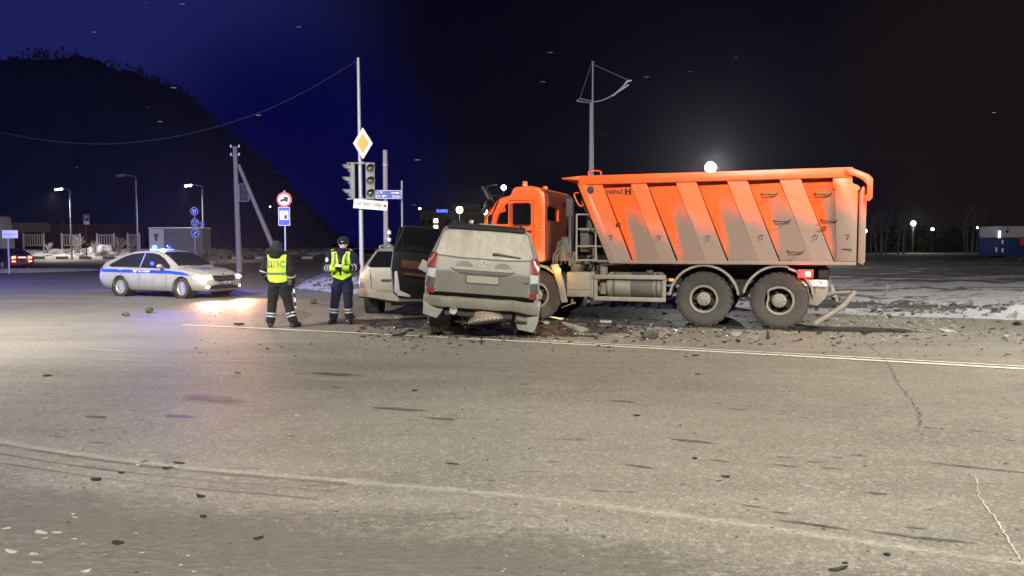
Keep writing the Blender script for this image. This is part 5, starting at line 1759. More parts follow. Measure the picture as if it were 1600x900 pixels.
def officer(name, label, loc, f, J, mats, seedv):
    """f = +1 faces away from the camera, -1 towards it; J holds the joints in metres"""
    bm = NB()
    # torso: stacked ellipses (width, depth)
    hx, hz = J['hip']; cx, cz = J['chest']; nx, nz = J['neck']
    lean = J.get('lean', 0)
    for pts, rads in ((
        [(hx, 0, hz - .06), (hx, 0, hz + .06), ((hx + cx) / 2, lean * .4, (hz + cz) / 2), (cx, lean * .8, cz), (cx, lean, cz + .14), (nx, lean + .0, nz - .07), (nx, lean, nz)],
        [.16, .19, .185, .205, .20, .12, .085]),):
        q, r = vspline([p for p in pts], rads)
        rings = []
        n = 24
        for p, rad in zip(q, r):
            t = (p.z - hz) / (cz + .14 - hz)
            dep = .78
            if p.z > cz + .10: dep = .80
            rings.append([bm.verts.new((p.x + math.cos(2 * PI * k / n) * rad[0] * 1.07, p.y + math.sin(2 * PI * k / n) * rad[0] * dep, p.z)) for k in range(n)])
        for a, b in zip(rings[:-1], rings[1:]):
            for k in range(n): bm.faces.new((a[k], a[(k + 1) % n], b[(k + 1) % n], b[k]))
        bm.faces.new(rings[0][::-1]); bm.faces.new(rings[-1])
    # shoulders yoke
    for s in ('l', 'r'):
        sh, el, wr = Vector(J['sh' + s]), Vector(J['el' + s]), Vector(J['wr' + s])
        capsule(bm, [(cx, lean, cz + .13), ((cx + sh.x) / 2, (lean + sh.y) / 2, sh.z + .02), sh], [.12, .105, .095])
        q, r = vspline([sh, sh.lerp(el, .5), el, el.lerp(wr, .5), wr], [.098, .088, .078, .070, .058])
        capsule(bm, q, r)
        hp, kn, an = Vector(J['hp' + s]), Vector(J['kn' + s]), Vector(J['an' + s])
        q, r = vspline([hp, hp.lerp(kn, .5), kn, kn.lerp(an, .45), kn.lerp(an, .85), an], [.118, .112, .095, .092, .092, .080])
        capsule(bm, q, r)
        toe = Vector(J['toe' + s])
        heel = Vector((an.x, an.y, .05)) - (toe - Vector((an.x, an.y, toe.z))) * .30
        capsule(bm, [(an.x, an.y, an.z + .02), (an.x, an.y, .07)], [.070, .062])
        capsule(bm, [(heel.x, heel.y, .052), (an.x, an.y, .058), ((an.x + toe.x) / 2, (an.y + toe.y) / 2, .055), (toe.x, toe.y, .045)], [.048, .055, .054, .042])
    # head: skull, jaw, nose, ears, neck
    hd = Vector(J['head']); tilt = J.get('tilt', 0)
    H = Matrix.Translation(hd) @ Matrix.Rotation(J.get('turn', 0), 4, 'Z') @ Matrix.Rotation(-tilt * f, 4, 'X')
    def hpnt(x, y, z): return H @ Vector((x, y * f, z))
    capsule(bm, [(nx, lean, nz - .06), hpnt(0, -.02, -.06)], [.07, .065])
    hb = NB(); ball(hb, (0, 0, .02), (.078, .098, .105), 20, 14); ball(hb, (0, f * .030, -.06), (.058, .068, .062), 16, 10)
    capsule(hb, [(0, f * .088, .0), (0, f * .112, -.025)], [.012, .016]); ball(hb, (.080, 0, -.01), (.012, .025, .034)); ball(hb, (-.080, 0, -.01), (.012, .025, .034))
    capsule(hb, [(-.022, f * .088, -.062), (.022, f * .088, -.062)], [.010, .010], 10)
    capsule(hb, [(-.05, f * .082, .028), (-.015, f * .094, .026)], [.009, .010], 10); capsule(hb, [(.05, f * .082, .028), (.015, f * .094, .026)], [.009, .010], 10)
    hb.transform(H); merge(bm, hb)
    b = remeshed(bm, .0105, 2)
    for v in b.verts:                                   # folds of the winter clothes
        if (v.co - hd).length < .16: continue
        p = v.co
        n = noise.fractal(Vector((p.x * 6, p.y * 6, p.z * 11 + seedv)), .7, 2.1, 3)
        v.co += v.normal * .011 * n
    for fc in b.faces:
        c = fc.calc_center_median()
        if (c - hd).length < .155 and c.z > nz - .02: fc.material_index = 3
        elif c.z < .115: fc.material_index = 2
        elif c.z < hz - .02 and abs(c.x - hx) < .40: fc.material_index = 1
    body = obj(name, b, mats, None, 60)
    body.location = loc
    tag(body, label, 'person', 'traffic officers')
    return body, b, H

def body_bvh(o):
    b = NB(); b.from_mesh(o.data); t = BVHTree.FromBMesh(b); b.free(); return t

def hand(parent, wr, direction, palm_n, mat, curl=.6, side=1, name='glove'):
    """palm with four unequal bent fingers and a thumb from the side of the palm"""
    d = Vector(direction).normalized(); pn = Vector(palm_n); pn = (pn - d * pn.dot(d)).normalized(); s = d.cross(pn) * side
    W = Vector(wr)
    bm = NB()
    capsule(bm, [W - d * .03, W + d * .02], [.044, .036], 12)
    q = [W + d * .01, W + d * .05, W + d * .09]
    tube(bm, q, [(.032, .022), (.044, .020), (.042, .017)], 12)
    for k, (o_, L) in enumerate(((-.033, .062), (-.011, .074), (.011, .070), (.033, .054))):
        base = W + d * .085 + s * o_
        p1 = base + (d * math.cos(curl * .5) + pn * math.sin(curl * .5)) * L * .42
        p2 = p1 + (d * math.cos(curl * 1.5) + pn * math.sin(curl * 1.5)) * L * .34
        p3 = p2 + (d * math.cos(curl * 2.3) + pn * math.sin(curl * 2.3)) * L * .28
        capsule(bm, [base, p1, p2, p3], [.0125, .0115, .0105, .009], 8)
    tb = W + d * .03 - s * .036
    t1 = tb + (d * .7 - s * .6 + pn * .25).normalized() * .04
    t2 = t1 + (d * .75 - s * .05 + pn * .6).normalized() * .034
    capsule(bm, [tb, t1, t2], [.016, .0135, .011], 8)
    return obj(name, bm, mat, parent, 60)

def band(parent, name, a, b, t0, t1, r, mat, squash=1.0):
    """reflective ring round a limb between a and b"""
    a, b = Vector(a), Vector(b)
    bm = NB()
    p0, p1 = a.lerp(b, t0), a.lerp(b, t1)
    tube(bm, [p0, p0.lerp(p1, .02), p1.lerp(p0, .02), p1], [r - .012, r, r, r - .012], 20)
    return obj(name, bm, mat, parent, 40)

# ---- officer seen from behind
JL = dict(hip=(-.02, .88), chest=(-.035, 1.18), neck=(-.05, 1.47), head=(-.06, .045, 1.585), tilt=.25, lean=.03,
          shl=(-.235, .02, 1.375), ell=(-.325, .02, 1.09), wrl=(-.25, .20, .90),
          shr=(.165, .02, 1.37), elr=(.235, -.03, 1.08), wrr=(.225, .06, .84),
          hpl=(-.115, 0, .84), knl=(-.165, .03, .46), anl=(-.195, .0, .11), toel=(-.225, .17, .045),
          hpr=(.075, 0, .84), knr=(.155, .05, .47), anr=(.255, .02, .11), toer=(.36, .15, .045))
g = gp(438, 512)
OL, _b, HL = officer('person', 'officer seen from behind in charcoal uniform and yellow-green vest, holding a striped baton', (g.x, g.y, 0), 1, JL,
                     [M['charcoal'], M['charcoal'], M['boot'], M['skin']], 1.0)
bv = body_bvh(OL)
vest_b = [(-.215, 1.455), (-.12, 1.46), (-.10, 1.40), (-.04, 1.36), (.04, 1.38), (.075, 1.46), (.165, 1.44), (.165, 1.33), (.155, 1.10), (.165, .945), (.12, .915), (-.02, .905), (-.15, .925), (-.205, .985), (-.205, 1.12), (-.195, 1.33)]
def cloth_patch(name, poly, side, off, mat, parent, bvh, step=.03, ruffle=.006):
    b = conform(fill2d(poly, step), side, bvh, off)
    for v in b.verts: v.co += AX[side][2] * ruffle * noise.noise(Vector((v.co.x * 9, v.co.y * 9, v.co.z * 14)))
    return obj(name, b, mat, parent, 60)
vb = cloth_patch('vest', vest_b, '-y', .016, M['hivis'], OL, bv)
cloth_patch('vest_front', mir(vest_b), '+y', .016, M['hivis'], vb, bv)
bb_ = text_bm('ДПС', .155)
for v in bb_.verts: v.co.x *= 1.05; v.co += Vector((-.03, 1.255, 0))
obj('vest_text', conform(bb_, '-y', bv, .025), M['taped'], vb)
patch('vest_tape', [(-.20, 1.105), (.155, 1.10), (.155, 1.055), (-.20, 1.06)], '-y', bv, M['taped'], vb, .024, .03)
patch('vest_hem', strip_poly([(-.20, .985), (-.14, .93), (-.02, .91), (.12, .92), (.16, .95)], .014), '-y', bv, M['hivis'], vb, .022, .03)
# hood lying on the shoulders, knitted cap
bm = NB(); q = [(-.06 + .145 * math.cos(t), .02 + .125 * math.sin(t), 1.465 + .035 * math.sin(t * 1.0 + 3.6)) for t in [2 * PI * k / 18 for k in range(18)]]
for v_ in range(18): q[v_] = (q[v_][0], q[v_][1], q[v_][2] + .025)
tube(bm, q, [.062 + .012 * math.sin(k * 1.3) for k in range(18)], 12, closed=True)
ball(bm, (-.055, -.075, 1.445), (.13, .075, .085), 18, 12)
hb_ = remeshed(bm, .010, 4); obj('hood', hb_, M['charcoal'], OL, 60)
bm = NB(); ball(bm, (0, -.012, .045), (.098, .118, .098), 20, 12); lathe(bm, [(.092, -.08), (.104, -.07), (.106, .04), (.096, .05)], Matrix.Translation((0, -.01, .0)) @ Matrix.Diagonal((1, 1.15, 1, 1)), 24)
bm.transform(HL); obj('cap', bm, M['fur'], OL, 60)
hand(OL, JL['wrl'], (.35, .75, -.55), (1, .1, .3), M['glove'], .7, -1)
hand(OL, JL['wrr'], (-.02, .10, -1), (-1, .2, 0), M['glove'], .95, 1)
for a, b, r in ((JL['knl'], JL['anl'], .098), (JL['knr'], JL['anr'], .098)):
    band(OL, 'trouser_tape', a, b, .46, .54, r, M['reflect']); band(OL, 'trouser_tape', a, b, .62, .70, r, M['reflect'])
band(OL, 'sleeve_tape', JL['ell'], JL['shl'], .05, .14, .087, M['reflect']); band(OL, 'sleeve_tape', JL['ell'], JL['wrl'], .06, .18, .084, M['reflect'])
band(OL, 'sleeve_tape', JL['elr'], JL['wrr'], .15, .28, .084, M['reflect'])
bm = NB(); boxm(bm, (.09, .045, .13), Matrix.Translation((.215, -.05, .90)), .015); obj('holster', bm, M['black'], OL, 40)
# striped baton held in the hand
BT = thing('traffic_baton', 'black and white striped baton hanging from the hand of the officer seen from behind', 'traffic baton', (g.x + .262, g.y + .05, .775), 0)
wp = NT('striped_baton')
zf = wp.math('FRACT', wp.math('MULTIPLY', wp.sep(wp.coord())[2], 5.6))
wp.set(wp.mix(wp.math('LESS_THAN', zf, .5), (.72, .72, .72), (.015, .015, .015)), .4)
bm = NB(); tube(bm, [(0, 0, .0), (.012, .02, -.17), (.022, .03, -.38)], [.018, .020, .019], 12); obj('shaft', bm, wp.m, BT, 50)
bm = NB(); tube(bm, [(-.008, -.01, .10), (0, 0, 0)], [.016, .018], 10); obj('handle', bm, M['blackp'], BT, 50)

# ---- officer facing the camera, head bent over his hands
JR = dict(hip=(.015, .90), chest=(.01, 1.23), neck=(.03, 1.53), head=(.055, -.085, 1.660), tilt=.20, turn=.12, lean=-.02,
          shl=(-.195, 0, 1.44), ell=(-.315, -.05, 1.16), wrl=(-.085, -.27, 1.16),
          shr=(.215, 0, 1.44), elr=(.325, -.05, 1.17), wrr=(.105, -.28, 1.185),
          hpl=(-.085, 0, .86), knl=(-.145, -.03, .48), anl=(-.19, .01, .11), toel=(-.235, -.16, .045),
          hpr=(.115, 0, .86), knr=(.13, -.04, .48), anr=(.145, .01, .11), toer=(.175, -.17, .045))
g2 = gp(535, 506)
OR_, _b, HR = officer('person', 'officer facing the camera in navy uniform and open vest, head bent over a notebook', (g2.x, g2.y, 0), -1, JR,
                      [M['navy'], M['navy'], M['boot'], M['skin']], 4.0)
bv2 = body_bvh(OR_)
bm = NB()
v1 = cloth_patch('vest', [(-.185, 1.50), (-.08, 1.50), (-.045, 1.40), (-.02, 1.27), (-.01, 1.10), (.0, .99), (-.10, .97), (-.19, 1.00), (-.20, 1.20), (-.175, 1.36)], '-y', .018, M['hivis'], OR_, bv2)
cloth_patch('vest_front', [(.20, 1.50), (.115, 1.51), (.075, 1.42), (.045, 1.30), (.03, 1.10), (.035, .96), (.13, .98), (.205, 1.04), (.21, 1.20), (.19, 1.38)], '-y', .018, M['hivis'], v1, bv2)
cloth_patch('vest_back', [(-.20, 1.5), (.18, 1.5), (.19, 1.0), (-.20, 1.0)], '+y', .018, M['hivis'], v1, bv2)
cloth_patch('vest_hem', [(-.19, 1.06), (-.05, 1.02), (.06, 1.01), (.20, 1.08), (.20, 1.01), (.06, .925), (-.06, .955), (-.19, 1.0)], '-y', .030, M['hivis'], v1, bv2)
for q in ([(-.125, 1.49), (-.085, 1.49), (-.07, 1.36), (-.075, 1.22), (-.115, 1.22), (-.115, 1.36)], [(.155, 1.49), (.12, 1.49), (.095, 1.36), (.10, 1.22), (.14, 1.22), (.145, 1.36)],
          [(-.195, 1.10), (-.09, 1.075), (-.09, 1.035), (-.195, 1.06)], [(.10, 1.07), (.205, 1.10), (.205, 1.05), (.10, 1.03)]):
    patch('vest_tape', q, '-y', bv2, M['taped'], v1, .028, .03)
bm = NB(); ball(bm, (.125, -.20, 1.335), (.030, .012, .032)); obj('badge', bm, pm('dark_green_badge', (.05, .12, .03), .5), OR_, 50)
bm = NB(); boxm(bm, (.05, .035, .085), Matrix.Translation((-.005, -.20, 1.31)), .012); tube(bm, [(-.005, -.19, 1.35), (-.03, -.15, 1.46)], .008, 6); obj('radio', bm, M['black'], OR_, 40)
for sx in (-.17, .20):
    bm = NB(); boxm(bm, (.075, .09, .014), Matrix.Translation((sx, -.03, 1.545)) @ Matrix.Rotation(.35 if sx > 0 else -.35, 4, 'Y'), .005); obj('shoulder_strap', bm, M['hivis'] if sx < 0 else M['reflect'], OR_, 40)
patch('sleeve_badge', rounded(-.31, -.255, 1.30, 1.38, .02), '-y', bv2, M['whitep'], OR_, .010, .03)
# tall collar and lower face cover, fur cap with a badge
bm = NB(); lathe(bm, [(.115, -.055), (.112, .03), (.104, .05), (.09, .04)], Matrix.Translation((.035, -.035, 1.51)) @ Matrix.Diagonal((1.0, 1.0, 1, 1)), 24); ball(bm, (.035, .06, 1.53), (.10, .06, .06))
obj('collar', bm, M['navy'], OR_, 60)
bm = NB(); ball(bm, (0, .012, .085), (.103, .118, .072), 22, 12)
lathe(bm, [(.102, .02), (.116, .03), (.117, .09), (.104, .11)], Matrix.Translation((0, .012, .0)) @ Matrix.Diagonal((1, 1.12, 1, 1)), 26)
boxm(bm, (.16, .03, .075), Matrix.Translation((0, -.118, .075)) @ Matrix.Rotation(-.15, 4, 'X'), .014)
bm.transform(HR); cap_ = obj('cap', bm, M['navy'], OR_, 60)
bm = NB(); lathe(bm, [(0, .012), (.012, .010), (.020, 0), (0, 0)], H_ := axes((0, -.137, .078), (1, 0, 0), (0, 0, 1)), 12); bm.transform(HR); obj('cap_badge', bm, M['chrome'], cap_, 50)
bm = NB(); ball(bm, (0, -.055, -.085), (.062, .055, .05), 16, 10); bm.transform(HR); obj('neck_warmer', bm, M['navy'], OR_, 60)
for sx in (-.028, .028):
    bm = NB(); ball(bm, (sx, -.088, .005), (.012, .008, .006), 10, 6); bm.transform(HR); obj('eye', bm, M['ink'], OR_, 60)
bm = NB(); tube(bm, [(-.022, -.098, -.062), (0, -.101, -.060), (.022, -.098, -.062)], .004, 6); bm.transform(HR); obj('mouth', bm, pm('lips', (.40, .18, .15), .5), OR_, 60)
hand(OR_, JR['wrl'], (.85, -.35, .12), (0, -.2, 1), M['glove'], .5, 1)
hand(OR_, JR['wrr'], (-.80, -.40, .10), (0, -.2, 1), M['skin'], .5, -1, 'hand')
NBK = thing('notebook', 'small open notebook held by the officer who faces the camera', 'notebook', (g2.x + .01, g2.y - .36, 1.215), R(8))
bm = NB(); boxm(bm, (.15, .10, .008), Matrix.Rotation(R(24), 4, 'X'), .002); obj('cover', bm, M['black'], NBK)
bm = NB(); boxm(bm, (.14, .092, .006), Matrix.Rotation(R(24), 4, 'X') @ Matrix.Translation((0, 0, .008)), .001); obj('page', bm, pm('notebook_paper', (.7, .62, .5), .8, var=.04), NBK)
for a, b, r in ((JR['knl'], JR['anl'], .099), (JR['knr'], JR['anr'], .099)):
    band(OR_, 'trouser_tape', a, b, .40, .48, r, M['reflect']); band(OR_, 'trouser_tape', a, b, .56, .64, r, M['reflect'])
for e, w in (('ell', 'wrl'), ('elr', 'wrr')):
    band(OR_, 'sleeve_tape', JR[e], JR[w], .18, .28, .083, M['reflect']); band(OR_, 'sleeve_tape', JR[e], JR[w], .42, .52, .077, M['reflect'])

# ================================================================== street furniture
def pole(name, label, cat, x, y, z0, h, r0, r1, mat, lean=(0, 0), cap=True, base=True):
    t = thing(name, label, cat, (x, y, 0))
    bm = NB(); tube(bm, [(0, 0, z0 - .4), (lean[0] * .5, lean[1] * .5, h * .5), (lean[0], lean[1], h)], [r0, (r0 + r1) / 2, r1], 14)
    obj('post', bm, mat, t, 50)
    if cap:
        bm = NB(); ball(bm, (lean[0], lean[1], h), (r1 * 1.15, r1 * 1.15, r1 * .6)); obj('cap', bm, mat, t, 50)
    if base:
        bm = NB(); lathe(bm, [(0, z0 - .1), (r0 * 2, z0 - .1), (r0 * 2, z0 + .05), (r0 * 1.2, z0 + .1)], n=14); obj('base', bm, mat, t, 40)
    return t

def sign_plate(name, label, cat, c, shape, back, rotz=0.0, thick=.018, group=None):
    """flat sign: shape(bm polygon) in the xz plane facing -y, grey back"""
    t = thing(name, label, cat, c, rotz, group)
    bm = NB(); prism(bm, shape, XZ, 0, thick, bev=.003)
    bm.transform(Matrix.Translation((0, -thick * 0 + thick, 0)))
    obj('plate', bm, back, t, 30)
    return t
FACE = axes((0, -.004, 0), (1, 0, 0), (0, 0, 1))
def face(name, poly, mat, parent, lvl=1):
    bm = NB(); prism(bm, poly, axes((0, -.003 * lvl, 0), (1, 0, 0), (0, 0, 1)), -.001, .002)
    return obj(name, bm, mat, parent)
def fwords(s, size, x, z, mat, parent, lvl=2, sx=1.0, name='lettering'):
    return words(name, s, size, axes((x, -.004 * lvl - .003, z), (1, 0, 0), (0, 0, 1)), mat, parent, sx=sx)
def circle(r, n=32, cx=0, cz=0): return ellipse(cx, cz, r, r, n)

# ---- signal pole
YP = 27.6
pb = at(566, 455, YP)
SP = pole('signal_pole', 'tall slim steel pole carrying the two traffic lights and the diamond sign', 'pole', pb.x, YP, 0, at(566, 91, YP).z, .085, .05, M['steel'], lean=(-.06, 0))
lo, hi = at(566, 312, YP).z, at(566, 254, YP).z
for z in (lo + .02, hi - .02):
    bm = NB(); tube(bm, [(-.50, -.02, z), (.42, -.02, z)], .022, 8); lathe(bm, [(.09, z - .05), (.11, z - .05), (.11, z + .05), (.09, z + .05)], n=14, closed=True); obj('bracket', bm, M['greypaint'], SP, 40)
M['housing'] = pm('grey_signal_housing', (.22, .23, .24), .6, var=.15, scale=5)
def traffic_light(loc, rz, label, group):
    t = thing('traffic_light', label, 'traffic light', loc, rz, group)
    hgt = hi - lo
    bm = NB(); box(bm, -.16, .16, -.02, .12, 0, hgt, .03); obj('housing', bm, M['housing'], t, 40)
    for k in range(3):
        zc = hgt * (k + .5) / 3
        s = obj('signal_section', (lambda b: (lathe(b, [(.135, 0), (.155, 0), (.15, .03), (.13, .03)], axes((0, -.02, zc), (1, 0, 0), (0, 0, 1)), 24, closed=True), b)[1])(NB()), M['housing'], t, 40)
        bm = NB(); lathe(bm, [(0, .035), (.07, .03), (.128, .0)], axes((0, -.022, zc), (1, 0, 0), (0, 0, 1)), 20)
        obj('lens', bm, [pm('green_signal_lens', (.06, .075, .072), .25), pm('amber_signal_lens', (.10, .085, .07), .25), pm('red_signal_lens', (.10, .065, .06), .25)][k], s, 50)
        bm = NB()                                      # visor: the upper half of a tube, cut on the slant
        n = 16; A, B, A2, B2 = [], [], [], []
        for i in range(n + 1):
            a = R(-35 + 250 * i / n); l = .10 + .19 * max(0, math.sin(a)) ** .6 if math.sin(a) > 0 else .06
            for lst, r, yy in ((A, .158, -.02), (B, .150, -.02 - l), (A2, .148, -.02), (B2, .140, -.02 - l)):
                lst.append(bm.verts.new((r * math.cos(a), yy, zc + r * math.sin(a))))
        for i in range(n):
            bm.faces.new((A[i], A[i + 1], B[i + 1], B[i])); bm.faces.new((A2[i], B2[i], B2[i + 1], A2[i + 1])); bm.faces.new((B[i], B[i + 1], B2[i + 1], B2[i]))
        obj('visor', bm, M['housing'], s, 50)
    return t
TL1 = traffic_light((pb.x + .34, YP - .05, lo), R(18), 'traffic light at the right of the steel pole, its lenses facing the camera', None)
TL2 = traffic_light((pb.x - .36, YP - .02, lo), R(-68), 'traffic light at the left of the steel pole, turned away to the side', None)
# diamond priority sign
dc = at(567, 224, YP - .16)
hd_ = (at(567, 199, YP).z - at(567, 249, YP).z) / 2
t = sign_plate('priority_sign', 'white diamond sign with an orange centre high on the steel pole', 'road sign', dc, [(-hd_ * .62, 0), (0, -hd_), (hd_ * .62, 0), (0, hd_)], M['steel'])
face('sign_face', [(-hd_ * .60, 0), (0, -hd_ * .97), (hd_ * .60, 0), (0, hd_ * .97)], M['whitep'], t, 1)
face('sign_border', [(-hd_ * .38, 0), (0, -hd_ * .62), (hd_ * .38, 0), (0, hd_ * .62)], M['ink'], t, 2)
face('sign_centre', [(-hd_ * .36, 0), (0, -hd_ * .585), (hd_ * .36, 0), (0, hd_ * .585)], M['orangesign'], t, 3)
# white destination sign
c = at(579, 320, YP - .14)
t = sign_plate('destination_sign', 'long white sign with dark lettering and an arrow, below the traffic lights', 'road sign', c, rounded(-.60, .60, -.165, .165, .02), M['steel'], R(6))
t.rotation_euler = (0, R(4.5), R(6))
face('sign_face', rounded(-.59, .59, -.155, .155, .02), M['whitep'], t, 1)
fwords('САНАТОРИЙ "ГАЗОВИК"', .155, -.075, .0, M['ink'], t, 2, sx=.53)
face('arrow', [(.44, .025), (.50, .025), (.50, .075), (.575, 0), (.50, -.075), (.50, -.025), (.44, -.025)], M['ink'], t, 2)
# concrete pole behind, thin pole, blue direction sign across them
Y2 = 34.0
c = at(603, 385, Y2)
pole('concrete_pole', 'grey concrete pole with a collar, behind the blue direction sign', 'pole', c.x, Y2, .3, at(603, 236, Y2).z, .11, .10, M['concrete'])
bm = NB(); zc_ = at(603, 258, Y2).z
cp_ = bpy.data.objects['concrete_pole']
lathe(bm, [(.10, zc_ - .04), (.125, zc_ - .04), (.125, zc_ + .04), (.10, zc_ + .04)], n=14, closed=True); lathe(bm, [(.10, zc_ - 1.2), (.12, zc_ - 1.2), (.12, zc_ - 1.1), (.10, zc_ - 1.1)], n=14, closed=True)
tube(bm, [(.11, -.02, .3), (.13, -.03, 2.4)], .03, 8)
obj('collar', bm, M['steel'], cp_, 40)
bm = NB()
for k in range(4): tube(bm, [(.16, -.10, 1.2 + .32 * k), (.16, -.10, 1.36 + .32 * k)], .085, 12)
obj('reflector_band', bm, M['whitep'], cp_, 50)
c = at(627, 385, Y2)
pole('thin_post', 'thin dark post at the right end of the blue direction sign', 'post', c.x, Y2 + .3, .3, at(627, 282, Y2).z, .045, .04, M['greypaint'])
c = at(607, 304, Y2 - .18)
t = sign_plate('direction_sign', 'blue direction sign with white lettering and an arrow', 'road sign', c, rounded(-.57, .57, -.19, .19, .03), M['steel'], R(3))
face('sign_border', rounded(-.56, .56, -.18, .18, .03), M['whitep'], t, 1)
face('sign_face', rounded(-.545, .545, -.165, .165, .025), M['bluesign'], t, 2)
fwords('АЭР', .15, -.40, .075, M['whitep'], t, 3); fwords('УЛ. №1', .15, -.30, -.085, M['whitep'], t, 3, sx=.95); fwords('52км', .15, .33, -.085, M['whitep'], t, 3)
face('arrow', [(.12, .095), (.36, .095), (.36, .13), (.50, .075), (.36, .02), (.36, .055), (.12, .055)], M['whitep'], t, 3)
# ---- sign post with two signs, left of the officer
Y3 = 31.0
c = at(446, 395, Y3)
pole('sign_post', 'thin grey post carrying the lorry ban sign and the filling station sign', 'post', c.x, Y3, .3, at(446, 298, Y3).z, .035, .035, M['steel'])
c = at(444, 312, Y3 - .06)
t = sign_plate('lorry_ban_sign', 'round white sign with a red border and a black lorry', 'road sign', c, circle(.30), M['steel'])
face('sign_face', circle(.295), M['redsign'], t, 1); face('sign_centre', circle(.225), M['whitep'], t, 2)
face('lorry_symbol', [(-.17, -.06), (.15, -.06), (.15, .11), (-.02, .11), (-.02, .03), (-.10, .03), (-.17, -.02)], M['ink'], t, 3)
bm = NB()
for wx in (-.10, .09): prism(bm, circle(.035, 14, wx, -.075), axes((0, -.011, 0), (1, 0, 0), (0, 0, 1)), -.001, .002)
obj('lorry_wheels', bm, M['ink'], t)
c = at(444, 338, Y3 - .06)
t = sign_plate('filling_station_sign', 'blue upright sign with a fuel pump in its white panel', 'road sign', c, rounded(-.235, .235, -.375, .375, .04), M['steel'])
face('sign_border', rounded(-.23, .23, -.37, .37, .04), M['whitep'], t, 1); face('sign_face', rounded(-.215, .215, -.355, .355, .035), M['bluesign'], t, 2)
face('sign_panel', rounded(-.17, .17, -.14, .22, .01), M['whitep'], t, 3)
face('pump_symbol', [(.01, -.11), (.12, -.11), (.12, .13), (.01, .13)], M['ink'], t, 4)
face('pump_window', [(.03, .05), (.10, .05), (.10, .11), (.03, .11)], M['whitep'], t, 5)
bm = NB(); tube(bm, [Vector((p[0], -.016, p[1])) for p in ((.01, .10), (-.04, .16), (-.08, .08), (-.11, -.06), (-.06, -.09), (-.02, -.02))], .009, 6); obj('hose_symbol', bm, M['ink'], t)
# ---- timber pole with a strut and the back of a traffic light
Y4 = 48.0
b0, t0_ = at(374, 412, Y4), at(367, 229, Y4)
UP = thing('utility_pole', 'timber pole with a slanting strut and small insulators, left of the officers', 'utility pole', (b0.x, Y4, 0))
bm = NB(); tube(bm, [(0, 0, -.3), ((t0_.x - b0.x), 0, t0_.z)], [.18, .13], 14); obj('post', bm, M['wood'], UP, 50)
s0, s1 = at(372, 258, Y4 - .1), at(443, 392, Y4 - 2.5)
bm = NB(); tube(bm, [(s0.x - b0.x, 0, s0.z), (s1.x - b0.x, -2.5, .1)], [.11, .15], 12); obj('strut', bm, M['wood'], UP, 50)
bm = NB()
for z in (t0_.z - .05, t0_.z - .55): tube(bm, [(t0_.x - b0.x - .28, 0, z), (t0_.x - b0.x + .28, 0, z)], .03, 8)
obj('crossarm', bm, M['steel'], UP, 50)
for z in (t0_.z - .05, t0_.z - .55):
    for dx in (-.25, .25):
        bm = NB(); lathe(bm, [(0, 0), (.05, 0), (.065, .05), (.04, .09), (.05, .13), (0, .15)], Matrix.Translation((t0_.x - b0.x + dx, 0, z + .02)), 12); obj('insulator', bm, M['whitep'], UP, 50)
z1, z2 = at(383, 315, Y4).z, at(383, 288, Y4).z
x1, x2 = at(376, 300, Y4).x - b0.x, at(391.5, 300, Y4).x - b0.x
TLB = thing('traffic_light', 'dark traffic light in a pale frame on the timber pole', 'traffic light', (b0.x, Y4 - .3, 0))
bm = NB(); tube(bm, [Vector((p[0], 0, p[1])) for p in rounded(x1, x2, z1, z2, .08)], .022, 6, closed=True); obj('frame', bm, M['steel'], TLB, 50)
bm = NB(); box(bm, x1 + .04, x2 - .04, .01, .04, z1 + .04, z2 - .04); obj('backboard', bm, M['blackp'], TLB)
for k in range(3):
    for sx in ((x1 * .7 + x2 * .3), (x1 * .3 + x2 * .7)):
        bm = NB(); lathe(bm, [(0, .03), (.08, .025), (.11, 0)], axes((sx, .0, z1 + (z2 - z1) * (k + .5) / 3), (1, 0, 0), (0, 0, 1)), 16); obj('lens', bm, M['black'], TLB, 50)
for z in (z1 + .25, z2 - .25):
    bm = NB(); tube(bm, [(x1, .0, z), (x1 - .30, .25, z)], .02, 6); obj('bracket', bm, M['steel'], TLB, 50)
# ---- overhead wire from the signal pole to a pole out of the picture at the left
bm = NB()
wpts = [at(559, 94, YP), at(480, 141, 28), at(400, 178, 28.5), at(300, 208, 29.5), at(220, 221, 30.5), at(150, 225, 31.5), at(70, 219, 33), at(0, 206, 35), at(-120, 176, 38)]
tube(bm, spline(wpts, 6), .0055, 6)
tag(obj('overhead_wire', bm, pm('pale_cable', (.03, .03, .035), .7)), 'thin sagging overhead wire from the top of the steel pole', 'cable')
pole('utility_pole', 'pole out of the picture that carries the far end of the wire', 'utility pole', wpts[-1].x, wpts[-1].y, 0, wpts[-1].z + .1, .16, .12, M['wood'])
# ---- tall lamp post with the curved wing arm, behind the truck
Y5 = 45.0
b0 = at(923.5, 300, Y5)
zt_ = at(925, 97, Y5).z; zm_ = at(925, 158, Y5).z
T5 = thing('lamp_post', 'tall grey lamp post with a curved wing arm, rising behind the tipper body', 'lamp post', (b0.x, Y5, 0))
bm = NB(); tube(bm, [(0, 0, -.2), (0, 0, zm_ - .1)], [.16, .12], 14); tube(bm, [(.06, 0, zm_ - .2), (.06, 0, zt_)], [.055, .045], 10); ball(bm, (.06, 0, zt_), (.10, .10, .05))
obj('post', bm, M['greypaint'], T5, 50)
def loc5(px, py): p = at(px, py, Y5); return Vector((p.x - b0.x, 0, p.z))
bm = NB(); arm = spline([loc5(927, 159), loc5(940, 157), loc5(955, 150), loc5(968, 140), loc5(978, 131)], 5)
tube(bm, arm, .04, 8); tube(bm, [loc5(925, 161), loc5(901, 158)], .03, 6); tube(bm, [loc5(925, 158), loc5(906, 154), loc5(901, 158)], .03, 6)
obj('arm', bm, M['greypaint'], T5, 50)
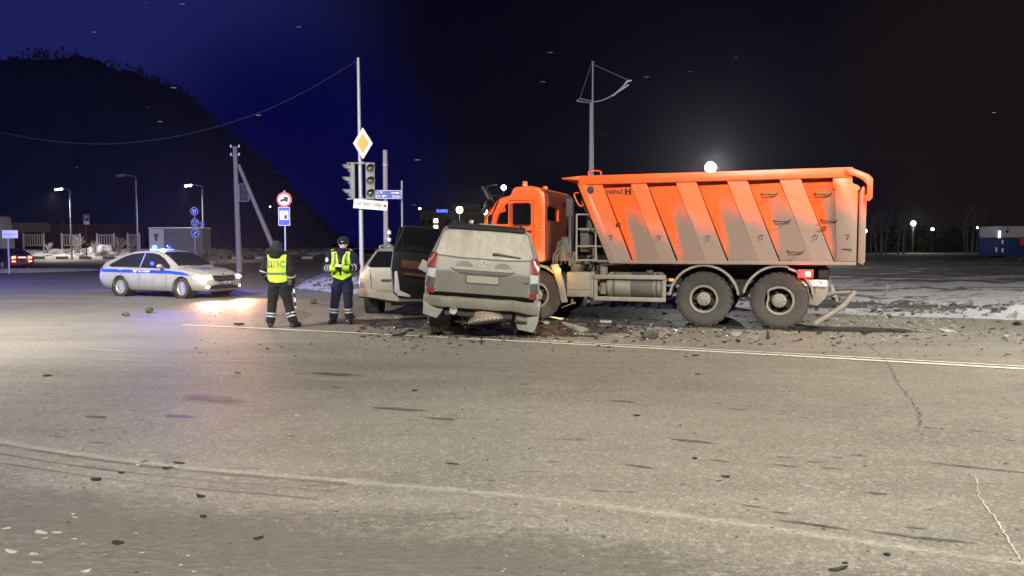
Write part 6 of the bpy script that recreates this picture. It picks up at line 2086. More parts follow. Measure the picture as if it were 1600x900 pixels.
bm = NB(); tube(bm, [loc5(925, 100), loc5(984, 126)], .014, 6); tube(bm, [loc5(924, 100), loc5(906, 154)], .010, 6); obj('stay', bm, M['greypaint'], T5, 50)
bm = NB()
tube(bm, [loc5(957, 150), loc5(973, 136), loc5(980, 127), loc5(987, 125.5)], [(.03, .04), (.03, .055), (.03, .05), (.03, .035)], 10)
tube(bm, [loc5(964, 146) + Vector((0, -.3, 0)), loc5(981, 134) + Vector((0, -.3, 0))], (.02, .04), 8)
obj('luminaire', bm, em('faintly_lit_luminaire', (.9, .95, 1.0), .35), T5, 50)
# ---- street lamps that are lit in the picture
def lit_lamp(px, py, Y, pxpost, lab, power, on=True, headw=.5, col=(1, .97, .92), glow=30):
    h = at(px, py, Y); pst = at(pxpost, py, Y)
    return h, pst
def px_lamp(px_post, px_head, py_head, Y, label, lit, power=0, strength=30, sz=1.0):
    hp_, hh = at(px_post, py_head, Y), at(px_head, py_head, Y)
    dx = hh.x - hp_.x; s = 1 if dx > 0 else -1
    t = thing('street_lamp', label, 'street lamp', (hp_.x, Y, 0))
    z = hh.z
    bm = NB(); tube(bm, [(0, 0, -.3), (0, 0, z - .5)], [.11, .07], 12); tube(bm, spline([(0, 0, z - .52), (0, 0, z - .25), (dx * .15, 0, z - .10), (dx * .75, 0, z + .06)], 5), .03, 8)
    obj('post', bm, M['greypaint'], t, 50)
    bm = NB(); boxm(bm, (.8 * sz, .34, .10), Matrix.Translation((dx, 0, z + .05)) @ Matrix.Rotation(R(8 * s), 4, 'Y'), .04); hd = obj('lamp_head', bm, M['greypaint'], t, 40)
    bm = NB(); boxm(bm, (.74 * sz, .32, .17), Matrix.Translation((dx, -.02, z - .075)) @ Matrix.Rotation(R(8 * s), 4, 'Y'), .05)
    obj('diffuser', bm, em('lit_diffuser', (1, .97, .90), strength) if lit else M['dusty'], hd, 40)
    if lit: lamp('lamp_light', 'SPOT', (dx * 1.25, -.5, z - .45), power, (1.0, .88, .80), .2, t, aim=(dx * 1.6, -1.2, 0), spot=150, blend=.7)
    return t
px_lamp(109, 92, 295, 100.0, 'lit street lamp above the brown wall, leftmost of the lamps', True, 8000, 26, 1.15)
px_lamp(316, 294, 289, 88.0, 'lit street lamp above the blue round signs', True, 4500, 26, 1.0)
px_lamp(212, 188, 274, 84.0, 'unlit tall street lamp between the two lit ones', False, 0, 0, 1.1)
# the bright flood lamp that peers over the tipper body
Y6 = 60.0
c = at(1110, 262, Y6)
FL = thing('flood_lamp', 'bright round flood lamp showing just above the tipper body', 'flood lamp', (c.x, Y6, 0))
bm = NB(); tube(bm, [(0, .25, -.3), (0, .25, c.z + .2)], [.13, .10], 12); obj('post', bm, M['steel'], FL, 50)
bm = NB(); lathe(bm, [(0, -.16), (.30, -.14), (.44, .02), (.40, .05)], axes((0, .0, c.z), (1, 0, 0), (0, 0, 1)), 24); obj('lamp_head', bm, M['greypaint'], FL, 50)
bm = NB(); ball(bm, (0, -.02, c.z), (.36, .12, .33), 20, 12); obj('lens', bm, em('flood_lens', (1, .97, .95), 40), FL, 50)
lamp('flood_light', 'POINT', (0, -.6, c.z), 6500, (1, .95, .92), .3, FL)
# ---- blue round signs on one post, parking sign, back of a sign
Y7 = 58.0
c = at(304.5, 392, Y7)
pole('sign_post', 'thin post carrying the three round blue signs', 'post', c.x, Y7 + .05, 0, at(304, 322, Y7).z, .035, .03, M['steel'], base=False)
def arrow_poly(a, L=.20, w=.035, hw=.085):
    p = [(-w, -L), (w, -L), (w, .04), (hw, .04), (0, L), (-hw, .04), (-w, .04)]
    c_, s_ = math.cos(a), math.sin(a)
    return [(x * c_ - y * s_, x * s_ + y * c_) for x, y in p]
for i, (px, py, lab) in enumerate(((303.5, 330, 'round blue sign with two white arrows, topmost on its post'), (304.5, 347.5, 'round blue sign with a white ring of arrows, middle one on its post'), (305, 364, 'round blue sign with one white arrow, lowest on its post'))):
    c = at(px, py, Y7 - .03)
    t = sign_plate('mandatory_sign', lab, 'road sign', c, circle(.30), M['steel'], group='round blue signs on one post')
    face('sign_border', circle(.295), M['whitep'], t, 1)
    face('sign_face', circle(.265), M['bluesign'], t, 2)
    if i == 0:
        face('arrow', [(x - .08, y) for x, y in arrow_poly(.2, .17)], M['whitep'], t, 3); face('arrow', [(x + .08, y) for x, y in arrow_poly(-.2, .17)], M['whitep'], t, 3)
    elif i == 1:
        for k in range(3):
            a = 2 * PI * k / 3 + .4
            face('arrow', [(x + .13 * math.cos(a), y + .13 * math.sin(a)) for x, y in arrow_poly(a, .11, .025, .06)], M['whitep'], t, 3)
    else: face('arrow', arrow_poly(-.8, .18), M['whitep'], t, 3)
c = at(316, 350, 87.6)
t = sign_plate('keep_right_sign', 'small blue sign on the lit lamp post behind the round signs', 'road sign', (c.x, 87.6, c.z), circle(.32), M['steel'])
face('sign_face', circle(.31), M['bluesign'], t, 1); face('arrow', arrow_poly(-2.3, .2), M['whitep'], t, 2)
Y8 = 96.0
c = at(135, 385, Y8)
pole('sign_post', 'thin reddish post of the parking sign before the brown wall', 'post', c.x, Y8, 0, at(135, 336, Y8).z, .06, .05, pm('rusty_post', (.20, .10, .09), .8), base=False)
c = at(135, 343, Y8 - .08)
t = sign_plate('parking_sign', 'blue and white parking sign on its own post before the brown wall', 'road sign', c, rounded(-.36, .36, -.62, .62, .05), M['steel'])
face('sign_border', rounded(-.35, .35, -.61, .61, .05), M['whitep'], t, 1); face('sign_face', rounded(-.30, .30, -.18, .56, .03), M['bluesign'], t, 2)
fwords('P', .62, 0, .20, M['whitep'], t, 3)
Y9 = 46.5
c = at(14.5, 425, Y9)
pole('sign_post', 'dark post at the left edge holding the sign that shows its white back', 'post', c.x, Y9, 0, at(14, 360, Y9).z, .05, .05, M['greypaint'], base=False)
c = at(15.5, 366, Y9 - .1)
t = sign_plate('road_sign', 'blank white back of a sign on the post at the left edge', 'road sign', (c.x, Y9 - .1, c.z), rounded(-.47, .47, -.24, .24, .03), M['whitep'])
bm = NB(); box(bm, -.40, .40, -.012, -.002, -.02, .02, .003); obj('stiffener', bm, M['steel'], t)

# ================================================================== far left: wall, fence, shed, van
def bl(px0, px1, py0, py1, Y):
    a, b = at(px0, py1, Y), at(px1, py0, Y); return a.x, b.x, a.z, b.z
# brown boarded building
x0, x1, z0, z1 = bl(80, 188, 350, 384, 122)
B = thing('boarded_building', 'long low brown boarded building behind the railings', 'building', ((x0 + x1) / 2, 122, 0)); w = (x1 - x0) / 2
bt = NT('brown_boards')
wv = bt.n('ShaderNodeTexWave', bands_direction='X'); wv.inputs['Scale'].default_value = 1.1; bt.l(bt.coord(), wv.inputs['Vector'])
bt.set(bt.mix(bt.noise(.8, 6), (.085, .042, .038), (.15, .075, .068)), .85); bt.bump(wv.outputs['Fac'], .4, .06)
bm = NB(); box(bm, -w, w, 0, 8, 0, z1, .03); obj('wall', bm, bt.m, B)
bm = NB(); box(bm, -w - .2, w + .2, -.3, 8.3, z1 + .01, z1 + .16, .03); obj('roof', bm, M['dark'], B)
x0, x1, z0, z1 = bl(22, 82, 348, 384, 128)
B = thing('pale_building', 'pale low building with a grey roof next to the brown one', 'building', ((x0 + x1) / 2, 128, 0)); w = (x1 - x0) / 2
bm = NB(); box(bm, -w, w, 0, 8, 0, z1 - 1.6, .03); obj('wall', bm, bt.m, B)
bm = NB(); box(bm, -w - .3, w + .1, -.3, 8, z1 - 1.6, z1, .05); obj('roof', bm, pm('pale_fascia', (.30, .29, .26), .8, var=.2, scale=1), B)
bm = NB()
for k in range(3): box(bm, -w + 1 + 2.0 * k, -w + 2.2 + 2.0 * k, -.04, -.01, 1.6, 2.8)
bm.free()
# van
x0, x1, z0, z1 = bl(-40, 22, 338, 388, 84)
V = thing('delivery_van', 'pale beige van with a dark window, cut by the left edge behind the white sign', 'van', ((x0 + x1) / 2, 84, 0)); w = (x1 - x0) / 2
M['beige'] = pm('beige_van_paint', (.40, .37, .31), .5, var=.1, scale=1, dirt=(0, 1.2, .4))
bm = NB(); prism(bm, [(-w, .5), (w, .5), (w, 2.2), (w - .35, z1 - .15), (w - .6, z1), (-w, z1)], XZ, -2.0, 0, bev=.06); bm.transform(Matrix.Translation((0, -2.0, 0)) @ Matrix.Diagonal((1, 1, 1, 1)))
vb_ = obj('body', bm, M['beige'], V, 40)
ys_ = [v.co.y for v in vb_.data.vertices]; yf = min(ys_)
bm = NB(); prism(bm, rounded(-.3, w - 1.35, z1 - 1.6, z1 - .75, .08), axes((0, yf - .012, 0), (1, 0, 0), (0, 0, 1)), 0, .01); obj('side_window', bm, M['glass'], V)
vt = mesh_of('tyre', tyre_bm(.36, .2, .22), M['rubber'])
for wx in (-w + .9, w - .9): wheel_part('wheel', V, (wx, yf + .1, .36), [('tyre', vt), ('rim', bs_rim)], PI)
# railing sections in front
M['railwhite'] = pm('white_railing_paint', (.62, .60, .60), .6, var=.1)
def railing(px0, px1, py0, py1, Y, lab, bars=8):
    x0, x1, z0, z1 = bl(px0, px1, py0, py1, Y)
    t = thing('railing', lab, 'railing', ((x0 + x1) / 2, Y, 0), 0, 'white railing panels along the embankment'); w = (x1 - x0) / 2
    for s in (-1, 1):
        bm = NB(); box(bm, s * w - .09, s * w + .09, -.09, .09, .8, z1 + .25, .02); obj('post', bm, M['railwhite'], t)
    bm = NB()
    for z in (z0 + .2, z1 - .05): box(bm, -w + .091, w - .091, -.04, .04, z, z + .09)
    for k in range(bars):
        x = -w + .3 + (2 * w - .6) * k / (bars - 1); tube(bm, [(x, 0, z0 + .28), (x, 0, z1 - .06)], .045, 6)
    obj('bars', bm, M['railwhite'], t)
railing(37, 68, 367, 386, 110, 'white railing panel nearest to the pale van')
railing(97, 125, 367, 386, 110, 'white railing panel before the middle of the brown wall', 6)
railing(152, 178, 367, 385, 110, 'white railing panel right of the parking sign', 6)
railing(200, 218, 367, 385, 110, 'white railing panel above the rear of the police car', 4)
# snow heap on the bank
bm = NB(); c = at(158, 384, 107); ball(bm, (c.x, 107, 1.0), (2.0, 1.2, 1.0), 24, 14)
for v in bm.verts: v.co += Vector((1, .5, .8)) * .3 * noise.noise(v.co * .9)
tag(obj('snow_heap', bm, M['snow'], smooth=70), 'rounded heap of snow beside the railing panels', 'snow heap')
# site container with a picture panel
x0, x1, z0, z1 = bl(233, 316, 357, 390, 86)
CT = thing('site_container', 'pale long container with a white picture panel, behind the police car', 'container', ((x0 + x1) / 2, 86, 0)); w = (x1 - x0) / 2
ct = NT('grey_container_sheet'); wv = ct.n('ShaderNodeTexWave', bands_direction='X'); wv.inputs['Scale'].default_value = 1.6; ct.l(ct.coord(), wv.inputs['Vector'])
ct.set(ct.mix(ct.noise(.9, 6), (.16, .16, .165), (.30, .30, .31)), .7); ct.bump(wv.outputs['Fac'], .5, .05)
bm = NB(); box(bm, -w, w, 0, 2.4, .3, z1 - .01, .02); obj('wall', bm, ct.m, CT)
bm = NB(); box(bm, -w - .05, w + .05, -.05, 2.45, z1, z1 + .12, .02); obj('roof', bm, M['whitep'], CT)
xp = -w + (at(256, 370, 86).x - x0)
bm = NB(); box(bm, -w + .05, xp, -.05, -.01, 1.3, z1 - .06, .01); pn = obj('picture_panel', bm, M['whitep'], CT)
bm = NB(); xm, zm = (-w + xp) / 2, (z1 + 1.6) / 2 + .1                # generic animal head: ears, head and muzzle blots
for poly in ([(-.32, .45), (-.18, .32), (-.30, .18)], [(.32, .45), (.18, .32), (.30, .18)], ellipse(0, .12, .24, .26, 16), ellipse(0, -.28, .16, .18, 14)):
    prism(bm, [(xm + a, zm + b) for a, b in poly], axes((0, -.056, 0), (1, 0, 0), (0, 0, 1)), 0, .004)
obj('picture', bm, pm('purple_grey_print', (.16, .12, .20), .7, var=.3), pn)
# bare bushes on the embankment and at the field edge
def bare_bush(name, lab, loc, h, spread, n, mat, seed, cat='bush', thick=.02, group='bare bushes on the embankment'):
    rg = random.Random(seed); bm = NB()
    for k in range(n):
        a = rg.uniform(0, 2 * PI); r = rg.uniform(.2, 1) * spread
        p0 = Vector((rg.uniform(-.2, .2) * spread, rg.uniform(-.2, .2) * spread, -.2))
        p2 = Vector((r * math.cos(a), r * math.sin(a), h * rg.uniform(.6, 1)))
        p1 = p0.lerp(p2, .5) + Vector((rg.uniform(-.1, .1), rg.uniform(-.1, .1), .1)) * h
        q = [p0, p1, p2]
        tube(bm, q, [thick, thick * .7, thick * .3], 4)
        for j in range(3):
            b0 = p1.lerp(p2, rg.uniform(0, .8)); tube(bm, [b0, b0 + Vector((rg.uniform(-.3, .3), rg.uniform(-.3, .3), rg.uniform(.15, .4))) * h * .5], [thick * .5, thick * .2], 4)
    o = obj(name, bm, mat); o.location = loc
    return tag(o, lab, cat, group)
M['twig'] = pm('frosted_twigs', (.30, .26, .24), .9, var=.3)
for i, (px, py, Y, h, lab) in enumerate(((120, 385, 104, 2.2, 'bare bush under the parking sign, tallest of its row'), (147, 386, 104, 1.5, 'bare bush between parking sign and snow heap'), (75, 386, 104, 1.3, 'bare bush right of the first railing panel'), (185, 386, 104, 2.1, 'bare bush above the boot of the police car'),
                                         (205, 386, 103, 1.8, 'bare bush behind the unlit street lamp'), (308, 392, 72, 1.6, 'frosted bush under the round blue signs'), (322, 392, 74, 1.5, 'frosted bush right of the round blue signs'), (338, 392, 76, 1.4, 'frosted bush midway between blue signs and timber pole'), (352, 392, 74, 1.2, 'frosted bush left of the timber pole'))):
    c = at(px, py, Y); bare_bush('bare_bush', lab, (c.x, Y, 0.2 if Y < 90 else 1.0), h, h * .7, 26, M['twig'], i, thick=.03)

# ================================================================== far centre: dark block with a blue neon sign, lamps
x0, x1, z0, z1 = bl(656, 775, 330, 388, 150)
DB = thing('dark_building', 'dark flat building with a small blue neon sign and two lit square windows', 'building', ((x0 + x1) / 2, 150, 0)); w = (x1 - x0) / 2
db = NT('dark_facade'); db.set(db.mix(db.noise(.4, 6), (.06, .05, .05), (.11, .09, .085)), .9)
bm = NB(); box(bm, -w, w, 0, 14, 0, z1, .05); obj('wall', bm, db.m, DB)
bm = NB(); box(bm, -w - .2, w + .2, -.2, 14.2, z1 + .01, z1 + .4, .05); obj('roof', bm, M['dark'], DB)
bm = NB(); box(bm, -w + 6, w - 3, 2, 9, z1 + .4, z1 + 1.6, .05); obj('penthouse', bm, db.m, DB)
xc_, zc_ = at(691, 330, 149.8).x - (x0 + x1) / 2, at(691, 330, 149.8).z
words('neon_sign', 'КАФЕ', .78, axes((xc_, -.3, zc_), (1, 0, 0), (0, 0, 1)), em('blue_neon', (.03, .05, 1.0), 9), DB, sx=1.0)
bm = NB(); box(bm, xc_ - 1.2, xc_ + 1.2, -.24, -.05, zc_ - .40, zc_ + .40, .02); obj('sign_board', bm, M['blackp'], DB)
for py in (345, 355):
    a = at(681, py, 149.9); xx = a.x - (x0 + x1) / 2
    bm = NB(); box(bm, xx - .38, xx + .38, -.12, -.02, a.z - .38, a.z + .38, .02); wf = obj('window', bm, em('lit_window', (.95, .97, 1.0), 5), DB)
    bm = NB(); box(bm, xx - .03, xx + .03, -.15, -.121, a.z - .38, a.z + .38); obj('window_bar', bm, M['blackp'], wf)
for px in (662, 672, 700, 712, 724, 736):                # unlit windows
    for py in (347, 360):
        a = at(px, py, 149.9); xx = a.x - (x0 + x1) / 2
        bm = NB(); box(bm, xx - .40, xx + .40, -.08, -.02, a.z - .5, a.z + .5, .02); obj('window', bm, M['glass'], DB)
def globe_lamp(px, py, Y, lab, r, mat, power=0, pyb=None):
    c = at(px, py, Y); t = thing('area_lamp', lab, 'lamp', (c.x, Y, 0))
    bm = NB(); tube(bm, [(0, 0, -.2), (0, 0, c.z - r * .8)], [.07, .05], 10); obj('post', bm, M['dusty_dark'], t, 50)
    bm = NB(); ball(bm, (0, 0, c.z), (r, r, r * 1.05), 18, 12); obj('globe', bm, mat, t, 60)
    bm = NB(); lathe(bm, [(0, .05), (r * .8, 0), (r * .85, -.03), (0, -.03)], Matrix.Translation((0, 0, c.z + r)), 16); obj('hood', bm, M['dark'], t, 40)
    if power: lamp('lamp_light', 'POINT', (0, -r - .3, c.z), power, (1, .93, .70), .2, t)
    return t
globe_lamp(718, 328, 120, 'warm round lamp left of the truck cab, larger of the two', .50, M['lampyellow'], 900)
globe_lamp(758, 331, 130, 'warm round lamp right beside the truck cab, smaller of the two', .42, M['lampyellow'], 700)
globe_lamp(656, 326, 170, 'tiny white lamp left of the blue neon sign', .22, M['lampwhite'])
globe_lamp(787, 293, 75, 'white lamp just over the front of the truck cab', .24, M['lampwhite'])
globe_lamp(446 - 24, 323, 140, 'tiny dim lamp left of the lorry ban sign', .16, em('dim_lamp', (1, .9, .8), 6))
# ================================================================== right: lamps, birches, dark tree belt, bus
for px, py, Y, r, lab in ((1427, 349, 120, .42, 'brightest round lamp above the dark trees at the right'), (1457, 358, 135, .26, 'smaller lamp right of the brightest one over the dark trees'), (1538, 357, 130, .36, 'round lamp left of the bus'),
                          (1351, 361, 90, .30, 'lamp peeping out beside the tailgate of the truck'), (1527, 356, 140, .18, 'faint lamp between the birches left of the bus')):
    globe_lamp(px, py, Y, lab, r * .8, M['lampwhite'], 900 if r > .4 else 0)
M['bark'] = pm('pale_birch_bark', (.12, .115, .115), .9, var=.35, scale=2)
def birch(px, pyb, pyt, Y, lab, lean, seed, r=.13):
    rg = random.Random(seed)
    b = at(px, pyb, Y); hh = at(px, pyt, Y).z
    t = thing('birch', lab, 'tree', (b.x, Y, .5), 0, 'bare birches beyond the snow field')
    q = spline([(0, 0, -.5), (lean * .3 + rg.uniform(-.15, .15), 0, hh * .35), (lean * .7, .1, hh * .7), (lean, .1, hh * 1.1)], 4)
    bm = NB(); tube(bm, q, [r * (1 - .75 * k / (len(q) - 1)) for k in range(len(q))], 9); obj('trunk', bm, M['bark'], t, 60)
    bm = NB()
    for k in range(16):
        p = q[rg.randrange(len(q) // 2, len(q))]; a = rg.uniform(0, 2 * PI); L = rg.uniform(.6, 1.8)
        e = p + Vector((math.cos(a) * L * .6, math.sin(a) * L * .6, L))
        m_ = p.lerp(e, .5) + Vector((rg.uniform(-.1, .1), 0, .15))
        tube(bm, [p, m_, e], [.035, .025, .008], 5)
        for j in range(4):
            p2 = m_.lerp(e, rg.uniform(0, 1)); tube(bm, [p2, p2 + Vector((rg.uniform(-.5, .5), rg.uniform(-.4, .4), rg.uniform(.1, .6)))], [.014, .005], 4)
    obj('crown', bm, M['bark'], t)
bi = [(1360, 352, .2, 'birch nearest to the tailgate of the truck'), (1370, 358, -.6, 'slanting thin birch second from the tailgate'), (1376, 346, .1, 'straight pale birch third from the tailgate'), (1384, 350, .3, 'birch fourth from the tailgate'),
      (1402, 352, .5, 'birch leaning right, left of the brightest lamp'), (1412, 356, .0, 'thin birch just left of the brightest lamp'), (1505, 356, .1, 'thin birch midway between brightest lamp and bus'), (1512, 350, -.2, 'birch left of the forked pair near the bus'),
      (1518, 346, .3, 'tall birch near the bus'), (1525, 350, .8, 'thick birch bending right towards the lamp by the bus')]
for i, (px, pyt, ln, lab) in enumerate(bi): birch(px, 401, pyt, 108 + (i % 3), lab, ln, i + 40, .10 + .05 * (i % 3))
# distant belt of trees, a dark mass with a ragged top
rg = random.Random(9); bm = NB()
for k in range(520):
    px = rg.uniform(770, 1700); Y = rg.uniform(150, 185)
    top = 358 + 6 * math.sin(px * .013) + 5 * math.sin(px * .047 + 1) + (7 if px < 1430 else 0) - (5 if 1480 < px < 1560 else 0)
    c = at(px, top, Y); h = c.z * rg.uniform(.75, 1.12)
    for j in range(9):
        z = h * (j + .6) / 9 * 1.0; r = .3 + 1.5 * math.sin(PI * min(1, (j + 1.2) / 9.5)) * rg.uniform(.6, 1.1)
        a = rg.uniform(0, 6.28); e = Vector((c.x + r * .7 * math.cos(a), Y + r * .5 * math.sin(a), z))
        s_ = rg.uniform(.5, 1.1)
        bm.faces.new([bm.verts.new(e + Vector((rg.uniform(-1, 1), rg.uniform(-.6, .6), rg.uniform(-1, 1.2))) * s_) for _ in range(4)])
    tube(bm, [(c.x, Y, -.2), (c.x, Y, h)], [.14, .04], 4)
tag(obj('treeline', bm, pm('dark_distant_trees', (.020, .020, .020), .95, var=.3)), 'dark ragged belt of far trees along the horizon', None, None, 'stuff')
# bus
Y10 = 66.0
x0, x1, z0, z1 = bl(1555, 1740, 353, 412, Y10)
BU = thing('bus', 'white and blue bus with a lit marker window, cut by the right edge', 'bus', (x0, Y10, 0)); L = x1 - x0
zmid = at(1560, 372, Y10).z; zlow = at(1560, 400, Y10).z
bm = NB(); box(bm, 0, L, 0, 2.5, zmid, z1, .18, 4)
obj('upper_body', bm, pm('white_bus_paint', (.30, .29, .30), .5, var=.08, scale=1), BU, 40)
bm = NB(); box(bm, .02, L - .02, .02, 2.48, zlow, zmid - .003, .05)
bl_ = obj('lower_body', bm, pm('blue_bus_paint', (.006, .020, .09), .45, var=.12, scale=1), BU, 40)
bm = NB(); box(bm, .9, L - 2, .2, 2.3, .25, zlow - .003); obj('underbody', bm, M['dark'], BU)
a = at(1561.5, 366, Y10); xx = a.x - x0
bm = NB(); box(bm, xx - .10, xx + .10, -.03, -.005, a.z - .30, a.z + .28, .01); obj('marker_window', bm, em('lit_marker_window', (1, .93, .45), 5), BU)
for px, py in ((1554.8, 390), (1566.5, 391), (1566.5, 378)):
    a = at(px, py, Y10); xx = max(.06, a.x - x0)
    bm = NB(); box(bm, xx - .06, xx + .06, -.02, .015, a.z - .18, a.z + .18, .01); obj('reflector', bm, M['whitep'], BU)
a = at(1597, 377, Y10); xx = a.x - x0
bm = NB(); prism(bm, rounded(xx - .2, xx + .5, a.z - .3, a.z + .25, .05), axes((0, -.004, 0), (1, 0, 0), (0, 0, 1)), .0, .012); obj('red_panel', bm, M['redsign'], BU)
bm = NB(); a = at(1573, 358, Y10); xx = a.x - x0; tube(bm, [(xx + .05, -.04, a.z + .35), (xx, -.06, a.z - .1)], .03, 6); box(bm, xx - .12, xx + .12, -.10, -.02, a.z - .3, a.z - .1, .02); obj('mirror', bm, M['blackp'], BU)
for k in range(3):
    bm = NB(); box(bm, 3.0 + 2.2 * k, 4.9 + 2.2 * k, -.012, -.002, zmid + .15, z1 - .35); obj('side_window', bm, M['glass'], BU)
bt_ = mesh_of('tyre', tyre_bm(.5, .27, .3), M['rubber'])
for wx in (2.6, L - 2.2): wheel_part('wheel', BU, (wx, .3, .5), [('tyre', bt_), ('rim', rim_me)], PI)

# ---- stakes in the snow
for px, py0, py1, Y, ln, lab in ((1385, 466, 443, 24.0, .02, 'thin upright stake in the snow behind the truck'), (1588, 475, 453, 21.5, .22, 'slanting stake in the snow at the right edge')):
    a, b = at(px, py0, Y), at(px, py1, Y)
    t = NB(); tube(t, [(0, 0, -.2), (ln * .5, 0, (b.z) * .5), (ln, 0, b.z)], .014, 6); tube(t, [(ln - .08, 0, b.z - .1), (ln + .1, 0, b.z - .08)], .01, 5)
    o = obj('stake', t, M['wood'], None, 50); o.location = (a.x, Y, 0); tag(o, lab, 'stake')

# ================================================================== wreckage on the road
def shard(size, seed, stand=False):
    rg = random.Random(seed); bm = NB(); n = rg.choice((4, 5, 5, 6))
    an = sorted(2 * PI * (k + rg.uniform(-.35, .35)) / n for k in range(n))
    pl = [(math.cos(a) * rg.uniform(.6, 1.15) * size[0], math.sin(a) * rg.uniform(.5, 1.1) * size[1]) for a in an]
    h = max(.004, size[2] * .5)
    if stand:
        w = size[0] * .7; pl = [(-w, 0), (w * .8, 0), (w * .5, size[2] * .9), (w * .05, size[2] * 1.9), (-w * .3, size[2] * 1.1)]
        prism(bm, pl, axes((0, 0, 0), (1, .15, 0), (0, .12, 1)), -.008, .008)
    else:
        prism(bm, pl, Matrix.Rotation(rg.uniform(-.18, .18), 4, 'Y') @ Matrix.Rotation(rg.uniform(.05, .25), 4, 'X'), -h * .5, h * .5)
        for v in bm.verts: v.co.z += 1.2 * v.co.x * v.co.x / size[0] * rg.uniform(.1, .2)
    mz = min(v.co.z for v in bm.verts)
    for v in bm.verts: v.co.z -= mz + .002
    return bm
def chunk(size, seed, flat=.6, rough=.25, sharp=False):
    bm = NB(); bmesh.ops.create_icosphere(bm, subdivisions=1 if sharp else 2, radius=1)
    for v in bm.verts:
        n = noise.noise_vector(v.co * 1.6 + Vector((seed * 3.7, seed, 0)))
        v.co = Vector((v.co.x + n.x * rough * 2, v.co.y + n.y * rough * 2, (v.co.z + n.z * rough) * flat))
        v.co = Vector((v.co.x * size[0], v.co.y * size[1], v.co.z * size[2]))
    mz = min(v.co.z for v in bm.verts)
    for v in bm.verts: v.co.z -= mz + .004
    return bm
M['plastic'] = pm('broken_black_plastic', (.016, .015, .015), .5, var=.4, scale=20)
M['stone'] = pm('frozen_clod', (.055, .05, .043), .9, var=.4, scale=15, bump=.5)
M['green'] = pm('greenish_clod', (.045, .05, .018), .9, var=.4, scale=15, bump=.5)
M['ice'] = pm('dirty_ice', (.23, .23, .22), .5, var=.15, scale=12)
M['dgreen'] = pm('dark_green_plastic', (.010, .028, .018), .4, var=.3)
M['yellow'] = pm('pale_yellow_plastic', (.62, .55, .30), .5, var=.15)
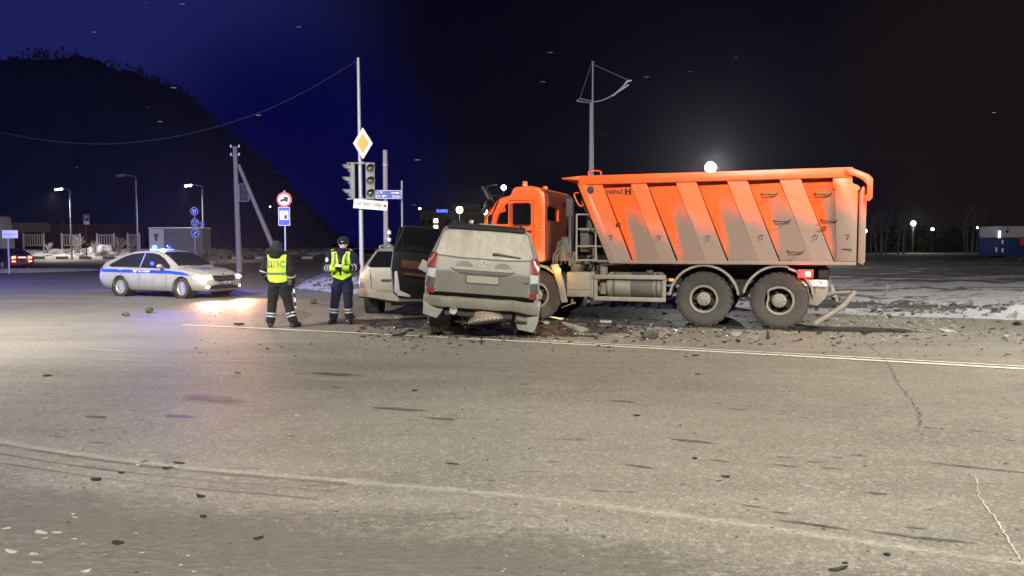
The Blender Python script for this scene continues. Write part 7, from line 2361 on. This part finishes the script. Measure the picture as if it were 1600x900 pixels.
deb = [  # px, py, (sx, sy, sz), material, sharp, name, category, label
    (233, 489, (.12, .08, .09), 'green', 0, 'clod', 'clod', 'greenish frozen clod on the road before the police car'),
    (196, 494, (.08, .06, .07), 'stone', 0, 'clod', 'clod', 'small dark clod left of the greenish one'),
    (151, 751, (.075, .04, .03), 'plastic', 1, 'plastic_shard', 'debris', 'curved black shard left of the cluster near the edge line'),
    (188, 740, (.05, .03, .02), 'plastic', 1, 'plastic_shard', 'debris', 'small flat black shard between the curved one and the pale stone'),
    (216, 729, (.022, .018, .022), 'ice', 0, 'pale_stone', 'stone', 'small pale stone on the near edge line'),
    (262, 733, (.06, .045, .02), 'plastic', 1, 'plastic_shard', 'debris', 'flat black shard right of the pale stone on the edge line'),
    (280, 725, (.06, .02, .015), 'plastic', 1, 'plastic_shard', 'debris', 'thin black sliver at the right end of the cluster on the edge line'),
    (223, 722, (.05, .02, .015), 'plastic', 1, 'plastic_shard', 'debris', 'thin black sliver just beyond the pale stone'),
    (313, 777, (.05, .025, .03), 'plastic', 1, 'plastic_shard', 'debris', 'upright black shard on the dirt below the tyre tracks'),
    (318, 809, (.03, .028, .035), 'plastic', 0, 'black_lump', 'debris', 'round black lump below the upright shard'),
    (183, 851, (.055, .035, .035), 'plastic', 1, 'black_block', 'debris', 'angular black block with a pale top on the near dirt'),
    (403, 843, (.04, .025, .03), 'plastic', 1, 'plastic_shard', 'debris', 'double black fragment right of the angular block'),
    (73, 588, (.10, .05, .025), 'plastic', 1, 'plastic_shard', 'debris', 'lone flat black piece far left on the clean asphalt'),
    (372, 583, (.05, .04, .03), 'plastic', 0, 'black_lump', 'debris', 'small black lump below the striped baton'),
    (648, 611, (.06, .04, .03), 'plastic', 1, 'plastic_shard', 'debris', 'black piece alone on the road before the grey wagon'),
    (464, 650, (.020, .018, .020), 'ice', 0, 'pale_stone', 'stone', 'white pellet alone in the middle of the left road'),
    (1307, 892, (.075, .03, .03), 'plastic', 1, 'black_block', 'debris', 'largest black piece at the bottom edge of the picture'),
    (1320, 880, (.03, .02, .015), 'plastic', 1, 'plastic_shard', 'debris', 'small black chip above the largest piece'),
    (1386, 868, (.035, .025, .02), 'plastic', 1, 'plastic_shard', 'debris', 'black chip close to the pale edge line at the right'),
    (1014, 529, (.17, .10, .10), 'stone', 0, 'clod', 'clod', 'brown clod before the middle wheel of the truck'),
    (1200, 530, (.07, .05, .09), 'dgreen', 1, 'plastic_shard', 'debris', 'dark green pointed shard standing up before the rearmost wheel'),
    (1087, 556, (.08, .04, .03), 'plastic', 1, 'plastic_shard', 'debris', 'black piece just below the white line before the truck'),
    (1090, 585, (.06, .03, .02), 'plastic', 1, 'plastic_shard', 'debris', 'flat dark piece in the lane before the middle wheel'),
    (1256, 759, (.05, .018, .012), 'ice', 1, 'pale_sliver', 'debris', 'white sliver on the lane at the right'),
    (1135, 746, (.05, .02, .018), 'plastic', 1, 'plastic_shard', 'debris', 'black chip left of the white sliver, larger of two'),
    (1122, 752, (.04, .016, .014), 'plastic', 1, 'plastic_shard', 'debris', 'thin black chip left of the white sliver, smaller of two'),
    (995, 650, (.06, .03, .02), 'plastic', 1, 'plastic_shard', 'debris', 'black piece in the centre of the near lane'),
    (1086, 717, (.03, .025, .025), 'plastic', 0, 'black_lump', 'debris', 'small black lump above the two chips'),
    (709, 523, (.20, .14, .14), 'stone', 0, 'clod', 'clod', 'grey clod against the left rear wheel of the grey wagon'),
    (640, 512, (.25, .10, .08), 'plastic', 1, 'bumper_piece', 'debris', 'dark torn piece left of the grey wagon'),
    (622, 525, (.16, .06, .06), 'plastic', 1, 'bumper_piece', 'debris', 'dark flat piece nearer than the torn one left of the grey wagon'),
    (657, 506, (.14, .05, .05), 'plastic', 1, 'bumper_piece', 'debris', 'small dark strip behind the torn piece left of the grey wagon'),
    (868, 500, (.24, .08, .07), 'yellow', 1, 'trim_strip', 'debris', 'pale yellow trim strip beside the front wheel of the truck'),
    (852, 507, (.16, .07, .09), 'ice', 1, 'white_shard', 'debris', 'white shard beside the yellow trim strip'),
    (905, 519, (.30, .13, .10), 'dusty', 1, 'bumper_piece', 'debris', 'large pale torn bumper piece on the dark spill'),
    (896, 522, (.05, .05, .09), 'dgreen', 1, 'plastic_shard', 'debris', 'green splinters sticking up from the pale bumper piece'),
    (945, 505, (.14, .08, .10), 'ice', 1, 'white_shard', 'debris', 'white crumpled piece under the side guard of the truck'),
    (1148, 524, (.17, .08, .06), 'ice', 1, 'white_shard', 'debris', 'white torn piece between the two rear wheels of the truck'),
    (1300, 511, (.30, .06, .07), 'dusty', 1, 'broken_bar', 'debris', 'brown broken bar behind the rearmost wheel'),
    (1352, 521, (.18, .07, .05), 'plastic', 1, 'plastic_shard', 'debris', 'dark flat piece right of the broken bar'),
    (1478, 519, (.16, .08, .05), 'ice', 1, 'white_shard', 'debris', 'pale flat piece on the road edge at the right'),
    (1590, 508, (.10, .07, .05), 'plastic', 0, 'black_lump', 'debris', 'dark lump at the road edge near the right border'),
    (547, 498, (.11, .07, .06), 'stone', 0, 'clod', 'clod', 'reddish dark clod between the officers and the silver car'),
    (490, 475, (.12, .09, .10), 'stone', 0, 'clod', 'clod', 'dark clod on the lit road between the two officers'),
    (375, 508, (.16, .06, .05), 'plastic', 1, 'plastic_shard', 'debris', 'flat dark piece left of the officer with the baton'),
]
for i, (px, py, s, mt, sh, nm, cat, lab) in enumerate(deb):
    if py > 545:
        s = tuple(c * .72 for c in s)
        if mt == 'plastic': sh = 1
    o = obj(nm, shard(s, i + 3, mt == 'dgreen') if sh else chunk(s, i + 1.3, .8, .30, False), M[mt], None, 25 if sh else 50)
    p = gp(px, py); o.location = (p.x, p.y, 0); o.rotation_euler.z = rnd.uniform(-.5, .5)
    tag(o, lab, cat)
# ice pieces at the lower left
for i, (px, py, s) in enumerate(((63, 833, .05), (10, 827, .03), (20, 864, .04), (70, 842, .02), (52, 867, .03), (58, 880, .035), (118, 809, .02), (116, 843, .02), (136, 894, .03), (90, 833, .03), (35, 822, .03), (133, 851, .025), (220, 865, .025), (160, 868, .02))):
    o = obj('ice_piece', shard((s, s * .5, s * .3), i + 60), M['ice'], None, 30)
    p = gp(px, py); o.location = (p.x, p.y, 0); o.rotation_euler.z = rnd.uniform(-.3, .6)
    tag(o, 'small white piece of ice lying on the brown dirt at the bottom left', 'ice piece', 'ice pieces on the dirt')
# crumbs nobody could count: glass, plastic and stones round the wreck
def crumbs(name, n, area, smin, smax, mat, lab, seed, dens=None):
    rg = random.Random(seed); bm = NB(); k = 0
    while k < n:
        px, py = rg.uniform(area[0], area[2]), rg.uniform(area[1], area[3])
        if dens and rg.random() > dens(px, py): continue
        k += 1
        p = gp(px, py); s = rg.uniform(smin, smax) * rg.uniform(.5, 1.4)
        t = [bm.verts.new((p.x + rg.uniform(-1, 1) * s * 1.5, p.y + rg.uniform(-1, 1) * s, .006 + max(0, rg.uniform(-.4, 1)) * s * .8)) for _ in range(4)]
        for a, b, c in ((0, 1, 2), (0, 2, 3), (0, 3, 1), (1, 3, 2)): bm.faces.new((t[a], t[b], t[c]))
    return tag(obj(name, bm, mat), lab, None, None, 'stuff')
def near_wreck(px, py): return math.exp(-((px - 860) / 420) ** 2 - ((py - 512) / 16) ** 2) + .12
crumbs('debris', 1500, (560, 486, 1600, 545), .015, .055, M['plastic'], 'countless dark crumbs of plastic round the wreck', 1, near_wreck)
crumbs('glass_debris', 900, (580, 484, 1500, 535), .007, .020, pm('broken_glass', (.62, .63, .62), .25, var=.15), 'countless bright crumbs of broken glass round the wreck', 2, near_wreck)
crumbs('gravel', 900, (300, 470, 1600, 560), .010, .030, M['stone'], 'small stones strewn on the road by the vehicles', 3)
crumbs('gravel', 700, (0, 560, 1600, 900), .004, .012, M['stone'], 'fine dark grit scattered on the near road', 4)
crumbs('gravel', 420, (0, 560, 1600, 900), .003, .009, M['ice'], 'fine pale grit scattered on the near road', 6)
crumbs('snow_crumbs', 700, (1290, 495, 1600, 530), .010, .024, pm('grey_ice_crumbs', (.26, .26, .265), .6, var=.2), 'pale crumbs of ice along the road edge at the right', 5)
def left_berm(px, py): return 1
# lumps in the ploughed berm
rg = random.Random(21); bm = NB()
for k in range(900):
    i = rg.choice((1, 2, 2, 3, 3, 4, 5)); a, b = BOUND[i], BOUND[i + 1]; u = rg.random()
    p = a.lerp(b, u); d = (b - a).normalized(); nrm = Vector((-d.y, d.x)) if bdist(p.x - d.y, p.y + d.x) > 0 else Vector((d.y, -d.x))
    p = p + nrm * rg.gauss(1.5, .8)
    if bdist(p.x, p.y) < -.1: continue
    s = rg.uniform(.025, .10) * rg.uniform(.5, 1); h = max(0, field_h(p.x, p.y))
    t = chunk((s, s * .7, s * .9), k, .8, .55, True)
    for v in t.verts: v.co += Vector((p.x, p.y, h - s * .25))
    merge(bm, t)
tag(obj('berm_lumps', bm, snow_mat('frozen_lumps', (.14, .14, .155), (.28, .28, .31), (.030, .028, .028), .45, .62)), 'countless frozen lumps of snow and soil ploughed up along the road edge', None, None, 'stuff')
# snow flakes drifting in the air
rg = random.Random(12); bm = NB()
fl = [(285, 6, 10), (420 * .35, 50, 12), (404, 180, 11), (1078, 112, 12), (1117, 244, 14), (1010, 120, 10), (467, 42, 12), (860, 82, 12), (848, 128, 14), (653, 250, 13), (270, 137, 9), (940, 210, 14), (1150, 90, 12), (1553, 176, 13), (250, 190, 13)]
for px, py, Y in fl + [(rg.uniform(0, 1600), rg.uniform(0, 380), rg.uniform(9, 22)) for _ in range(10)]:
    p = at(px, py, Y); s = rg.uniform(.004, .007) * (1.7 if (px, py, Y) in fl else 1)
    t = chunk((s * 4.5, s, s * .45), rg.random() * 50, .8, .3); 
    for v in t.verts: v.co += p
    merge(bm, t)
tag(obj('falling_snow', bm, pm('snow_flake', (.22, .22, .24), .7)), 'snow flakes drifting through the night air', None, None, 'stuff')
# unseen second patrol car, added so a blue light tints ground and snow at the left
P2 = bpy.data.objects.new('police_car', None); COL.objects.link(P2)
P2.location = (-29.0, 29.0, 0); P2.rotation_euler = (0, 0, R(160))
for ch in list(PC.children):
    if ch.type != 'LIGHT': copy_tree(ch, P2)
tag(P2, 'unseen second police car added at the left for its blue light', 'police car')
lamp('beacon_light', 'POINT', (.91, 0, 2.1), 15000, (.05, .08, 1.0), .1, P2)
# thin frosty air that gives the lamps their soft glow
hz = NT('frosty_air')
pv = hz.n('ShaderNodeVolumePrincipled')
pv.inputs['Density'].default_value = .00022
pv.inputs['Color'].default_value = (.88, .91, 1, 1)
pv.inputs['Anisotropy'].default_value = .82
for l in list(hz.t.links):
    if l.to_socket == hz.out.inputs['Surface']: hz.t.links.remove(l)
hz.l(pv.outputs[0], hz.out.inputs['Volume'])
bm = NB(); box(bm, -640, 640, -640, 640, -1.4, 78)
tag(obj('haze', bm, hz.m), kind='stuff')
